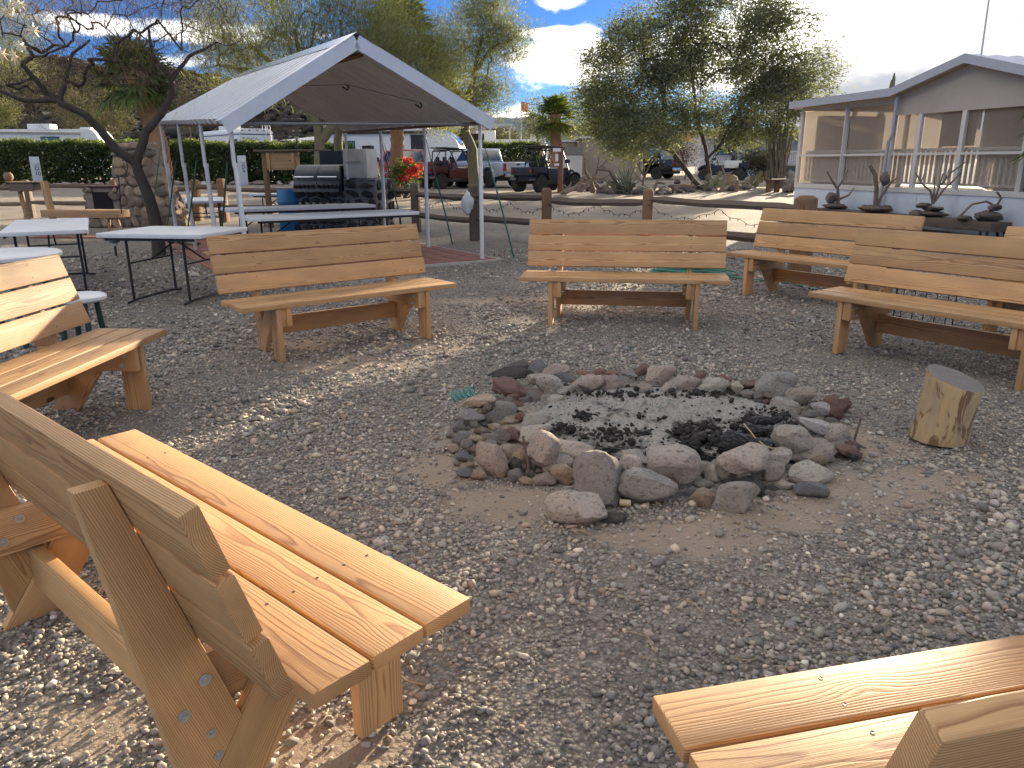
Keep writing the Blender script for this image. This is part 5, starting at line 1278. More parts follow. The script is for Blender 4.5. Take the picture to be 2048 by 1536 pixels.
# ================================================================== BUILDINGS BEYOND THE LANE
def simple_mesh(parent, name, m_, *boxes, bevel=0.0):
    m = MB()
    for lo, hi in boxes: m.b2(lo, hi)
    return m.build(name, m_, parent, bevel=bevel)
TANW = mat('tan_stucco', (0.36, 0.30, 0.235), 0.85, var=0.06, vscale=1.5, bump=0.2, bscale=30, dirt=0.15, dscale=0.8)
q = AY(1163, 352, 52); q.z = gz(q.x, q.y)
shed = thing('tan_shed', 'plain tan flat-roofed shed wall behind the hanging mesquite branches', 'shed', q)
simple_mesh(shed, 'wall', TANW, ((0.0, 0, 0), (3.95, 5.0, 2.62)))
simple_mesh(shed, 'roof', mat('white_roofing', (0.62, 0.63, 0.64), 0.5), ((-0.15, -0.15, 2.623), (4.1, 5.15, 2.74)))
simple_mesh(shed, 'corner_pipe', POSTW, ((3.96, -0.08, 0), (4.02, -0.02, 2.55)))
simple_mesh(shed, 'rear_wing', TANW, ((-1.4, 4.0, 0), (0.0, 8.0, 2.5))); simple_mesh(shed, 'rear_wing_roof', mat('white_roofing'), ((-1.6, 3.9, 2.503), (0.1, 8.1, 2.62)))
q = AY(1128, 350, 50); q.z = gz(q.x, q.y)
ws = thing('white_shed', 'small white storage shed with grey barn roof beside the tan shed', 'shed', q)
simple_mesh(ws, 'wall', mat('shed_white', (0.62, 0.61, 0.57), 0.6), ((0, 0, 0), (1.15, 2.2, 1.62)))
m = MB().prism([(-0.08, 1.625), (1.23, 1.625), (1.02, 2.0), (0.57, 2.12), (0.13, 2.0)], -0.1, 2.3, lambda a, b, tt: (a, tt, b)); m.build('roof', mat('grey_shingle', (0.22, 0.20, 0.185), 0.85, bump=0.3), ws)
m = MB().b2((0.32, -0.02, 0.05), (0.36, -0.004, 1.5)); m.build('door_trim', WHITE, ws)
# house beyond with white porch
q = Vector((17.0, 58.0, 0)); q.z = gz(q.x, q.y)
h2 = thing('white_porch_house', 'white mobile home with railed porch half hidden behind the mesquite tree', 'house', q, R(6))
SIDW = mat('white_siding', (0.60, 0.60, 0.58), 0.6, var=0.04, streak=(1, 1, 12))
simple_mesh(h2, 'wall', SIDW, ((-2.4, 2.2, 0.7), (11, 8, 3.2)))
simple_mesh(h2, 'skirt', mat('pale_blue_skirt', (0.58, 0.63, 0.68), 0.6), ((-2.4, 2.1, 0), (11, 2.18, 0.7)))
simple_mesh(h2, 'roof', mat('mint_roof', (0.50, 0.58, 0.57), 0.5), ((-2.8, -0.2, 3.25), (11.3, 8.4, 3.42)))
simple_mesh(h2, 'deck', DECK, ((2.0, 0, 0.72), (8.2, 2.19, 0.85)))
for x in (2.2, 2.6, 4.9, 8.0):
    simple_mesh(h2, 'porch_post', WHITE, ((x - 0.06, 0.05, 0.85), (x + 0.06, 0.17, 3.25)))
simple_mesh(h2, 'hand_rail', WHITE, ((2.0, 0.08, 1.75), (8.1, 0.14, 1.81)))
bal2 = MB().b2((-0.03, -0.02, 0), (0.03, 0.02, 0.92)).mesh('baluster', WHITE)
for k in range(40):
    o = put('baluster', bal2, h2); o.location = (2.1 + 0.152 * k, 0.11, 0.84)
for x0, x1 in ((3.0, 4.2), (5.3, 6.9), (-1.4, 0.2), (7.3, 8.2)):
    w_o = simple_mesh(h2, 'window', WHITE, ((x0 - 0.08, 2.14, 1.45), (x1 + 0.08, 2.198, 2.75))); simple_mesh(w_o, 'pane', GLASS, ((x0, 2.11, 1.53), (x1, 2.135, 2.67)))
# stair rail at the left end
for k in range(12):
    m = MB().b2((-3.2 + 0.14 * k, 0.9, 0.75 - 0.085 * (11 - k) * 0.75), (-3.14 + 0.14 * k, 0.96, 1.7 - 0.085 * (11 - k) * 0.75)); m.build('stair_baluster', WHITE, h2)
m = MB(); m.tube([(-3.25, 0.93, 1.03), (-1.55, 0.93, 1.75)], 0.05, 6); m.tube([(-3.25, 0.93, 0.2), (-1.55, 0.93, 0.92)], 0.05, 6); m.build('stair_rail', WHITE, h2)
for k in range(4):
    simple_mesh(h2, 'stair_step', DECK, ((-3.1 + 0.4 * k, 0.95, 0.0 + 0.17 * k), (-2.68 + 0.4 * k, 2.1, 0.17 + 0.17 * k)))
# timber sign post by the lane
q = G(1120, 386); sp_ = thing('sign_post', 'brown square timber post with small white plates by the lane', 'post', q)
m = MB().b2((-0.11, -0.11, -0.1), (0.11, 0.11, 1.85)); m.build('post', wood('red_post', (0.19, 0.085, 0.05), (0.09, 0.04, 0.025), 90, 0.8, 0.1), sp_, fr((0, 0, 0.9), (0, 0, 1), (1, 0, 0)), bevel=0.01)
for z, w_, h_ in ((1.78, 0.34, 0.14), (1.46, 0.12, 0.3), (1.18, 0.2, 0.1)):
    m = MB().b2((-0.16 - w_ / 2, -0.135, z - h_ / 2), (-0.16 + w_ / 2, -0.112, z + h_ / 2)); m.build('plate', WHITE, sp_)
# flag on a pole far behind
q = Vector((1.05, 78.0, 0)); q.z = gz(q.x, q.y); fl = thing('red_flag', 'small red flag on a thin pole far beyond the lane', 'flag', q)
m = MB(); m.tube([(0, 0, 0), (0, 0, 6.7)], 0.035, 6); m.build('pole', STEEL, fl)
vs = [(0.0 + 0.11 * i, 0.06 * math.sin(i * 1.2), z - 0.03 * i) for z in (6.65, 6.2, 5.75) for i in range(7)]
m = MB().add(vs, [(r_ * 7 + i, r_ * 7 + i + 1, (r_ + 1) * 7 + i + 1, (r_ + 1) * 7 + i) for r_ in range(2) for i in range(6)]); m.build('cloth', mat('red_cloth', (0.55, 0.045, 0.05), 0.8), fl)
# numbered site pedestals in front of the hedge
def text_mesh(s_, size, m_, parent, mtx, name='lettering'):
    cu = bpy.data.curves.new('t', 'FONT'); cu.body = s_; cu.size = size; cu.align_x = 'CENTER'; cu.align_y = 'CENTER'; cu.extrude = 0.004
    o_ = bpy.data.objects.new('t', cu); COL.objects.link(o_)
    dg = bpy.context.evaluated_depsgraph_get(); me = bpy.data.meshes.new_from_object(o_.evaluated_get(dg)); bpy.data.objects.remove(o_)
    me.materials.clear(); me.materials.append(m_); me.name = name
    r_ = put(name, me, parent); r_.matrix_local = mtx
    return r_
INK = mat('black_ink', (0.02, 0.02, 0.022), 0.6)
FACEC = Matrix.Rotation(PI / 2, 4, 'X')
for px, py, D, lab, tx in ((76, 362, 44.0, 'grey utility pedestal numbered ten in front of the hedge', ('D', '10')), (487, 355, 46.0, 'grey utility pedestal seen between the left canopy posts', ('D', '9'))):
    q = AY(px, py, D); q.z = gz(q.x, q.y)
    pd = thing('utility_pedestal', lab, 'pedestal', q, math.atan2(q.x, q.y) * -1, 'numbered site pedestals along the hedge')
    m = MB().b2((-0.24, -0.16, 0), (0.24, 0.16, 1.66)); m.build('cabinet', mat('pedestal_grey', (0.52, 0.56, 0.60), 0.5, 0.1, 0.06), pd, bevel=0.015)
    m = MB(); m.lathe([(0.12, 0), (0.12, 0.05), (0.10, 0.09), (0.001, 0.1)], 16, (0, 0, 0), 'y'); mo = m.build('meter', mat('meter_glass', (0.62, 0.63, 0.63), 0.2), pd, smooth=40); mo.location = (0.06, -0.162, 1.34); mo.rotation_euler = (0, 0, PI)
    for k, s_ in enumerate(tx):
        text_mesh(s_, 0.30, INK, pd, Matrix.Translation((0.06, -0.170, 1.02 - 0.27 * k)) @ FACEC, 'number')

# ================================================================== CACTUS AND DRIFTWOOD BED ROUND THE BIG TREE
GT = [(0.13, 0.105, 0.085), (0.09, 0.075, 0.065), (0.20, 0.16, 0.125), (0.33, 0.29, 0.25), (0.07, 0.06, 0.055)]
bed = thing('rock_bed_border', 'row of dark rocks edging the cactus bed under the mesquite', 'rock border', G(1300, 385))
b0 = G(1300, 385)
for k in range(130):
    px = rnd.uniform(1125, 1500); py = 372 + 16 * (1 - abs(px - 1290) / 260) + rnd.uniform(-7, 5)
    if rnd.random() < 0.25: py -= rnd.uniform(4, 14)
    q = G(px, py); s_ = rnd.uniform(0.16, 0.5)
    o = put('rock', rock_data(rnd.choice('ral'), rnd.randrange(6), ROCK), bed); o.location = q - b0 + Vector((0, 0, s_ * 0.2)); o.scale = (s_ * 1.2, s_, s_ * 0.7); o.rotation_euler = (0, 0, rnd.uniform(0, 6)); c = rnd.choice(GT); o.color = (*c, 1)
def drift(label, px, py, branches, sc=1.0):
    q = G(px, py); r_ = thing('driftwood', label, 'driftwood', q, 0, 'driftwood stumps in the cactus bed')
    for pts, r0, r1 in branches:
        m = MB(); n_ = len(pts); m.tube([Vector((x * sc, 0.1 * math.sin(3 * x + 2 * z), z * sc)) for x, z in pts], [(r0 + (r1 - r0) * i / (n_ - 1)) * sc for i in range(n_)], 7); m.build('branch', DRIFT, r_, smooth=60)
drift('gnarled driftwood stump at the left tip of the cactus bed', 1150, 388, [([(-0.5, 0.05), (0.0, 0.25), (0.3, 0.5), (0.36, 0.75)], 0.12, 0.05), ([(0.1, 0.1), (0.3, 0.6), (0.2, 0.7)], 0.1, 0.04), ([(0.2, 0.1), (0.55, 0.4), (0.6, 0.55)], 0.09, 0.03), ([(-0.6, 0.0), (-0.2, 0.35), (-0.15, 0.5)], 0.07, 0.02)])
drift('tall forked pale driftwood in the left of the cactus bed', 1182, 386, [([(0.1, 0), (0.0, 0.5), (-0.25, 0.9), (-0.3, 1.45)], 0.12, 0.03), ([(0.05, 0.5), (0.25, 0.9), (0.3, 1.5)], 0.08, 0.02), ([(0.2, 0.9), (0.55, 1.25), (0.75, 1.5)], 0.05, 0.015), ([(0.1, 0.6), (0.5, 0.6), (0.8, 0.75)], 0.05, 0.02), ([(0.0, 0.4), (-0.5, 0.5)], 0.06, 0.02)])
drift('driftwood shaped like a bent arched branch in the cactus bed', 1216, 386, [([(0.4, 0), (0.35, 0.5), (0.05, 0.95), (-0.45, 1.0)], 0.16, 0.06), ([(-0.2, 0), (0.0, 0.4), (0.1, 0.55)], 0.1, 0.04), ([(0.0, 0.98), (-0.35, 1.15)], 0.05, 0.03)])
drift('small twisted driftwood on the rocks right of the fence post', 1318, 384, [([(-0.3, 0.0), (-0.1, 0.4), (0.25, 0.35)], 0.09, 0.04), ([(-0.1, 0.35), (-0.05, 0.55)], 0.05, 0.03)])
drift('dark twig lying low beside the big tree trunk', 1368, 382, [([(-0.5, 0.1), (0.0, 0.25), (0.4, 0.2)], 0.09, 0.06), ([(0.3, 0.2), (0.42, 0.62)], 0.04, 0.015)])
drift('gnarled dark wood by the prickly pears right of the big tree', 1450, 384, [([(-0.2, 0), (0.0, 0.6), (-0.2, 1.1)], 0.1, 0.03), ([(0.0, 0.5), (0.3, 0.9)], 0.07, 0.02), ([(0.5, 0.0), (0.52, 0.5)], 0.1, 0.07)])
drift('bare grey shrub skeleton standing before the black pickup', 1285, 378, [([(0.0, 0), (0.05, 0.6), (-0.3, 1.2), (-0.5, 1.7)], 0.07, 0.012), ([(0.05, 0.5), (0.3, 1.1), (0.5, 1.6)], 0.06, 0.012), ([(0.05, 0.5), (0.05, 1.1), (0.1, 1.75)], 0.05, 0.012), ([(-0.2, 1.0), (-0.1, 1.6)], 0.03, 0.01), ([(0.25, 1.0), (0.2, 1.6)], 0.03, 0.01), ([(0.0, 0.3), (-0.45, 0.8), (-0.7, 1.2)], 0.04, 0.01)])
# cholla: jointed green arms
CHO = mat('cholla_skin', (0.13, 0.145, 0.09), 0.8, var=0.25, bump=0.6, bscale=40)
def cholla(label, px, py, n_, h, sp):
    q = G(px, py); r_ = thing('cholla_cactus', label, 'cactus', q, 0, 'cholla cacti in the bed')
    for k in range(n_):
        a = rnd.uniform(0, 2 * PI); e = rnd.uniform(0.2, 1.2); L = h * rnd.uniform(0.6, 1.1); d = Vector((math.cos(a) * math.cos(e) * sp, math.sin(a) * math.cos(e) * sp, math.sin(e))); b = Vector((rnd.uniform(-sp, sp) * 0.35, rnd.uniform(-0.3, 0.3), 0))
        m = MB(); m.tube([b, b + d * L * 0.5 + Vector((0, 0, 0.05)), b + d * L], [0.03, 0.034, 0.02], 6); m.build('arm', CHO, r_, smooth=60)
cholla('dense low green cholla thicket in the middle of the cactus bed', 1250, 388, 46, 1.1, 0.85)
cholla('spiky low agave like cactus beyond the bed by the stair rail', 1335, 352, 26, 1.3, 0.9)
def prickly(label, px, py, n_):
    q = G(px, py); r_ = thing('prickly_pear', label, 'cactus', q, 0, 'prickly pear cacti in the bed')
    m0 = mat('prickly_pad', (0.20, 0.20, 0.11), 0.7, var=0.2)
    for k in range(n_):
        m = MB(); m.lathe([(0.02, -0.02), (0.13, -0.015), (0.15, 0), (0.13, 0.015), (0.02, 0.02)], 12, (0, 0, 0), 'y'); o = m.build('pad', m0, r_, smooth=60)
        o.location = (rnd.uniform(-0.5, 0.5), rnd.uniform(-0.2, 0.2), rnd.uniform(0.12, 0.7)); o.rotation_euler = (rnd.uniform(-0.5, 0.5), rnd.uniform(-0.6, 0.6), rnd.uniform(-1, 1)); o.scale = (0.9, 1, 1.15)
prickly('prickly pear clump right of the big tree trunk', 1432, 380, 18)
prickly('prickly pear clump near the tall ocotillo', 1522, 374, 16)
br = thing('barrel_cactus', 'round tan barrel cactus beside the prickly pears', 'cactus', G(1462, 378)); m = MB(); m.lathe([(0.2, 0), (0.30, 0.15), (0.31, 0.35), (0.24, 0.55), (0.08, 0.64), (0.001, 0.64)], 22); m.build('body', mat('barrel_skin', (0.30, 0.22, 0.13), 0.8, bump=0.5), br)
m = MB(); m.tube([G(1467, 360), G(1467, 360) + Vector((0, 0, 1.05))], 0.2, 12); tag(m.build('timber_stub', POSTWOOD, None, fr(G(1467, 360), (0, 0, 1), (1, 0, 0)), smooth=40), 'short round brown timber stub behind the barrel cactus', 'post')
# white rocks along hedge and yard bits
for i, (px, py, s_, lb_) in enumerate([(775, 372, 0.55, 'white painted rock under the red bougainvillea'), (822, 375, 0.5, 'second white rock right of the bougainvillea')]):
    o = put('white_rock', rock_data('r', i, ROCK)); o.location = G(px, py) + Vector((0, 0, 0.12)); o.scale = (s_, s_ * 0.7, s_ * 0.55); o.color = (0.62, 0.61, 0.58, 1); tag(o, lb_, 'rock')
hr = thing('hedge_edging', 'row of pale rocks along the foot of the long hedge', 'rock border', (-25, 46.5, gz(0, 46.5)))
for k in range(60):
    o = put('rock', rock_data(rnd.choice('ra'), rnd.randrange(6), ROCK), hr); x = -15 + 34 * k / 60 + rnd.uniform(-0.3, 0.3); s_ = rnd.uniform(0.25, 0.7); o.location = (x, rnd.uniform(-0.5, 0.5), 0.08); o.scale = (s_ * 1.3, s_, s_ * 0.6); c = rnd.choice([(0.42, 0.38, 0.33), (0.30, 0.25, 0.2), (0.55, 0.52, 0.48), (0.2, 0.17, 0.14)]); o.color = (*c, 1); o.rotation_euler = (0, 0, rnd.uniform(0, 6))
# star lights on a wire, top left
sl_ = thing('star_light_string', 'string of small pale star lights hanging in the top left corner', 'light string', AY(40, 40, 4.6))
o0_ = AY(40, 40, 4.6); STAR = mat('star_plastic', (0.78, 0.70, 0.48), 0.4, var=0.05)
m = MB(); m.tube([AY(x, y, 4.6) - o0_ for x, y in ((-260, -120), (-20, -10), (25, 8), (60, 45), (40, 85), (15, 95), (-40, 115), (-120, 60))], 0.0025, 5); m.build('wire', mat('clear_wire', (0.35, 0.34, 0.3), 0.5), sl_)
for k, (px, py, s_) in enumerate(((22, 14, 0.05), (38, 10, 0.045), (66, 62, 0.046), (40, 92, 0.04), (27, 112, 0.046), (2, 108, 0.05), (12, 24, 0.04))):
    c = AY(px, py, 4.6) - o0_; m = MB(); vs = [(0, 0.014, 0), (0, -0.014, 0)] + [((s_ if i % 2 == 0 else s_ * 0.45) * math.cos(w), 0, (s_ if i % 2 == 0 else s_ * 0.45) * math.sin(w)) for i, w in enumerate([2 * PI * j / 16 for j in range(16)])]
    rt = Matrix.Rotation(rnd.uniform(-1, 1) + (1.1 if k in (3, 4) else 0), 3, 'Z') @ Matrix.Rotation(rnd.uniform(-0.6, 0.6), 3, 'X')
    m.add([rt @ Vector(v_) + c for v_ in vs], [(0, 2 + i, 2 + (i + 1) % 16) for i in range(16)] + [(1, 2 + (i + 1) % 16, 2 + i) for i in range(16)]); m.build('star', STAR, sl_)
# ================================================================== VEHICLES
def wheel(parent, c, r, w, rim=RIM, knob=False):
    root = MB(); n = 40
    tyre = MB(); prof = [(r * 0.62, -w / 2), (r * 0.9, -w / 2), (r, -w * 0.36), (r, w * 0.36), (r * 0.9, w / 2), (r * 0.62, w / 2)]
    tyre.lathe(prof, n, (0, 0, 0), 'y')
    if knob:
        for k in range(22):
            a = 2 * PI * k / 22
            for yy in (-w * 0.3, w * 0.3):
                tyre.box((math.cos(a + (0.14 if yy > 0 else 0)) * r, yy, math.sin(a + (0.14 if yy > 0 else 0)) * r), (0.035, w * 0.36, 0.055), Matrix.Rotation(-a, 3, 'Y'))
    o = tyre.build('wheel', TYRE, parent, smooth=40); o.location = c
    d = MB(); d.lathe([(r * 0.60, -w * 0.46), (r * 0.63, -w * 0.505), (r * 0.60, -w * 0.49), (r * 0.48, -w * 0.42), (r * 0.16, -w * 0.40), (r * 0.14, -w * 0.46), (0.001, -w * 0.46)], 24, (0, 0, 0), 'y')
    d.lathe([(r * 0.60, w * 0.46), (r * 0.63, w * 0.505), (r * 0.60, w * 0.49), (r * 0.48, w * 0.42), (r * 0.16, w * 0.40), (r * 0.14, w * 0.46), (0.001, w * 0.46)], 24, (0, 0, 0), 'y')
    ro = d.build('rim', rim, o, smooth=40)
    m = MB()
    for k in range(8):
        a = 2 * PI * k / 8
        for yy in (-w * 0.44, w * 0.44):
            m.lathe([(r * 0.06, yy - 0.012), (r * 0.075, yy), (r * 0.06, yy + 0.012)], 8, (math.cos(a) * r * 0.34, 0, math.sin(a) * r * 0.34), 'y')
    kind(m.build('rim_holes', BLACKM, o), 'stuff')
    return o
def arch(cx, r, z0, n=12): return [(cx + r * math.cos(PI - PI * i / n), z0 + r * math.sin(PI - PI * i / n)) for i in range(n + 1)]
def pickup(label, loc, rz, paint, crew=False, trim=CHROME, tail_col=(0.32, 0.012, 0.012)):
    """x forward, y left; about 5.6 m long"""
    t_ = thing('pickup_truck', label, 'pickup', loc, rz, 'pickup trucks parked along the lane')
    W2 = 0.98; L0, L1 = -2.75, 2.8; zb = 0.52; zd = 1.18; r = 0.41; wx = (-1.55, 1.85)
    bot = [(L0 + 0.05, zb + 0.12)] + [p_ for p_ in arch(wx[0], 0.50, zb)] + [p_ for p_ in arch(wx[1], 0.50, zb)] + [(L1 - 0.12, zb)]
    cabx = (-0.62, 1.0) if not crew else (-1.0, 1.15)
    prof = bot + [(L1, zb + 0.25), (L1 - 0.02, 0.98), (L1 - 0.15, 1.12), (cabx[1] + 0.35, 1.24), (cabx[0], 1.27), (L0 + 0.03, 1.24), (L0, 1.20), (L0, zb + 0.3)]
    m = MB().prism(prof, -W2, W2, lambda a, b, tt: (a, tt, b)); m.build('body', paint, t_, bevel=0.035, smooth=40)
    # dark bed well on top
    m = MB().b2((L0 + 0.12, -W2 + 0.1, 1.12), (cabx[0] - 0.08, W2 - 0.1, 1.276)); m.build('bed_well', BLACKP, t_)
    # cab with sloping glass house
    zt = 1.92 if not crew else 1.90
    lo = [(cabx[0], W2 - 0.04), (cabx[1] + 0.42, W2 - 0.05)]; hi = [(cabx[0] + 0.14, W2 - 0.2), (cabx[1] - 0.22, W2 - 0.21)]
    def ring(x0, x1, y0, y1, z): return [(x0, -y0, z), (x1, -y1, z), (x1, y1, z), (x0, y0, z)]
    vs = ring(lo[0][0], lo[1][0], lo[0][1], lo[1][1], 1.22) + ring(hi[0][0], hi[1][0], hi[0][1], hi[1][1], zt)
    m = MB().add(vs, [(3, 2, 1, 0), (4, 5, 6, 7), (0, 1, 5, 4), (1, 2, 6, 5), (2, 3, 7, 6), (3, 0, 4, 7)]); m.build('cab', paint, t_, bevel=0.05, seg=3, smooth=40)
    # windows as panes set on the cab faces
    def pane(a, b, c, d, out, name='window', mt=GLASS, u0=0.08, u1=0.92, v0=0.14, v1=0.86):
        a, b, c, d = map(Vector, (a, b, c, d)); f = lambda u, v: (a.lerp(b, u)).lerp(d.lerp(c, u), v)
        n_ = Vector(out) * 0.012
        q = [f(u0, v0), f(u1, v0), f(u1 - 0.02, v1), f(u0 + 0.02, v1)]
        m = MB().add([p_ + n_ for p_ in q] + [p_ - n_ * 0.5 for p_ in q], [(0, 1, 2, 3), (7, 6, 5, 4), (0, 4, 5, 1), (1, 5, 6, 2), (2, 6, 7, 3), (3, 7, 4, 0)]); return m.build(name, mt, t_)
    V = [Vector(v_) for v_ in vs]
    pane(V[0], V[3], V[7], V[4], (-1, 0, 0.1), 'rear_window')
    pane(V[2], V[1], V[5], V[6], (0.8, 0, 0.5), 'windscreen')
    for s in (-1, 1):
        i = (0, 1, 5, 4) if s < 0 else (3, 2, 6, 7)
        A, B_, C_, D_ = [V[k] for k in i]
        if crew:
            pane(A, B_, C_, D_, (0, s, 0.2), 'side_window', u0=0.06, u1=0.44); pane(A, B_, C_, D_, (0, s, 0.2), 'side_window', u0=0.48, u1=0.84)
        else:
            pane(A, B_, C_, D_, (0, s, 0.2), 'side_window', u0=0.12, u1=0.84)
        yy = s * (W2 + 0.004)
        # door seams, handle, mirror, moulding
        for dx in ([cabx[0] + 0.12, cabx[1] + 0.12] if not crew else [cabx[0] + 0.1, 0.05, cabx[1] + 0.12]):
            m = MB().b2((dx - 0.006, yy - 0.004, 0.62), (dx + 0.006, yy + 0.004, 1.22)); m.build('door_seam', BLACKP, t_)
        for dx in ([cabx[0] + 0.24] if not crew else [cabx[0] + 0.24, 0.18]):
            m = MB().b2((dx, yy - 0.02, 1.06), (dx + 0.2, yy + 0.02, 1.11)); m.build('door_handle', BLACKP, t_, bevel=0.008)
        m = MB().b2((L0 + 1.75, yy - 0.012, 0.70), (1.25, yy + 0.012, 0.74)); m.build('side_moulding', trim, t_)
        m = MB().b2((cabx[1] + 0.1, s * (W2 + 0.02), 1.28), (cabx[1] + 0.2, s * (W2 + 0.26), 1.52)); m.build('mirror', BLACKP, t_, bevel=0.02)
        m = MB().b2((L0 - 0.008, s * (W2 - 0.17), 0.82), (L0 + 0.06, s * (W2 + 0.008), 1.18)); m.build('tail_light', mat('tail_lens%s' % tail_col[0], tail_col, 0.2, coat=0.6), t_, bevel=0.01)
        m = MB().b2((L1 - 0.06, s * (W2 - 0.34), 0.86), (L1 + 0.012, s * (W2 - 0.04), 1.04)); m.build('headlight', mat('head_lens', (0.6, 0.62, 0.65), 0.1, coat=0.8), t_, bevel=0.01)
        for x in wx:
            wheel(t_, (x, s * (W2 - 0.14), r), r, 0.27)
            m = MB(); m.tube([(x + 0.50 * math.cos(w), s * (W2 + 0.006), zb + 0.0 + 0.50 * math.sin(w)) for w in [PI * i / 14 for i in range(15)]], 0.022, 6); m.build('wheel_arch', paint, t_, smooth=60)
    m = MB().b2((L0 - 0.14, -W2 + 0.02, 0.52), (L0 + 0.02, W2 - 0.02, 0.74)); m.build('rear_bumper', trim, t_, bevel=0.025)
    m = MB().b2((L1 - 0.05, -W2 + 0.02, 0.46), (L1 + 0.12, W2 - 0.02, 0.72)); m.build('front_bumper', trim, t_, bevel=0.03)
    m = MB().b2((L0 - 0.010, -W2 + 0.20, 0.78), (L0 + 0.01, W2 - 0.20, 1.215)); m.build('tailgate', paint, t_, bevel=0.012)
    m = MB().b2((L0 - 0.022, -0.12, 1.08), (L0 - 0.010, 0.12, 1.16)); m.build('tailgate_handle', BLACKP, t_)
    m = MB().b2((L0 - 0.152, -0.16, 0.56), (L0 - 0.141, 0.16, 0.70)); m.build('number_plate', WHITE, t_)
    m = MB().b2((L0 + 0.3, -W2 + 0.15, 0.34), (L1 - 0.3, W2 - 0.15, 0.60)); m.build('underbody', BLACKP, t_)
    m = MB().b2((L1 - 0.01, -0.55, 0.76), (L1 + 0.012, 0.55, 1.02)); m.build('grille', BLACKP, t_, bevel=0.01)
    return t_
def utv(label, loc, rz, paint, roof=True, accent=None):
    """side by side buggy; x forward, about 3.1 m long"""
    t_ = thing('utility_buggy', label, 'buggy', loc, rz, 'side by side buggies parked by the lane')
    r = 0.36
    for x in (-1.0, 1.15):
        for s in (-1, 1):
            wheel(t_, (x, s * 0.66, r), r, 0.27, BLACKM, True)
            m = MB(); m.tube([(x, s * 0.62, r), (x, s * 0.25, 0.5)], 0.04, 6); m.build('axle_arm', BLACKM, t_)
            m = MB(); m.tube([(x - 0.1, s * 0.45, 0.45), (x - 0.1, s * 0.38, 0.85)], 0.045, 8); m.build('shock', accent or BLACKM, t_, smooth=60)
            m = MB(); n_ = 9
            vs = [(x + 0.46 * math.cos(PI * (0.08 + 0.84 * i / n_)), s * y, 0.40 + 0.44 * math.sin(PI * (0.08 + 0.84 * i / n_))) for i in range(n_ + 1) for y in (0.40, 0.80)]
            m.add(vs, [(2 * i, 2 * i + 1, 2 * i + 3, 2 * i + 2) for i in range(n_)]); m.build('fender', paint, t_, smooth=60)
    m = MB().prism([(-0.62, 0.32), (0.75, 0.32), (1.0, 0.55), (0.95, 0.72), (0.62, 0.78), (0.55, 0.45), (-0.45, 0.45), (-0.62, 0.72)], -0.62, 0.62, lambda a, b, tt: (a, tt, b)); m.build('tub', BLACKP, t_, bevel=0.02)
    m = MB().prism([(0.62, 0.62), (1.55, 0.55), (1.62, 0.72), (1.35, 0.92), (0.78, 1.04), (0.62, 0.98)], -0.52, 0.52, lambda a, b, tt: (a, tt, b)); m.build('hood', paint, t_, bevel=0.04)
    for s in (-1, 1):
        m = MB().b2((1.5, s * 0.30, 0.72), (1.62, s * 0.50, 0.82)); m.build('headlight', mat('head_lens', (0.6, 0.62, 0.65), 0.1, coat=0.8), t_, bevel=0.015)
        m = MB().b2((-1.53, s * 0.52, 0.84), (-1.50, s * 0.64, 0.98)); m.build('tail_light', mat('tail_lens0.32', (0.32, 0.012, 0.012), 0.2), t_)
    # cargo bed
    m = MB().b2((-1.5, -0.68, 0.72), (-0.55, 0.68, 0.78)); m.b2((-1.5, -0.68, 0.78), (-1.45, 0.68, 1.06)); m.b2((-0.60, -0.68, 0.78), (-0.55, 0.68, 1.06)); m.b2((-1.5, -0.68, 0.78), (-0.55, -0.63, 1.06)); m.b2((-1.5, 0.63, 0.78), (-0.55, 0.68, 1.06)); m.build('cargo_bed', paint, t_, bevel=0.015)
    m = MB().b2((-1.35, -0.4, 0.45), (-0.7, 0.4, 0.71)); m.build('engine', BLACKM, t_, bevel=0.03)
    for y in (-0.32, 0.32):
        m = MB().b2((-0.45, y - 0.24, 0.62), (0.05, y + 0.24, 0.76)); m.build('seat_cushion', BLACKP, t_, bevel=0.04)
        m = MB().box((-0.42, y, 1.05), (0.14, 0.46, 0.62), Matrix.Rotation(R(-10), 3, 'Y')); m.build('seat_back', BLACKP, t_, bevel=0.05)
        m = MB().box((-0.50, y, 1.43), (0.10, 0.26, 0.18)); m.build('headrest', BLACKP, t_, bevel=0.04)
    m = MB(); c = Vector((0.42, 0.32, 1.12)); m.tube([c + Vector((0.06 * math.sin(w), 0.17 * math.cos(w), 0.15 * math.sin(w))) for w in [2 * PI * i / 20 for i in range(21)]], 0.015, 6); m.tube([c, c + Vector((0.3, 0, -0.2))], 0.02, 6); m.build('steering_wheel', BLACKM, t_, smooth=60)
    for s in (-1, 1):
        m = MB(); m.tube([(0.92, s * 0.60, 0.92), (0.48, s * 0.60, 1.78), (0.40, s * 0.58, 1.84), (-0.50, s * 0.58, 1.86), (-0.60, s * 0.60, 1.78), (-0.68, s * 0.62, 0.80)], 0.03, 8); m.tube([(-0.1, s * 0.60, 1.845), (-0.64, s * 0.61, 1.15)], 0.022, 8); m.build('roll_cage', BLACKM, t_, smooth=60)
        m = MB().b2((-0.45, s * 0.60, 0.48), (0.62, s * 0.65, 0.92)); m.build('door', paint, t_, bevel=0.02)
        m = MB().b2((0.62, s * 0.62, 1.22), (0.72, s * 0.86, 1.38)); m.build('mirror', BLACKP, t_, bevel=0.02)
    m = MB(); m.tube([(0.48, -0.6, 1.78), (0.48, 0.6, 1.78)], 0.025, 8); m.tube([(-0.6, -0.6, 1.78), (-0.6, 0.6, 1.78)], 0.025, 8); m.tube([(-0.66, -0.6, 1.25), (-0.66, 0.6, 1.25)], 0.025, 8); m.build('cage_crossbar', BLACKM, t_)
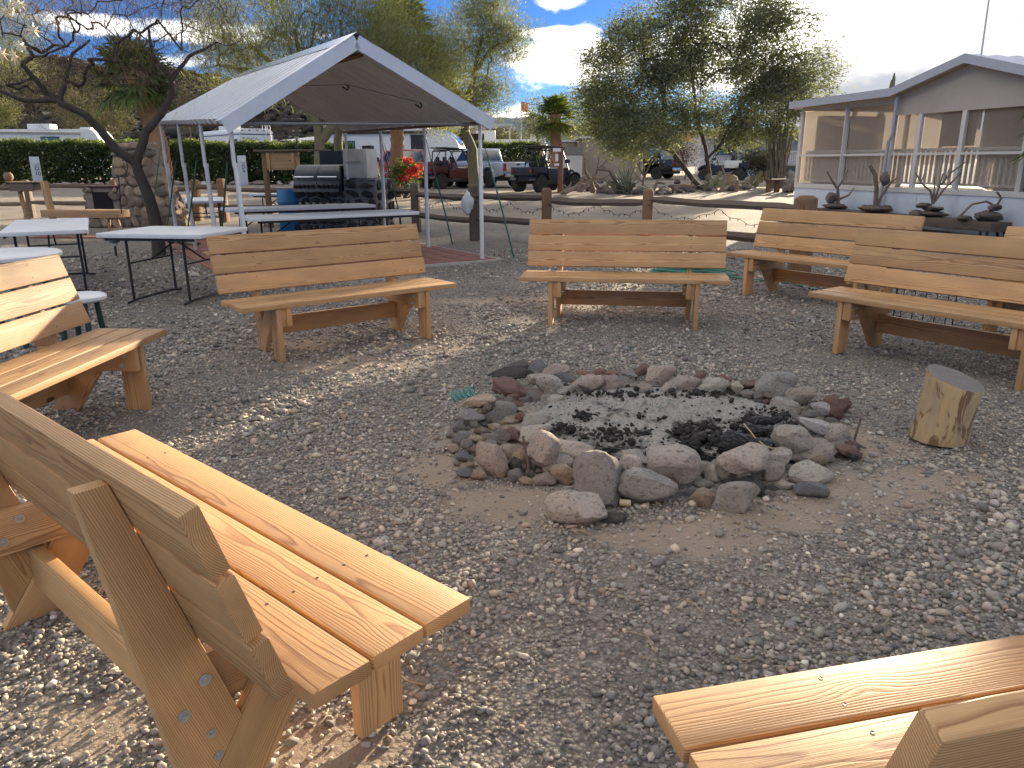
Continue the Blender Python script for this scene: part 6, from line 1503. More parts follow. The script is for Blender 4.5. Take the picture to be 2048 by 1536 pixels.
    if roof:
        m = MB().box((-0.06, 0, 1.92), (1.35, 1.30, 0.05), Matrix.Rotation(R(3), 3, 'Y')); m.build('roof', BLACKP, t_, bevel=0.02)
    return t_
def rv(name, label, loc, rz, L, H, Wd, m_, front=0.5, stripe=None, z0=0.55):
    """box trailer; x along its length, -y is the side that shows; rounded ends"""
    t_ = thing(name, label, 'motorhome' if name == 'motorhome' else 'trailer', loc, rz)
    prof = [(-L / 2, z0)] + [(-L / 2, z0 + 0.1)] + [(-L / 2, H - 0.25), (-L / 2 + 0.06, H - 0.08), (-L / 2 + 0.25, H)] + [(L / 2 - front, H)] + [(L / 2 - front + front * math.sin(w), H - (H - z0) * 0.55 * (1 - math.cos(w))) for w in [R(a) for a in (20, 40, 60, 75, 90)]] + [(L / 2, z0 + 0.2), (L / 2 - 0.1, z0)]
    m = MB().prism(prof, 0, Wd, lambda a, b, tt: (a, tt, b)); m.build('shell', m_, t_, bevel=0.03, smooth=40)
    m = MB().b2((-L / 2 + 0.3, 0.1, 0.3), (L / 2 - 0.4, Wd - 0.1, z0 + 0.02)); m.build('chassis', BLACKP, t_)
    for x in (-0.5, 0.4):
        for y in (0.18, Wd - 0.18): wheel(t_, (x, y, 0.36), 0.36, 0.22)
    if stripe:
        for (za, zb_, c) in stripe:
            m = MB().b2((-L / 2 + 0.05, -0.012, za), (L / 2 - front * 0.6, -0.004, zb_)); m.build('stripe', mat('stripe_%0.2f_%0.2f' % (c[0], c[2]), c, 0.4), t_)
    return t_
def rv_win(t_, *rects):
    for x0, x1, za, zb_ in rects:
        m = MB().b2((x0, -0.022, za), (x1, -0.002, zb_)); w_ = m.build('window', BLACKP, t_, bevel=0.006)
        m = MB().b2((x0 + 0.05, -0.03, za + 0.05), (x1 - 0.05, -0.0225, zb_ - 0.05)); m.build('pane', GLASS, w_)
def roof_box(t_, x0, x1, y0, y1, H, h, name='air_conditioner'):
    m = MB().b2((x0, y0, H), (x1, y1, H + h)); m.build(name, WHITE, t_, bevel=0.06)

RVW = mat('rv_white', (0.68, 0.69, 0.69), 0.4, var=0.04, dirt=0.12, dscale=1.0, coat=0.2, dirtcol=(0.42, 0.40, 0.36))
RVS = mat('rv_silver', (0.50, 0.53, 0.57), 0.35, var=0.06, coat=0.3)
def gl(px, D, py=360):
    q = AY(px, py, D); return Vector((q.x, q.y, gz(q.x, q.y)))
SILV = mat('silver_car_paint', (0.54, 0.57, 0.62), 0.3, 0.35, 0.05, coat=0.8, dirt=0.12, dirtcol=(0.3, 0.27, 0.23))
REDP = mat('red_car_paint', (0.36, 0.02, 0.03), 0.28, 0.1, 0.06, coat=0.8, dirt=0.15, dirtcol=(0.2, 0.12, 0.1))
BLKP = mat('black_car_paint', (0.018, 0.017, 0.018), 0.25, 0.1, 0.06, coat=0.8, dirt=0.12, dirtcol=(0.15, 0.12, 0.1))
pickup('silver pickup truck seen from its rear left, beside the black buggy', gl(965, 41.5), R(133), SILV)
pickup('dark red pickup truck behind the palm and red flowers', gl(815, 43.0), R(138), REDP)
pickup('black pickup truck with red tail light at the end of the tan shed', gl(1283, 54.0), R(143), BLKP, True)
utv('black buggy with a flat roof parked right of the silver pickup', gl(1090, 35.5), R(44), mat('blue_black_plastic', (0.022, 0.026, 0.034), 0.4, var=0.15, dirt=0.25, dirtcol=(0.12, 0.1, 0.085)))
utv('red and black buggy between the red and silver pickups', gl(900, 39.5), R(38), mat('dark_red_plastic', (0.10, 0.018, 0.016), 0.4, var=0.2, dirt=0.25), True, mat('red_shock', (0.3, 0.03, 0.02), 0.4))
utv('blue buggy parked behind the mesquite trunk by the white porch', gl(1447, 50.0), R(160), mat('navy_plastic', (0.02, 0.026, 0.06), 0.4, var=0.1))
m = MB().b2((-0.5, -0.35, 0), (0.5, 0.35, 0.45)); o = m.build('white_crate', WHITE, None, bevel=0.02); q = gl(1462, 49.4); o.location = (q.x, q.y, q.z + 0.75); o = tag(o, 'white box riding on the blue buggy by the porch', 'box')
# travel trailer behind the hedge, far left
t1 = rv('travel_trailer', 'long white travel trailer with roof air conditioner behind the left hedge', gl(50, 56), R(2), 11.5, 3.55, 2.4, mat('rv_ribbed', (0.66, 0.66, 0.64), 0.45, var=0.05, streak=(1, 1, 8), bump=0.25, bscale=6), 0.8)
rv_win(t1, (-2.2, -1.5, 2.5, 3.1), (1.6, 2.9, 2.45, 3.05)); roof_box(t1, 0.4, 2.0, 0.7, 1.7, 3.55, 0.38); roof_box(t1, -4.0, -2.6, 0.7, 1.7, 3.55, 0.36); roof_box(t1, 4.0, 4.8, 0.8, 1.5, 3.55, 0.14, 'roof_vent')
m = MB(); m.tube([(-3.5, -0.12, 3.42), (4.4, -0.12, 3.30)], 0.07, 8); m.build('awning', mat('cream_awning', (0.62, 0.58, 0.50), 0.6), t1, smooth=50)
for k, (za, cc_) in enumerate(((2.28, (0.30, 0.10, 0.05)), (2.18, (0.28, 0.28, 0.30)))):
    m = MB().b2((-1.0, -0.02, za), (4.6, -0.005, za + 0.05)); m.build('stripe', mat('swoosh_%d' % k, cc_, 0.4), t1)
# motorhome seen from its rear corner
q = gl(489, 53)
t2 = thing('motorhome', 'white motorhome with blue roof stripe and rear ladder behind the hedge', 'motorhome', q, R(42))
HM = 3.42
prof = [(0, 0.55), (2.35, 0.55), (2.35, HM - 0.22), (2.22, HM - 0.05), (2.0, HM), (0.35, HM), (0.13, HM - 0.05), (0, HM - 0.22)]
m = MB().prism(prof, 0, 7.2, lambda a, b, tt: (a, tt, b)); m.build('shell', RVW, t2, bevel=0.03, smooth=40)
# its left flank seen in perspective is turned towards the left edge
BLUE = mat('blue_stripe', (0.03, 0.06, 0.22), 0.4)
m = MB().b2((0.02, -0.012, 3.02), (2.33, -0.004, 3.09)); m.build('rear_stripe', BLUE, t2)
m = MB().b2((-0.012, 0.05, 3.02), (-0.004, 7.0, 3.09)); m.build('side_stripe', BLUE, t2)
text_mesh('TIOGA', 0.36, mat('grey_lettering', (0.16, 0.17, 0.22), 0.5), t2, Matrix.Translation((0.68, -0.012, 2.70)) @ FACEC)
for y0, y1, za, zb_ in ((0.5, 1.3, 2.1, 2.75), (3.6, 4.6, 2.1, 2.7), (5.8, 6.7, 2.1, 2.8)):
    m = MB().b2((-0.03, y0, za), (-0.002, y1, zb_)); m.build('window', GLASS, t2, bevel=0.01)
for x in (1.78, 2.12):
    m = MB(); m.tube([(x, -0.10, 1.0), (x, -0.10, HM + 0.12), (x, 0.05, HM + 0.30), (x, 0.3, HM + 0.28), (x, 0.4, HM)], 0.022, 8); m.build('ladder_rail', WHITE, t2, smooth=60)
for k in range(6):
    m = MB(); m.tube([(1.78, -0.1, 1.2 + 0.4 * k), (2.12, -0.1, 1.2 + 0.4 * k)], 0.018, 6); m.build('ladder_rung', WHITE, t2)
for x in (0.12, 0.62, 1.15, 1.65, 2.2):
    m = MB().b2((x, -0.03, HM - 0.14), (x + 0.12, -0.003, HM - 0.09)); m.build('marker_light', BLACKP, t2)
roof_box(t2, 0.5, 1.7, 3.6, 4.7, HM, 0.3); m = MB(); m.tube([(0.3, 1.2, HM), (0.3, 1.2, HM + 0.34), (0.3, 2.2, HM + 0.34), (0.3, 2.2, HM)], 0.05, 8); m.build('roof_rack', WHITE, t2, smooth=60); roof_box(t2, 0.4, 1.0, 2.6, 3.4, HM, 0.32, 'roof_vent')
for y in (1.3, 5.6):
    for x in (0.2, 2.15):
        w_ = wheel(t2, (x, y, 0.4), 0.4, 0.25); w_.rotation_euler = (0, 0, PI / 2)
m = MB().b2((0.15, 0.4, 0.32), (2.2, 6.9, 0.58)); m.build('chassis', BLACKP, t2)
# big trailer with rounded front cap behind the red pickup
t3 = rv('camper_trailer', 'large white and silver camper trailer with rounded nose behind the red pickup', gl(783, 53.5), R(-6), 9.6, 3.32, 2.4, RVW, 1.9)
rv_win(t3, (0.2, 0.7, 2.0, 3.0), (-3.6, -2.4, 1.9, 2.6)); m = MB(); m.tube([(-4.2, -0.14, 3.12), (2.6, -0.14, 3.12)], 0.09, 8); m.build('awning_roll', BLACKP, t3, smooth=50)
roof_box(t3, 1.2, 2.5, 0.7, 1.7, 3.32, 0.34); m = MB().b2((1.45, -0.03, 1.5), (2.35, -0.004, 2.95)); m.build('side_panel', BLACKP, t3)
capv = []
m = MB()
for (a0, a1) in ((0.35, 0.95),):
    vs = []
    for i in range(7):
        w = R(20 + 55 * i / 6); x = 4.8 - 1.9 + 1.9 * math.sin(w) + 0.015; z = 3.32 - (3.32 - 0.55) * 0.55 * (1 - math.cos(w)) + 0.015; vs += [(x, 0.3, z), (x, 2.1, z)]
    m.add(vs, [(2 * i, 2 * i + 1, 2 * i + 3, 2 * i + 2) for i in range(6)])
m.build('front_window', GLASS, t3, smooth=60)
# far trailer roof and awning
t4 = rv('far_trailer', 'low white trailer roof with vents beyond the hedge left of the black buggy', gl(1022, 74), R(4), 7.0, 3.05, 2.4, RVW, 0.5)
for x in (0.6, 1.2, 1.5, 1.8): roof_box(t4, x, x + 0.14, -0.03, 0.02, 2.65, 0.14, 'roof_light')
roof_box(t4, 2.0, 3.3, 0.7, 1.7, 3.05, 0.5); roof_box(t4, -3.2, -1.4, 0.5, 1.8, 3.05, 0.8)
q = gl(928, 66); aw = thing('metal_awning', 'silver sheet metal awning roof far behind the silver pickup', 'awning', q, R(4))
m = MB().prism([(-1.2, 3.65), (4.2, 4.0), (4.2, 4.1), (-1.2, 4.1)], 0, 4, lambda a, b, tt: (a, tt, b)); m.build('roof', RVS, aw)
for x in (-0.9, 3.9):
    m = MB().b2((x - 0.06, 0.2, 0), (x + 0.06, 0.32, 3.68)); m.build('post', WHITE, aw)
m = MB().b2((-1.0, 1.0, 0), (1.8, 3.5, 3.4)); m.build('wall', BROWN, aw)
# white pitched canvas or boat shape over the hedge middle
q = gl(655, 63); wv = thing('covered_trailer', 'white angular trailer roof over the hedge behind the palo verde trunks', 'trailer', q, R(0))
m = MB().prism([(-3.6, 2.85), (4.2, 2.75), (4.2, 3.1), (2.6, 3.2), (-0.2, 3.2), (-1.6, 3.05)], 0, 2.2, lambda a, b, tt: (a, tt, b)); m.build('cover', RVW, wv, bevel=0.1)
m = MB().b2((0.2, 0.4, 3.18), (3.4, 1.8, 4.0)); m.build('cabin', RVW, wv, bevel=0.3); m = MB().b2((-3, 0.4, 0.3), (4, 1.8, 2.8)); m.build('hull', RVS, wv, bevel=0.3)
# ================================================================== TREES AND PLANTS
LEAF = leafmat('leaf', 0.4)
BARK = mat('mesquite_bark', (0.085, 0.066, 0.05), 0.95, var=0.35, vscale=14, bump=0.9, bscale=30, streak=(1, 1, 0.25))
BARKD = mat('dark_bark', (0.065, 0.05, 0.042), 0.95, var=0.4, vscale=14, bump=0.9, bscale=30, streak=(1, 1, 0.25))
BARKG = mat('palo_verde_bark', (0.15, 0.14, 0.075), 0.9, var=0.3, vscale=10, bump=0.5, bscale=30, streak=(1, 1, 0.3))
def skeleton(limbs, attract, bend=0.35, up=0.1, steps=3, seed=0, bias=0.0, jit=0.04):
    """nodes and parents: given limbs, then each attractor joined to the nearest wood"""
    rs = np.random.RandomState(seed)
    N, Pn = [], []
    for limb in limbs:
        prev = -1
        if N:
            d = [np.linalg.norm(np.array(n_) - np.array(limb[0])) for n_ in N]; prev = int(np.argmin(d))
        for k in range(len(limb) - 1):
            a, b = np.array(limb[k]), np.array(limb[k + 1])
            for j in range(4):
                if k == 0 and j == 0 and prev >= 0: continue
                N.append(a + (b - a) * j / 4 + (rs.randn(3) * 0.012 * np.linalg.norm(b - a) if j else 0)); Pn.append(prev); prev = len(N) - 1
        N.append(np.array(limb[-1])); Pn.append(prev)
    base = np.array(N[0]); A = np.array(attract)
    trunk_n = len(N)
    dist = np.zeros(trunk_n)
    for i in range(trunk_n):
        if Pn[i] >= 0: dist[i] = dist[Pn[i]] + np.linalg.norm(np.array(N[i]) - np.array(N[Pn[i]]))
    dist /= dist.max()
    order = np.argsort(np.linalg.norm(A - np.mean(N[-3:], 0), axis=1))
    arr = np.zeros((len(N) + steps * len(A) + 5, 3)); arr[:len(N)] = N; cnt = len(N)
    tips = []
    lo = max(2, int(trunk_n * 0.25))
    for ai in order:
        t_ = A[ai]; d = np.linalg.norm(arr[lo:cnt] - t_, axis=1) + bias * np.maximum(0, arr[lo:cnt, 2] - t_[2])
        j = int(np.argmin(d)) + lo; s_ = arr[j].copy(); L = np.linalg.norm(t_ - s_)
        pd = s_ - arr[Pn[j]] if Pn[j] >= 0 else np.array([0, 0, 1.0]); pd = pd / (np.linalg.norm(pd) + 1e-6)
        prev = j
        ctrl = s_ + pd * L * bend + np.array([0, 0, up * L])
        for k in range(1, steps + 1):
            u = k / steps; q = (1 - u) ** 2 * s_ + 2 * u * (1 - u) * ctrl + u * u * t_ + (rs.randn(3) * jit * L if k < steps else 0)
            arr[cnt] = q; Pn.append(prev); prev = cnt; cnt += 1
        tips.append(prev)
    return arr[:cnt], np.array(Pn), tips, dist
def wood_mesh(name, N, Pn, r_tip, expo, m_, parent, rmax=None, off=Vector((0, 0, 0)), minr=0.0, dist=None, limb_r=None):
    n = len(N); acc = np.zeros(n); child = np.zeros(n, int)
    for i in range(n):
        if Pn[i] >= 0: child[Pn[i]] += 1
    for i in range(n - 1, -1, -1):
        if child[i] == 0: acc[i] = 1.0
    # parents precede children
    for i in range(n - 1, -1, -1):
        if Pn[i] >= 0: acc[Pn[i]] += acc[i]
    r = r_tip * acc ** (1 / expo)
    if rmax: r = np.minimum(r, rmax)
    if limb_r: r[:len(dist)] = np.maximum(r[:len(dist)], limb_r[0] + (limb_r[1] - limb_r[0]) * dist)
    V, F = [], []
    o_ = np.array(off)
    for i in range(n):
        p_ = Pn[i]
        if p_ < 0 or r[i] < minr: continue
        a, b = N[p_] - o_, N[i] - o_; d = b - a; L = np.linalg.norm(d)
        if L < 1e-4: continue
        d /= L; ref = np.array([0, 0, 1.0]) if abs(d[2]) < 0.9 else np.array([1.0, 0, 0])
        u = np.cross(d, ref); u /= np.linalg.norm(u); w = np.cross(d, u)
        k = 8 if r[i] > 0.05 else (5 if r[i] > 0.012 else 3)
        ra = min(r[p_], r[i] * 1.35) if acc[p_] > acc[i] else r[p_]
        s0 = len(V); e = min(0.3 * r[i], 0.1 * L)
        for (c, rad) in ((a - d * e, ra), (b + d * e, r[i])):
            for j in range(k):
                an = 2 * PI * j / k; V.append(c + (u * math.cos(an) + w * math.sin(an)) * rad)
        F += [(s0 + j, s0 + (j + 1) % k, s0 + k + (j + 1) % k, s0 + k + j) for j in range(k)]
    return put(name, np_mesh(name, np.array(V), np.array(F), m_, None, True), parent)
def leaf_quads(P, D, length, width, cols, rs, droop=0.0):
    """P centres, D axis directions; returns V, F, C of thin folded blades"""
    n = len(P); D = D / (np.linalg.norm(D, axis=1, keepdims=True) + 1e-9)
    ref = rs.randn(n, 3); S = np.cross(D, ref); S /= (np.linalg.norm(S, axis=1, keepdims=True) + 1e-9)
    L = (length * rs.uniform(0.6, 1.3, n))[:, None]; w = (width * rs.uniform(0.7, 1.3, n))[:, None]
    a = P - D * L * 0.5; b = P + D * L * 0.5 - np.array([0, 0, 1.0]) * droop * L; mid = P
    V = np.stack([a, mid + S * w * 0.5, b, mid - S * w * 0.5], 1).reshape(-1, 3)
    F = np.arange(4 * n).reshape(n, 4)
    return V, F, np.repeat(cols, 4, 0)
def foliage(name, tips_xyz, per, rad, length, width, pal, parent, off, seed=0, droop=0.0, outward=None, upb=0.0, clump=0.35):
    rs = np.random.RandomState(seed); T = np.array(tips_xyz); n = len(T) * per
    base = np.repeat(T, per, 0); P = base + rs.randn(n, 3) * rad * np.array([1, 1, 0.75])
    D = rs.randn(n, 3)
    if outward is not None: D = D * 0.7 + (P - np.array(outward)) / (np.linalg.norm(P - np.array(outward), axis=1, keepdims=True) + 1e-6) * 0.9
    D[:, 2] += upb
    pal = np.array(pal); c = pal[rs.randint(0, len(pal), n)]
    cl = np.repeat(rs.uniform(1 - clump, 1 + clump, len(T)), per)[:, None]
    c = np.clip(c * cl * rs.uniform(0.8, 1.2, (n, 1)), 0.004, 0.7)
    V, F, C = leaf_quads(P, D, length, width, c, rs, droop)
    return put(name, np_mesh(name, V - np.array(off), F, LEAF, C, False), parent)
def ell(n, c, s, rs, shell=0.45):
    d = rs.randn(n, 3); d /= np.linalg.norm(d, axis=1, keepdims=True); r = rs.uniform(shell ** 3, 1, n)[:, None] ** (1 / 3)
    return np.array(c) + d * r * np.array(s)
def tree(label, limbs, blobs, seed, bark, pal, per, rad, length, width, r_tip=0.007, expo=2.2, rmax=0.3, droop=0.1, upb=0.0, group='trees beyond the fence', name='tree', bend=0.35, up=0.1, minr=0.0, clump=0.35, steps=3, leafless=False, limb_r=None):
    rs = np.random.RandomState(seed); base = Vector(limbs[0][0])
    t_ = thing(name, label, 'tree', base, 0, group)
    A = np.concatenate([ell(n_, c, s_, rs) for c, s_, n_ in blobs]); A = A[A[:, 2] > base.z + 0.3]
    N, Pn, tips, dist = skeleton(limbs, A, bend, up, steps, seed, 0.0, 0.02 if leafless else 0.04)
    wood_mesh('trunk', N, Pn, r_tip, expo, bark, t_, rmax, base, minr, dist, limb_r)
    if leafless:
        foliage('twigs', N[tips], 13, 0.28, 0.42, 0.006, [(0.17, 0.115, 0.09), (0.22, 0.15, 0.12), (0.11, 0.08, 0.065)], t_, base, seed + 1, 0.05, np.array(base) + np.array([0, 0, 1.5]), 0.1, 0.2)
    else:
        foliage('crown', N[tips], per, rad, length, width, pal, t_, base, seed + 1, droop, np.array(base) + np.array([0, 0, 1.5]), upb, clump)
    return t_
A3 = lambda px, py, Y, dy=0.0: tuple(AY(px, py, Y) + Vector((0, dy, 0)))
def blobpx(px, py, wx, wy, Y, n, depth=None, dy=0.0):
    c = AY(px, py, Y); k = Y / CAM_F * 1.02
    return (np.array(c) + np.array([0, dy, 0]), (wx * k, depth or wx * k * 0.8, wy * k), n)

# --- big mesquite right of centre
TY = 36.5
bt = G(1402, 378); TY = bt.y
MES = [(0.15, 0.175, 0.095), (0.18, 0.20, 0.115), (0.115, 0.14, 0.08), (0.23, 0.235, 0.145), (0.17, 0.185, 0.13)]
tree('big leafy mesquite with two leaning trunks right of centre', [
    [tuple(bt), A3(1375, 345, TY), A3(1345, 305, TY), A3(1310, 270, TY), A3(1270, 225, TY), A3(1235, 160, TY)],
    [(bt.x + 0.55, bt.y + 0.1, bt.z), A3(1416, 335, TY), A3(1412, 300, TY), A3(1400, 262, TY), A3(1390, 200, TY), A3(1380, 120, TY)],
    [A3(1414, 318, TY), A3(1440, 290, TY), A3(1460, 250, TY), A3(1500, 190, TY), A3(1530, 120, TY)],
    [A3(1440, 290, TY), A3(1470, 270, TY), A3(1505, 282, TY), A3(1530, 290, TY)],
    [A3(1345, 305, TY), A3(1300, 292, TY), A3(1240, 262, TY)], [A3(1310, 270, TY), A3(1330, 210, TY), A3(1310, 120, TY)]],
    [blobpx(1260, 160, 95, 110, TY, 150), blobpx(1330, 80, 100, 70, TY, 120), blobpx(1440, 60, 110, 85, TY, 150), blobpx(1560, 95, 80, 90, TY, 120), blobpx(1600, 165, 75, 60, TY, 60), blobpx(1430, 180, 150, 80, TY, 170), blobpx(1215, 215, 55, 60, TY, 70), blobpx(1530, 220, 80, 55, TY, 70), blobpx(1270, 275, 75, 38, TY, 60, None, -1.5), blobpx(1330, 240, 90, 40, TY, 60), blobpx(1200, 120, 30, 40, TY, 16), blobpx(1480, 262, 60, 25, TY, 30), blobpx(1545, 30, 45, 30, TY, 24), blobpx(1400, 0, 60, 30, TY, 24)],
    3, BARK, MES, 100, 0.32, 0.16, 0.052, 0.009, 2.15, 0.30, 0.25)

# --- palo verdes behind the canopy
PV = [(0.20, 0.22, 0.085), (0.24, 0.255, 0.10), (0.16, 0.185, 0.075), (0.27, 0.27, 0.14), (0.19, 0.20, 0.11)]
PVG = [(0.17, 0.20, 0.11), (0.20, 0.225, 0.13), (0.14, 0.165, 0.09), (0.25, 0.255, 0.16)]
Y1 = 27.0
def gb(px, Y): q = AY(px, 400, Y); return (q.x, q.y, gz(q.x, q.y))
tree('wide yellow green palo verde behind the canopy roof', [
    [gb(642, Y1), A3(640, 290, Y1), A3(636, 250, Y1), A3(600, 200, Y1), A3(560, 140, Y1), A3(500, 90, Y1)],
    [A3(640, 285, Y1), A3(672, 245, Y1), A3(680, 190, Y1), A3(690, 120, Y1), A3(680, 40, Y1)],
    [A3(600, 200, Y1), A3(605, 140, Y1), A3(590, 60, Y1)], [A3(570, 155, Y1), A3(500, 140, Y1), A3(440, 130, Y1)]],
    [blobpx(500, 50, 110, 80, Y1, 130), blobpx(620, 30, 110, 80, Y1, 130), blobpx(720, 60, 90, 80, Y1, 110), blobpx(470, 130, 80, 40, Y1, 60), blobpx(560, 120, 90, 60, Y1, 70), blobpx(760, 120, 80, 60, Y1, 70), blobpx(430, 30, 60, 50, Y1, 40)],
    5, BARKG, PV, 62, 0.34, 0.24, 0.015, 0.0055, 2.0, 0.22, 0.05, 0.55, clump=0.25, minr=0.0, limb_r=(0.24, 0.03))
tree('second yellow green palo verde with a fluted trunk behind the canopy right side', [
    [gb(678, 29), A3(676, 280, 29), A3(682, 240, 29), A3(720, 190, 29), A3(790, 150, 29), A3(840, 110, 29)],
    [A3(682, 240, 29), A3(760, 200, 29), A3(830, 180, 29)]],
    [blobpx(830, 110, 90, 70, 29, 100), blobpx(780, 60, 70, 50, 29, 60), blobpx(870, 170, 60, 50, 29, 60), blobpx(740, 150, 70, 50, 29, 40)],
    6, BARKG, PV, 66, 0.36, 0.24, 0.016, 0.0055, 2.0, 0.2, 0.05, 0.5, clump=0.25, limb_r=(0.22, 0.03))
Y3 = 33.0
tree('tall grey green palo verde right of the canopy roof', [
    [gb(948, Y3), A3(945, 300, Y3), A3(930, 262, Y3), A3(935, 210, Y3), A3(950, 140, Y3), A3(965, 70, Y3)],
    [A3(935, 210, Y3), A3(900, 160, Y3), A3(890, 110, Y3)], [A3(950, 140, Y3), A3(985, 95, Y3), A3(1030, 75, Y3)]],
    [blobpx(960, 50, 65, 55, Y3, 90), blobpx(1010, 80, 55, 40, Y3, 70), blobpx(925, 150, 70, 70, Y3, 130), blobpx(975, 200, 50, 45, Y3, 50), blobpx(900, 220, 60, 45, Y3, 70), blobpx(970, 10, 45, 40, Y3, 40), blobpx(870, 90, 40, 50, Y3, 40)],
    7, BARKG, PVG, 92, 0.36, 0.22, 0.020, 0.007, 2.1, 0.24, 0.25, 0.2, clump=0.3, limb_r=(0.26, 0.03))
# --- bare mesquite in front, left
Y4 = 12.4
tree('bare leafless mesquite with dark forked trunk on the left', [
    [A3(318, 505, Y4)[:2] + (0.0,), A3(314, 455, Y4), A3(298, 395, Y4), A3(277, 345, Y4), A3(272, 326, Y4)],
    [A3(272, 326, Y4), A3(238, 298, Y4, -0.1), A3(214, 260, Y4, -0.2), A3(193, 233, Y4, -0.3), A3(150, 210, Y4, -0.4), A3(125, 190, Y4, -0.4), A3(95, 140, Y4, -0.6)],
    [A3(272, 326, Y4), A3(286, 262, Y4, 0.1), A3(312, 226, Y4, 0.2), A3(328, 180, Y4, 0.3), A3(322, 146, Y4, 0.3), A3(294, 112, Y4, 0.2), A3(284, 50, Y4, 0.2)],
    [A3(325, 155, Y4, 0.3), A3(350, 105, Y4, 0.5), A3(400, 70, Y4, 0.7)], [A3(148, 208, Y4, -0.4), A3(146, 165, Y4, -0.2), A3(152, 110, Y4, -0.1), A3(180, 80, Y4, 0)], [A3(140, 205, Y4, -0.4), A3(95, 207, Y4, -0.6), A3(60, 190, Y4, -0.7)]],
    [blobpx(290, 20, 130, 65, Y4, 70), blobpx(160, 70, 110, 65, Y4, 60), blobpx(60, 90, 90, 85, Y4, 50), blobpx(390, 60, 105, 70, Y4, 50), blobpx(210, 130, 110, 45, Y4, 22), blobpx(90, 170, 85, 40, Y4, 30), blobpx(300, -40, 180, 45, Y4, 30), blobpx(120, -10, 150, 45, Y4, 40), blobpx(330, 150, 60, 40, Y4, 12)],
    9, BARKD, PV, 1, 0.1, 0.1, 0.1, 0.0046, 2.05, 0.10, group='bare trees', bend=0.14, up=0.02, leafless=True, steps=4, limb_r=(0.115, 0.015))
# --- trees on the left behind the hedge
OLV = [(0.075, 0.075, 0.042), (0.10, 0.096, 0.055), (0.055, 0.06, 0.034), (0.12, 0.112, 0.065)]
def bush(label, px, py, wx, wy, Y, seed, pal, per=52, n=110, ln=0.24, wd=0.05, rad=0.4, name='tree', top=None):
    q = gb(px, Y); c = AY(px, py, Y)
    return tree(label, [[q, (q[0] + 0.1, q[1], q[2] + (c.z - q[2]) * 0.4), (q[0] - 0.2, q[1], c.z)], [(q[0] + 0.1, q[1], q[2] + (c.z - q[2]) * 0.4), (c.x + wx * Y / CAM_F * 0.5, q[1], c.z)], [(q[0], q[1], q[2] + (c.z - q[2]) * 0.3), (c.x - wx * Y / CAM_F * 0.5, q[1], c.z)]], [blobpx(px, py, wx, wy, Y, n), blobpx(px - wx * 0.5, py + wy * 0.3, wx * 0.6, wy * 0.7, Y, n // 3), blobpx(px + wx * 0.5, py + wy * 0.2, wx * 0.6, wy * 0.7, Y, n // 3)], seed, BARK, pal, per, rad, ln, wd, 0.008, 2.1, 0.2, 0.2, name=name)
bush('olive grey mesquite behind the hedge left of the leaning palm', 190, 215, 75, 55, 68, 21, OLV)
bush('dull olive bushy tree behind the travel trailer at the left', 60, 175, 90, 55, 74, 22, [(0.055, 0.052, 0.03), (0.075, 0.07, 0.04), (0.045, 0.045, 0.026)], 34, 90)
bush('small bright green shrub at the left edge above the trailer', 2, 222, 22, 22, 64, 23, PV, 50, 40)
bush('grey green scrub tree on the slope behind the canopy left', 395, 190, 40, 26, 84, 24, OLV, 30, 50)
bush('dark olive scrub tree on the slope above the motorhome', 470, 185, 40, 22, 88, 25, [(0.06, 0.062, 0.03), (0.08, 0.08, 0.04)], 30, 40)
bush('green shrub below the palo verde trunk right of the canopy', 880, 275, 30, 30, 60, 26, PV, 40, 40)
bush('grey green desert tree left of the small palm', 1085, 235, 40, 45, 60, 27, PVG, 40, 70)
bush('grey green desert tree right of the small palm', 1160, 232, 45, 48, 63, 28, MES, 46, 80)
bush('leafy shrub mass behind the silver pickup on the hill foot', 990, 280, 50, 18, 90, 29, OLV, 34, 60)
bush('dark shrub behind the black buggy at the hill foot', 1040, 275, 40, 18, 86, 30, [(0.07, 0.075, 0.035), (0.10, 0.10, 0.05)], 34, 50)
bush('round green shrub behind the tan shed roof', 1235, 255, 60, 28, 62, 32, MES, 40, 60)
bush('reddish dry shrub left of the white porch', 1367, 290, 14, 32, 52, 33, [(0.20, 0.085, 0.045), (0.16, 0.09, 0.05), (0.13, 0.10, 0.05)], 40, 30, 0.14)
bush('small shrub before the white porch house behind the ocotillo', 1520, 318, 30, 22, 50, 34, OLV, 36, 40)
# thin grey palo verde at the far left
tree('thin grey palo verde at the top left edge', [[gb(-20, 34), A3(-12, 200, 34), A3(10, 120, 34), A3(30, 40, 34)], [A3(-12, 200, 34), A3(-40, 110, 34)]], [blobpx(0, 40, 80, 60, 34, 110), blobpx(30, 110, 50, 40, 34, 50), blobpx(-60, 90, 70, 60, 34, 60)], 35, BARKG, PVG, 60, 0.4, 0.2, 0.014, 0.005, 2.0, 0.15, 0.1, 0.3)

# --- hill scrub: far bushes that read as one mass
rs = np.random.RandomState(77); T = []
for _ in range(380):
    x, y = rs.uniform(-140, 14), rs.uniform(93, 150); T.append((x, y, hillz(x, y) + 0.5))
sb = foliage('hill_scrub', T, 26, 0.7, 0.55, 0.16, [(0.055, 0.052, 0.028), (0.075, 0.068, 0.036), (0.04, 0.04, 0.022), (0.10, 0.09, 0.05)], None, (0, 0, 0), 78, 0.1)
kind(sb, 'stuff'); tag(sb, 'low olive scrub dotted over the lava hillside', 'scrub')

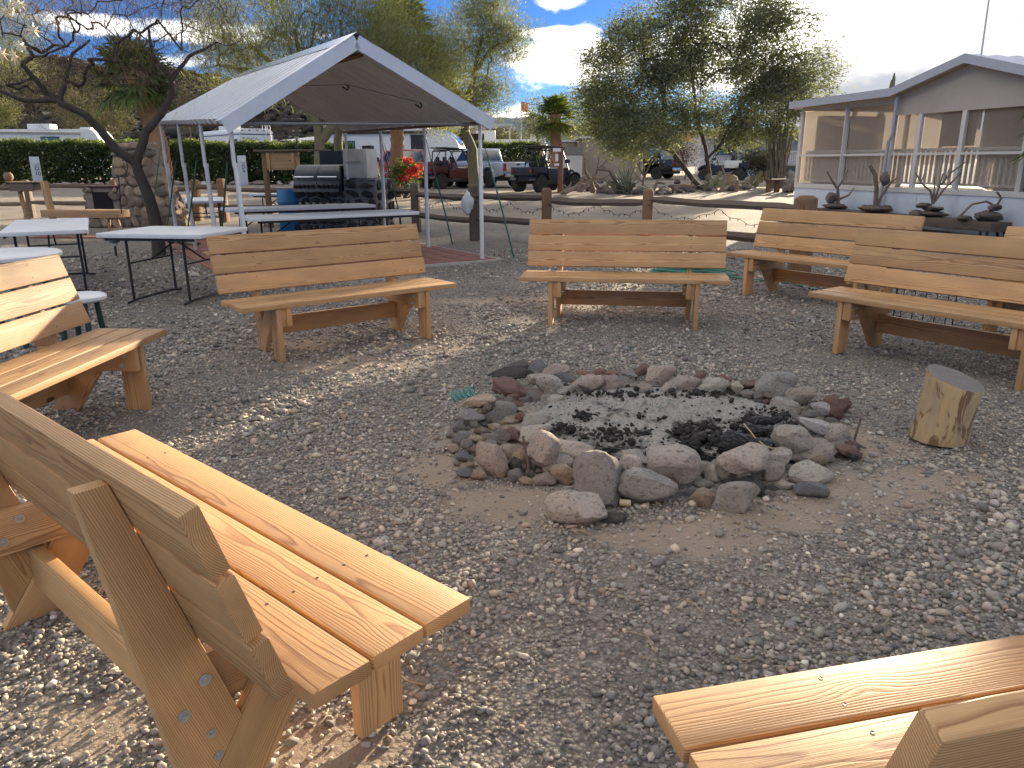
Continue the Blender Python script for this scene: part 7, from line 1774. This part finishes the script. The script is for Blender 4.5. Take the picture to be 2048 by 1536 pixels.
# --- hedges
HG = [(0.045, 0.07, 0.022), (0.065, 0.095, 0.03), (0.03, 0.05, 0.017), (0.09, 0.12, 0.04)]
def hedge(label, a, b, h0, h1, th, n, seed):
    rs = np.random.RandomState(seed); a, b = np.array(a, float), np.array(b, float)
    t_ = thing('hedge', label, 'hedge', (a[0], a[1], gz(a[0], a[1])), 0, 'clipped hedges'); off = np.array([a[0], a[1], gz(a[0], a[1])])
    u = rs.rand(n); L = np.linalg.norm(b - a); d = (b - a) / L; nn = np.array([d[1], -d[0]])
    if nn[1] > 0: nn = -nn
    H_ = h0 + (h1 - h0) * u
    face = rs.rand(n)
    zz = np.where(face < 0.30, H_ + rs.randn(n) * 0.10, rs.rand(n) ** 0.8 * H_)
    w = np.where(face < 0.30, rs.uniform(-0.5, 0.5, n) * th, 0.5 * th + rs.randn(n) * 0.12 - 0.06)
    wob = 0.10 * np.sin(u * L * 1.7) + 0.07 * np.sin(u * L * 4.1 + 1)
    xy = a + np.outer(u * L, d) + np.outer(w + wob * (face >= 0.3), nn)
    P = np.stack([xy[:, 0], xy[:, 1], zz + np.array([gz(0, y) for y in xy[:, 1]]) + wob * 0.6], 1)
    # thin patches low down where light comes through
    keep = ~((face >= 0.3) & (zz < H_ * 0.62) & (np.sin(u * L * 2.3 + 3 * np.sin(u * L * 0.9)) + 0.6 * np.sin(zz * 3) > 0.45) & (rs.rand(n) < 0.8))
    P = P[keep]; zz = zz[keep]
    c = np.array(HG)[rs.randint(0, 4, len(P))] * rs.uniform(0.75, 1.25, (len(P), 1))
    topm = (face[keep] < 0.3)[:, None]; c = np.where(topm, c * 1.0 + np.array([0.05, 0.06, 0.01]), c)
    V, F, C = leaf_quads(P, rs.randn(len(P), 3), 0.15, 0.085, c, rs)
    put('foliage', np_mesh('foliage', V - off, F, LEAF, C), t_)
    m = MB()
    for k in range(int(L / 0.5)):
        q = a + d * (k * 0.5 + rs.uniform(-0.15, 0.15)); hh = (h0 + (h1 - h0) * k * 0.5 / L) * rs.uniform(0.8, 0.95)
        for j in range(3):
            e = Vector((q[0] - off[0] + rs.uniform(-0.3, 0.3), q[1] - off[1] + rs.uniform(-0.25, 0.25), hh)); m.tube([(q[0] - off[0], q[1] - off[1], 0), (e.x * 0.5 + 0.5 * (q[0] - off[0]) + rs.uniform(-0.1, 0.1), e.y * 0.5 + 0.5 * (q[1] - off[1]), hh * 0.5), e], [0.03, 0.022, 0.01], 4)
    m.build('stems', BARK, t_)
    m = MB(); aa = a + nn * -0.15; bb = b + nn * -0.15; m.add([(aa[0] - off[0], aa[1] - off[1], 0.0), (bb[0] - off[0], bb[1] - off[1], 0.0), (bb[0] - off[0], bb[1] - off[1], h1 * 0.9), (aa[0] - off[0], aa[1] - off[1], h0 * 0.9)], [(0, 1, 2, 3)])
    # dense inner foliage
    n2 = n // 3; u = rs.rand(n2); z2 = rs.rand(n2) * (h0 + (h1 - h0) * u) * 0.95; xy = a + np.outer(u * L, d) + np.outer(rs.uniform(-0.5, 0.3, n2) * th, nn)
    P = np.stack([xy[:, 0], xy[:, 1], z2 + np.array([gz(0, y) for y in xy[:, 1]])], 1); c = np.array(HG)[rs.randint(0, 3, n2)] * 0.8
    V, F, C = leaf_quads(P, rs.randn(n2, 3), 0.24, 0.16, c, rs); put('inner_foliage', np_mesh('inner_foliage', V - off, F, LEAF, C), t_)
hedge('long clipped dark green hedge across the left background', (-42, 49.5), (-9.5, 47.0), 2.65, 2.2, 1.4, 60000, 51)
hedge('clipped hedge behind the silver pickup and black buggy', (-7.0, 63), (2.4, 61), 2.5, 2.4, 1.3, 15000, 52)

# --- fan palms
PALM = mat('palm_trunk', (0.12, 0.065, 0.04), 0.95, var=0.35, vscale=12, bump=0.8, bscale=30)
BOOT = mat('palm_boots', (0.42, 0.24, 0.13), 0.9, var=0.35, vscale=20)
def palm(label, path, r0, r1, crown_r, n_f, seed, pal, boots=True, skirt=0.0):
    rs = np.random.RandomState(seed); b0 = Vector(path[0]); t_ = thing('fan_palm', label, 'palm', b0, 0, 'fan palms')
    pts = [Vector(p_) - b0 for p_ in path]
    dense = []
    for i in range(len(pts) - 1):
        for k in range(8): dense.append(pts[i].lerp(pts[i + 1], k / 8))
    dense.append(pts[-1]); nn = len(dense)
    rad = [(r0 + (r1 - r0) * i / (nn - 1)) * (1 + 0.06 * (i % 2)) for i in range(nn)]
    m = MB(); m.tube(dense, rad, 14); m.build('trunk', PALM, t_, smooth=60)
    if boots:
        m = MB()
        for i in range(1, nn - 1):
            for sub in range(2):
                for k in range(9):
                    a = 2 * PI * (k + 0.5 * ((i * 2 + sub) % 2)) / 9 + rs.uniform(-0.1, 0.1); p_ = dense[i].lerp(dense[i + 1], sub * 0.5); R_ = rad[i]
                    o_ = Vector((math.cos(a), math.sin(a), 0)); s_ = Vector((-math.sin(a), math.cos(a), 0)); ww = R_ * 0.42; hh = R_ * 1.15 * rs.uniform(0.8, 1.2)
                    m.add([p_ + o_ * R_ * 0.93 + s_ * ww, p_ + o_ * R_ * 0.93 - s_ * ww, p_ + o_ * (R_ * 1.22) + Vector((0, 0, hh)) - s_ * ww * 0.35, p_ + o_ * (R_ * 1.22) + Vector((0, 0, hh)) + s_ * ww * 0.35, p_ + o_ * R_ * 0.9 + Vector((0, 0, hh * 0.5))], [(0, 1, 2, 3), (1, 4, 2), (4, 0, 3), (4, 3, 2)])
        m.build('leaf_bases', BOOT, t_)
    top_ = dense[-1]
    for f_ in range(n_f):
        a = f_ * 2.39996 + rs.uniform(-0.3, 0.3); e = R(80 - 125 * (f_ / n_f) ** 0.9 + rs.uniform(-8, 8)); stem = crown_r * rs.uniform(0.42, 0.55); bl = crown_r * rs.uniform(0.5, 0.68)
        ax = Vector((math.cos(a) * math.cos(e), math.sin(a) * math.cos(e), math.sin(e))); side = ax.cross(Vector((0, 0, 1)));
        if side.length < 0.05: side = Vector((1, 0, 0))
        side.normalize(); nrm = side.cross(ax).normalized()
        h0 = top_ + ax * stem - Vector((0, 0, 0.08 * stem))
        V, F, C = [], [], []
        dead = f_ > n_f * (1 - skirt)
        colr = np.array(pal[rs.randint(len(pal))]) * rs.uniform(0.8, 1.2)
        if dead: colr = np.array([0.24, 0.17, 0.09]) * rs.uniform(0.8, 1.2)
        # stalk
        V += [top_ + side * 0.02, top_ - side * 0.02, h0 - side * 0.012, h0 + side * 0.012]; F.append((0, 1, 2, 3)); C += [colr * 1.1] * 4
        nb = 17
        for k in range(nb):
            w = (k / (nb - 1) - 0.5) * R(210); dd = ax * math.cos(w) + side * math.sin(w); L_ = bl * (1 - 0.25 * abs(w) / R(105)); pw_ = side * math.cos(w) - ax * math.sin(w)
            fold = nrm * 0.02 * (1 if k % 2 else -1); m1 = h0 + dd * L_ * 0.6 + fold; tip = h0 + dd * L_ - Vector((0, 0, L_ * rs.uniform(0.1, 0.35))); hw = L_ * 0.075
            i0 = len(V); V += [h0, m1 + pw_ * hw, tip, m1 - pw_ * hw]; F.append((i0, i0 + 1, i0 + 2, i0 + 3)); C += [colr, colr * 1.05, colr * 0.95 + np.array([0.02, 0.015, 0]), colr]
        put('frond', np_mesh('frond', np.array([tuple(v_) for v_ in V]), np.array(F), LEAF, np.array(C)), t_)
    return t_
PG = [(0.055, 0.10, 0.03), (0.07, 0.12, 0.036), (0.09, 0.14, 0.045)]
PY = 20.6
palm('leaning fan palm with shaggy brown trunk behind the stone barbecue', [gb(335, PY), A3(318, 300, PY), A3(298, 240, PY), A3(280, 195, PY), A3(268, 158, PY)], 0.215, 0.165, 1.2, 44, 61, PG, True, 0.0)
PY2 = 31.0
palm('fan palm with patterned trunk by the red bougainvillea, crown above the canopy', [gb(793, PY2), A3(795, 300, PY2), A3(793, 240, PY2), A3(795, 150, PY2), A3(798, 70, PY2)], 0.22, 0.19, 1.7, 36, 62, [(0.11, 0.13, 0.03), (0.14, 0.16, 0.045), (0.09, 0.115, 0.03)], True, 0.1)
palm('small bright fan palm standing behind the black buggy', [gb(1112, 52), A3(1112, 300, 52), A3(1111, 262, 52), A3(1110, 235, 52)], 0.31, 0.29, 1.75, 34, 63, [(0.09, 0.12, 0.025), (0.12, 0.15, 0.035), (0.07, 0.10, 0.025)])
palm('fan palm at the right edge beside the porch, only frond tips showing', [(9.9, 13.7, 0), (9.95, 13.7, 1.2), (10.0, 13.7, 2.0)], 0.22, 0.2, 1.3, 26, 64, PG)
# bare trunk of another palm between canopy posts
# --- bougainvillea with red flowers and dry stems at the palm foot
q = gb(812, 30.2); bo = thing('bougainvillea', 'red flowering bougainvillea at the palm foot by the red pickup', 'shrub', q)
rs = np.random.RandomState(91)
c1 = np.array(AY(815, 345, 30.2)); c2 = np.array(AY(828, 338, 30.0)); c3 = np.array(AY(808, 362, 30.0))
stem = MB()
for k in range(16):
    e = Vector(c1 + rs.randn(3) * np.array([0.4, 0.3, 0.25])) - Vector(q); stem.tube([(rs.uniform(-0.1, 0.1), 0, 0), (e.x * 0.5 + rs.uniform(-0.1, 0.1), e.y * 0.5, e.z * 0.6), e], [0.02, 0.014, 0.006], 5)
stem.build('stems', BARK, bo)
foliage('leaves', np.concatenate([ell(40, c1, (0.65, 0.5, 0.42), rs), ell(10, c3, (0.3, 0.3, 0.3), rs)]), 26, 0.14, 0.10, 0.06, [(0.07, 0.11, 0.03), (0.11, 0.15, 0.04), (0.05, 0.08, 0.025)], bo, q, 92)
foliage('flowers', np.concatenate([ell(14, np.array(AY(832, 340, 29.9)), (0.32, 0.3, 0.26), rs, 0.1), ell(5, np.array(AY(815, 322, 29.9)), (0.16, 0.2, 0.1), rs, 0.1), ell(6, np.array(AY(806, 356, 29.8)), (0.16, 0.2, 0.1), rs, 0.1)]), 22, 0.07, 0.09, 0.075, [(0.62, 0.045, 0.05), (0.70, 0.09, 0.07), (0.52, 0.03, 0.04)], bo, q, 93)['kind'] = 'stuff'
q = gb(770, 30.6); dy = thing('dry_ocotillo', 'pale dry spiky stems fanning out at the palm foot behind the canopy posts', 'shrub', q)
for k in range(34):
    a = rnd.uniform(-1.0, 1.0); L_ = rnd.uniform(1.3, 2.3); m = MB(); d = Vector((math.sin(a) * 0.95, rnd.uniform(-0.3, 0.3), math.cos(a))); bx_ = 0.5 if k % 2 else 0.0
    m.tube([(bx_, 0, 0.2), Vector((bx_, 0, 0.2)) + d * L_ * 0.5 + Vector((0, 0, 0.1)), Vector((bx_, 0, 0.2)) + d * L_], [0.022, 0.015, 0.006], 5); m.build('stem', mat('dry_stem', (0.30, 0.24, 0.16), 0.85, var=0.3), dy)
# tall ocotillo by the house corner
q = G(1552, 376); oc = thing('ocotillo', 'tall bundle of grey ocotillo stems at the left end of the porch house', 'shrub', q)
for k in range(44):
    a = rnd.uniform(-0.24, 0.20); L_ = rnd.uniform(2.6, 4.1); x0 = rnd.uniform(-0.35, 0.35); m = MB(); y0 = rnd.uniform(-0.3, 0.3); yd = rnd.uniform(-0.3, 0.3)
    m.tube([(x0, y0, 0), (x0 + math.sin(a) * L_ * 0.4, y0 + yd * 0.5, L_ * 0.45), (x0 + math.sin(a) * L_ * 0.9 + rnd.uniform(-0.1, 0.1), y0 + yd, L_)], [0.035, 0.028, 0.012], 5); m.build('stem', mat('ocotillo_stem', (0.17, 0.145, 0.105), 0.9, var=0.3, vscale=12), oc)
T = [np.array(q) + np.array([rnd.uniform(-0.7, 0.7), rnd.uniform(-0.4, 0.4), rnd.uniform(1.4, 3.9)]) for _ in range(60)]
foliage('leaves', T, 16, 0.12, 0.09, 0.035, OLV, oc, q, 95)
# saguaro tips behind the porch roof
q = gb(1788, 27.5); sg = thing('saguaro_cactus', 'dark cactus tips poking above the porch roof', 'cactus', q)
for px, py, dx in ((1789, 146, 0.06), (1783, 160, 0.05)):
    tp = AY(px, py, 27.5); m = MB(); m.tube([(tp.x - q[0], 0, 0), (tp.x - q[0], 0, tp.z - q[2] - 0.2), (tp.x - q[0], 0, tp.z - q[2])], [0.09, dx, 0.02], 8); m.build('arm', CHO, sg, smooth=60)
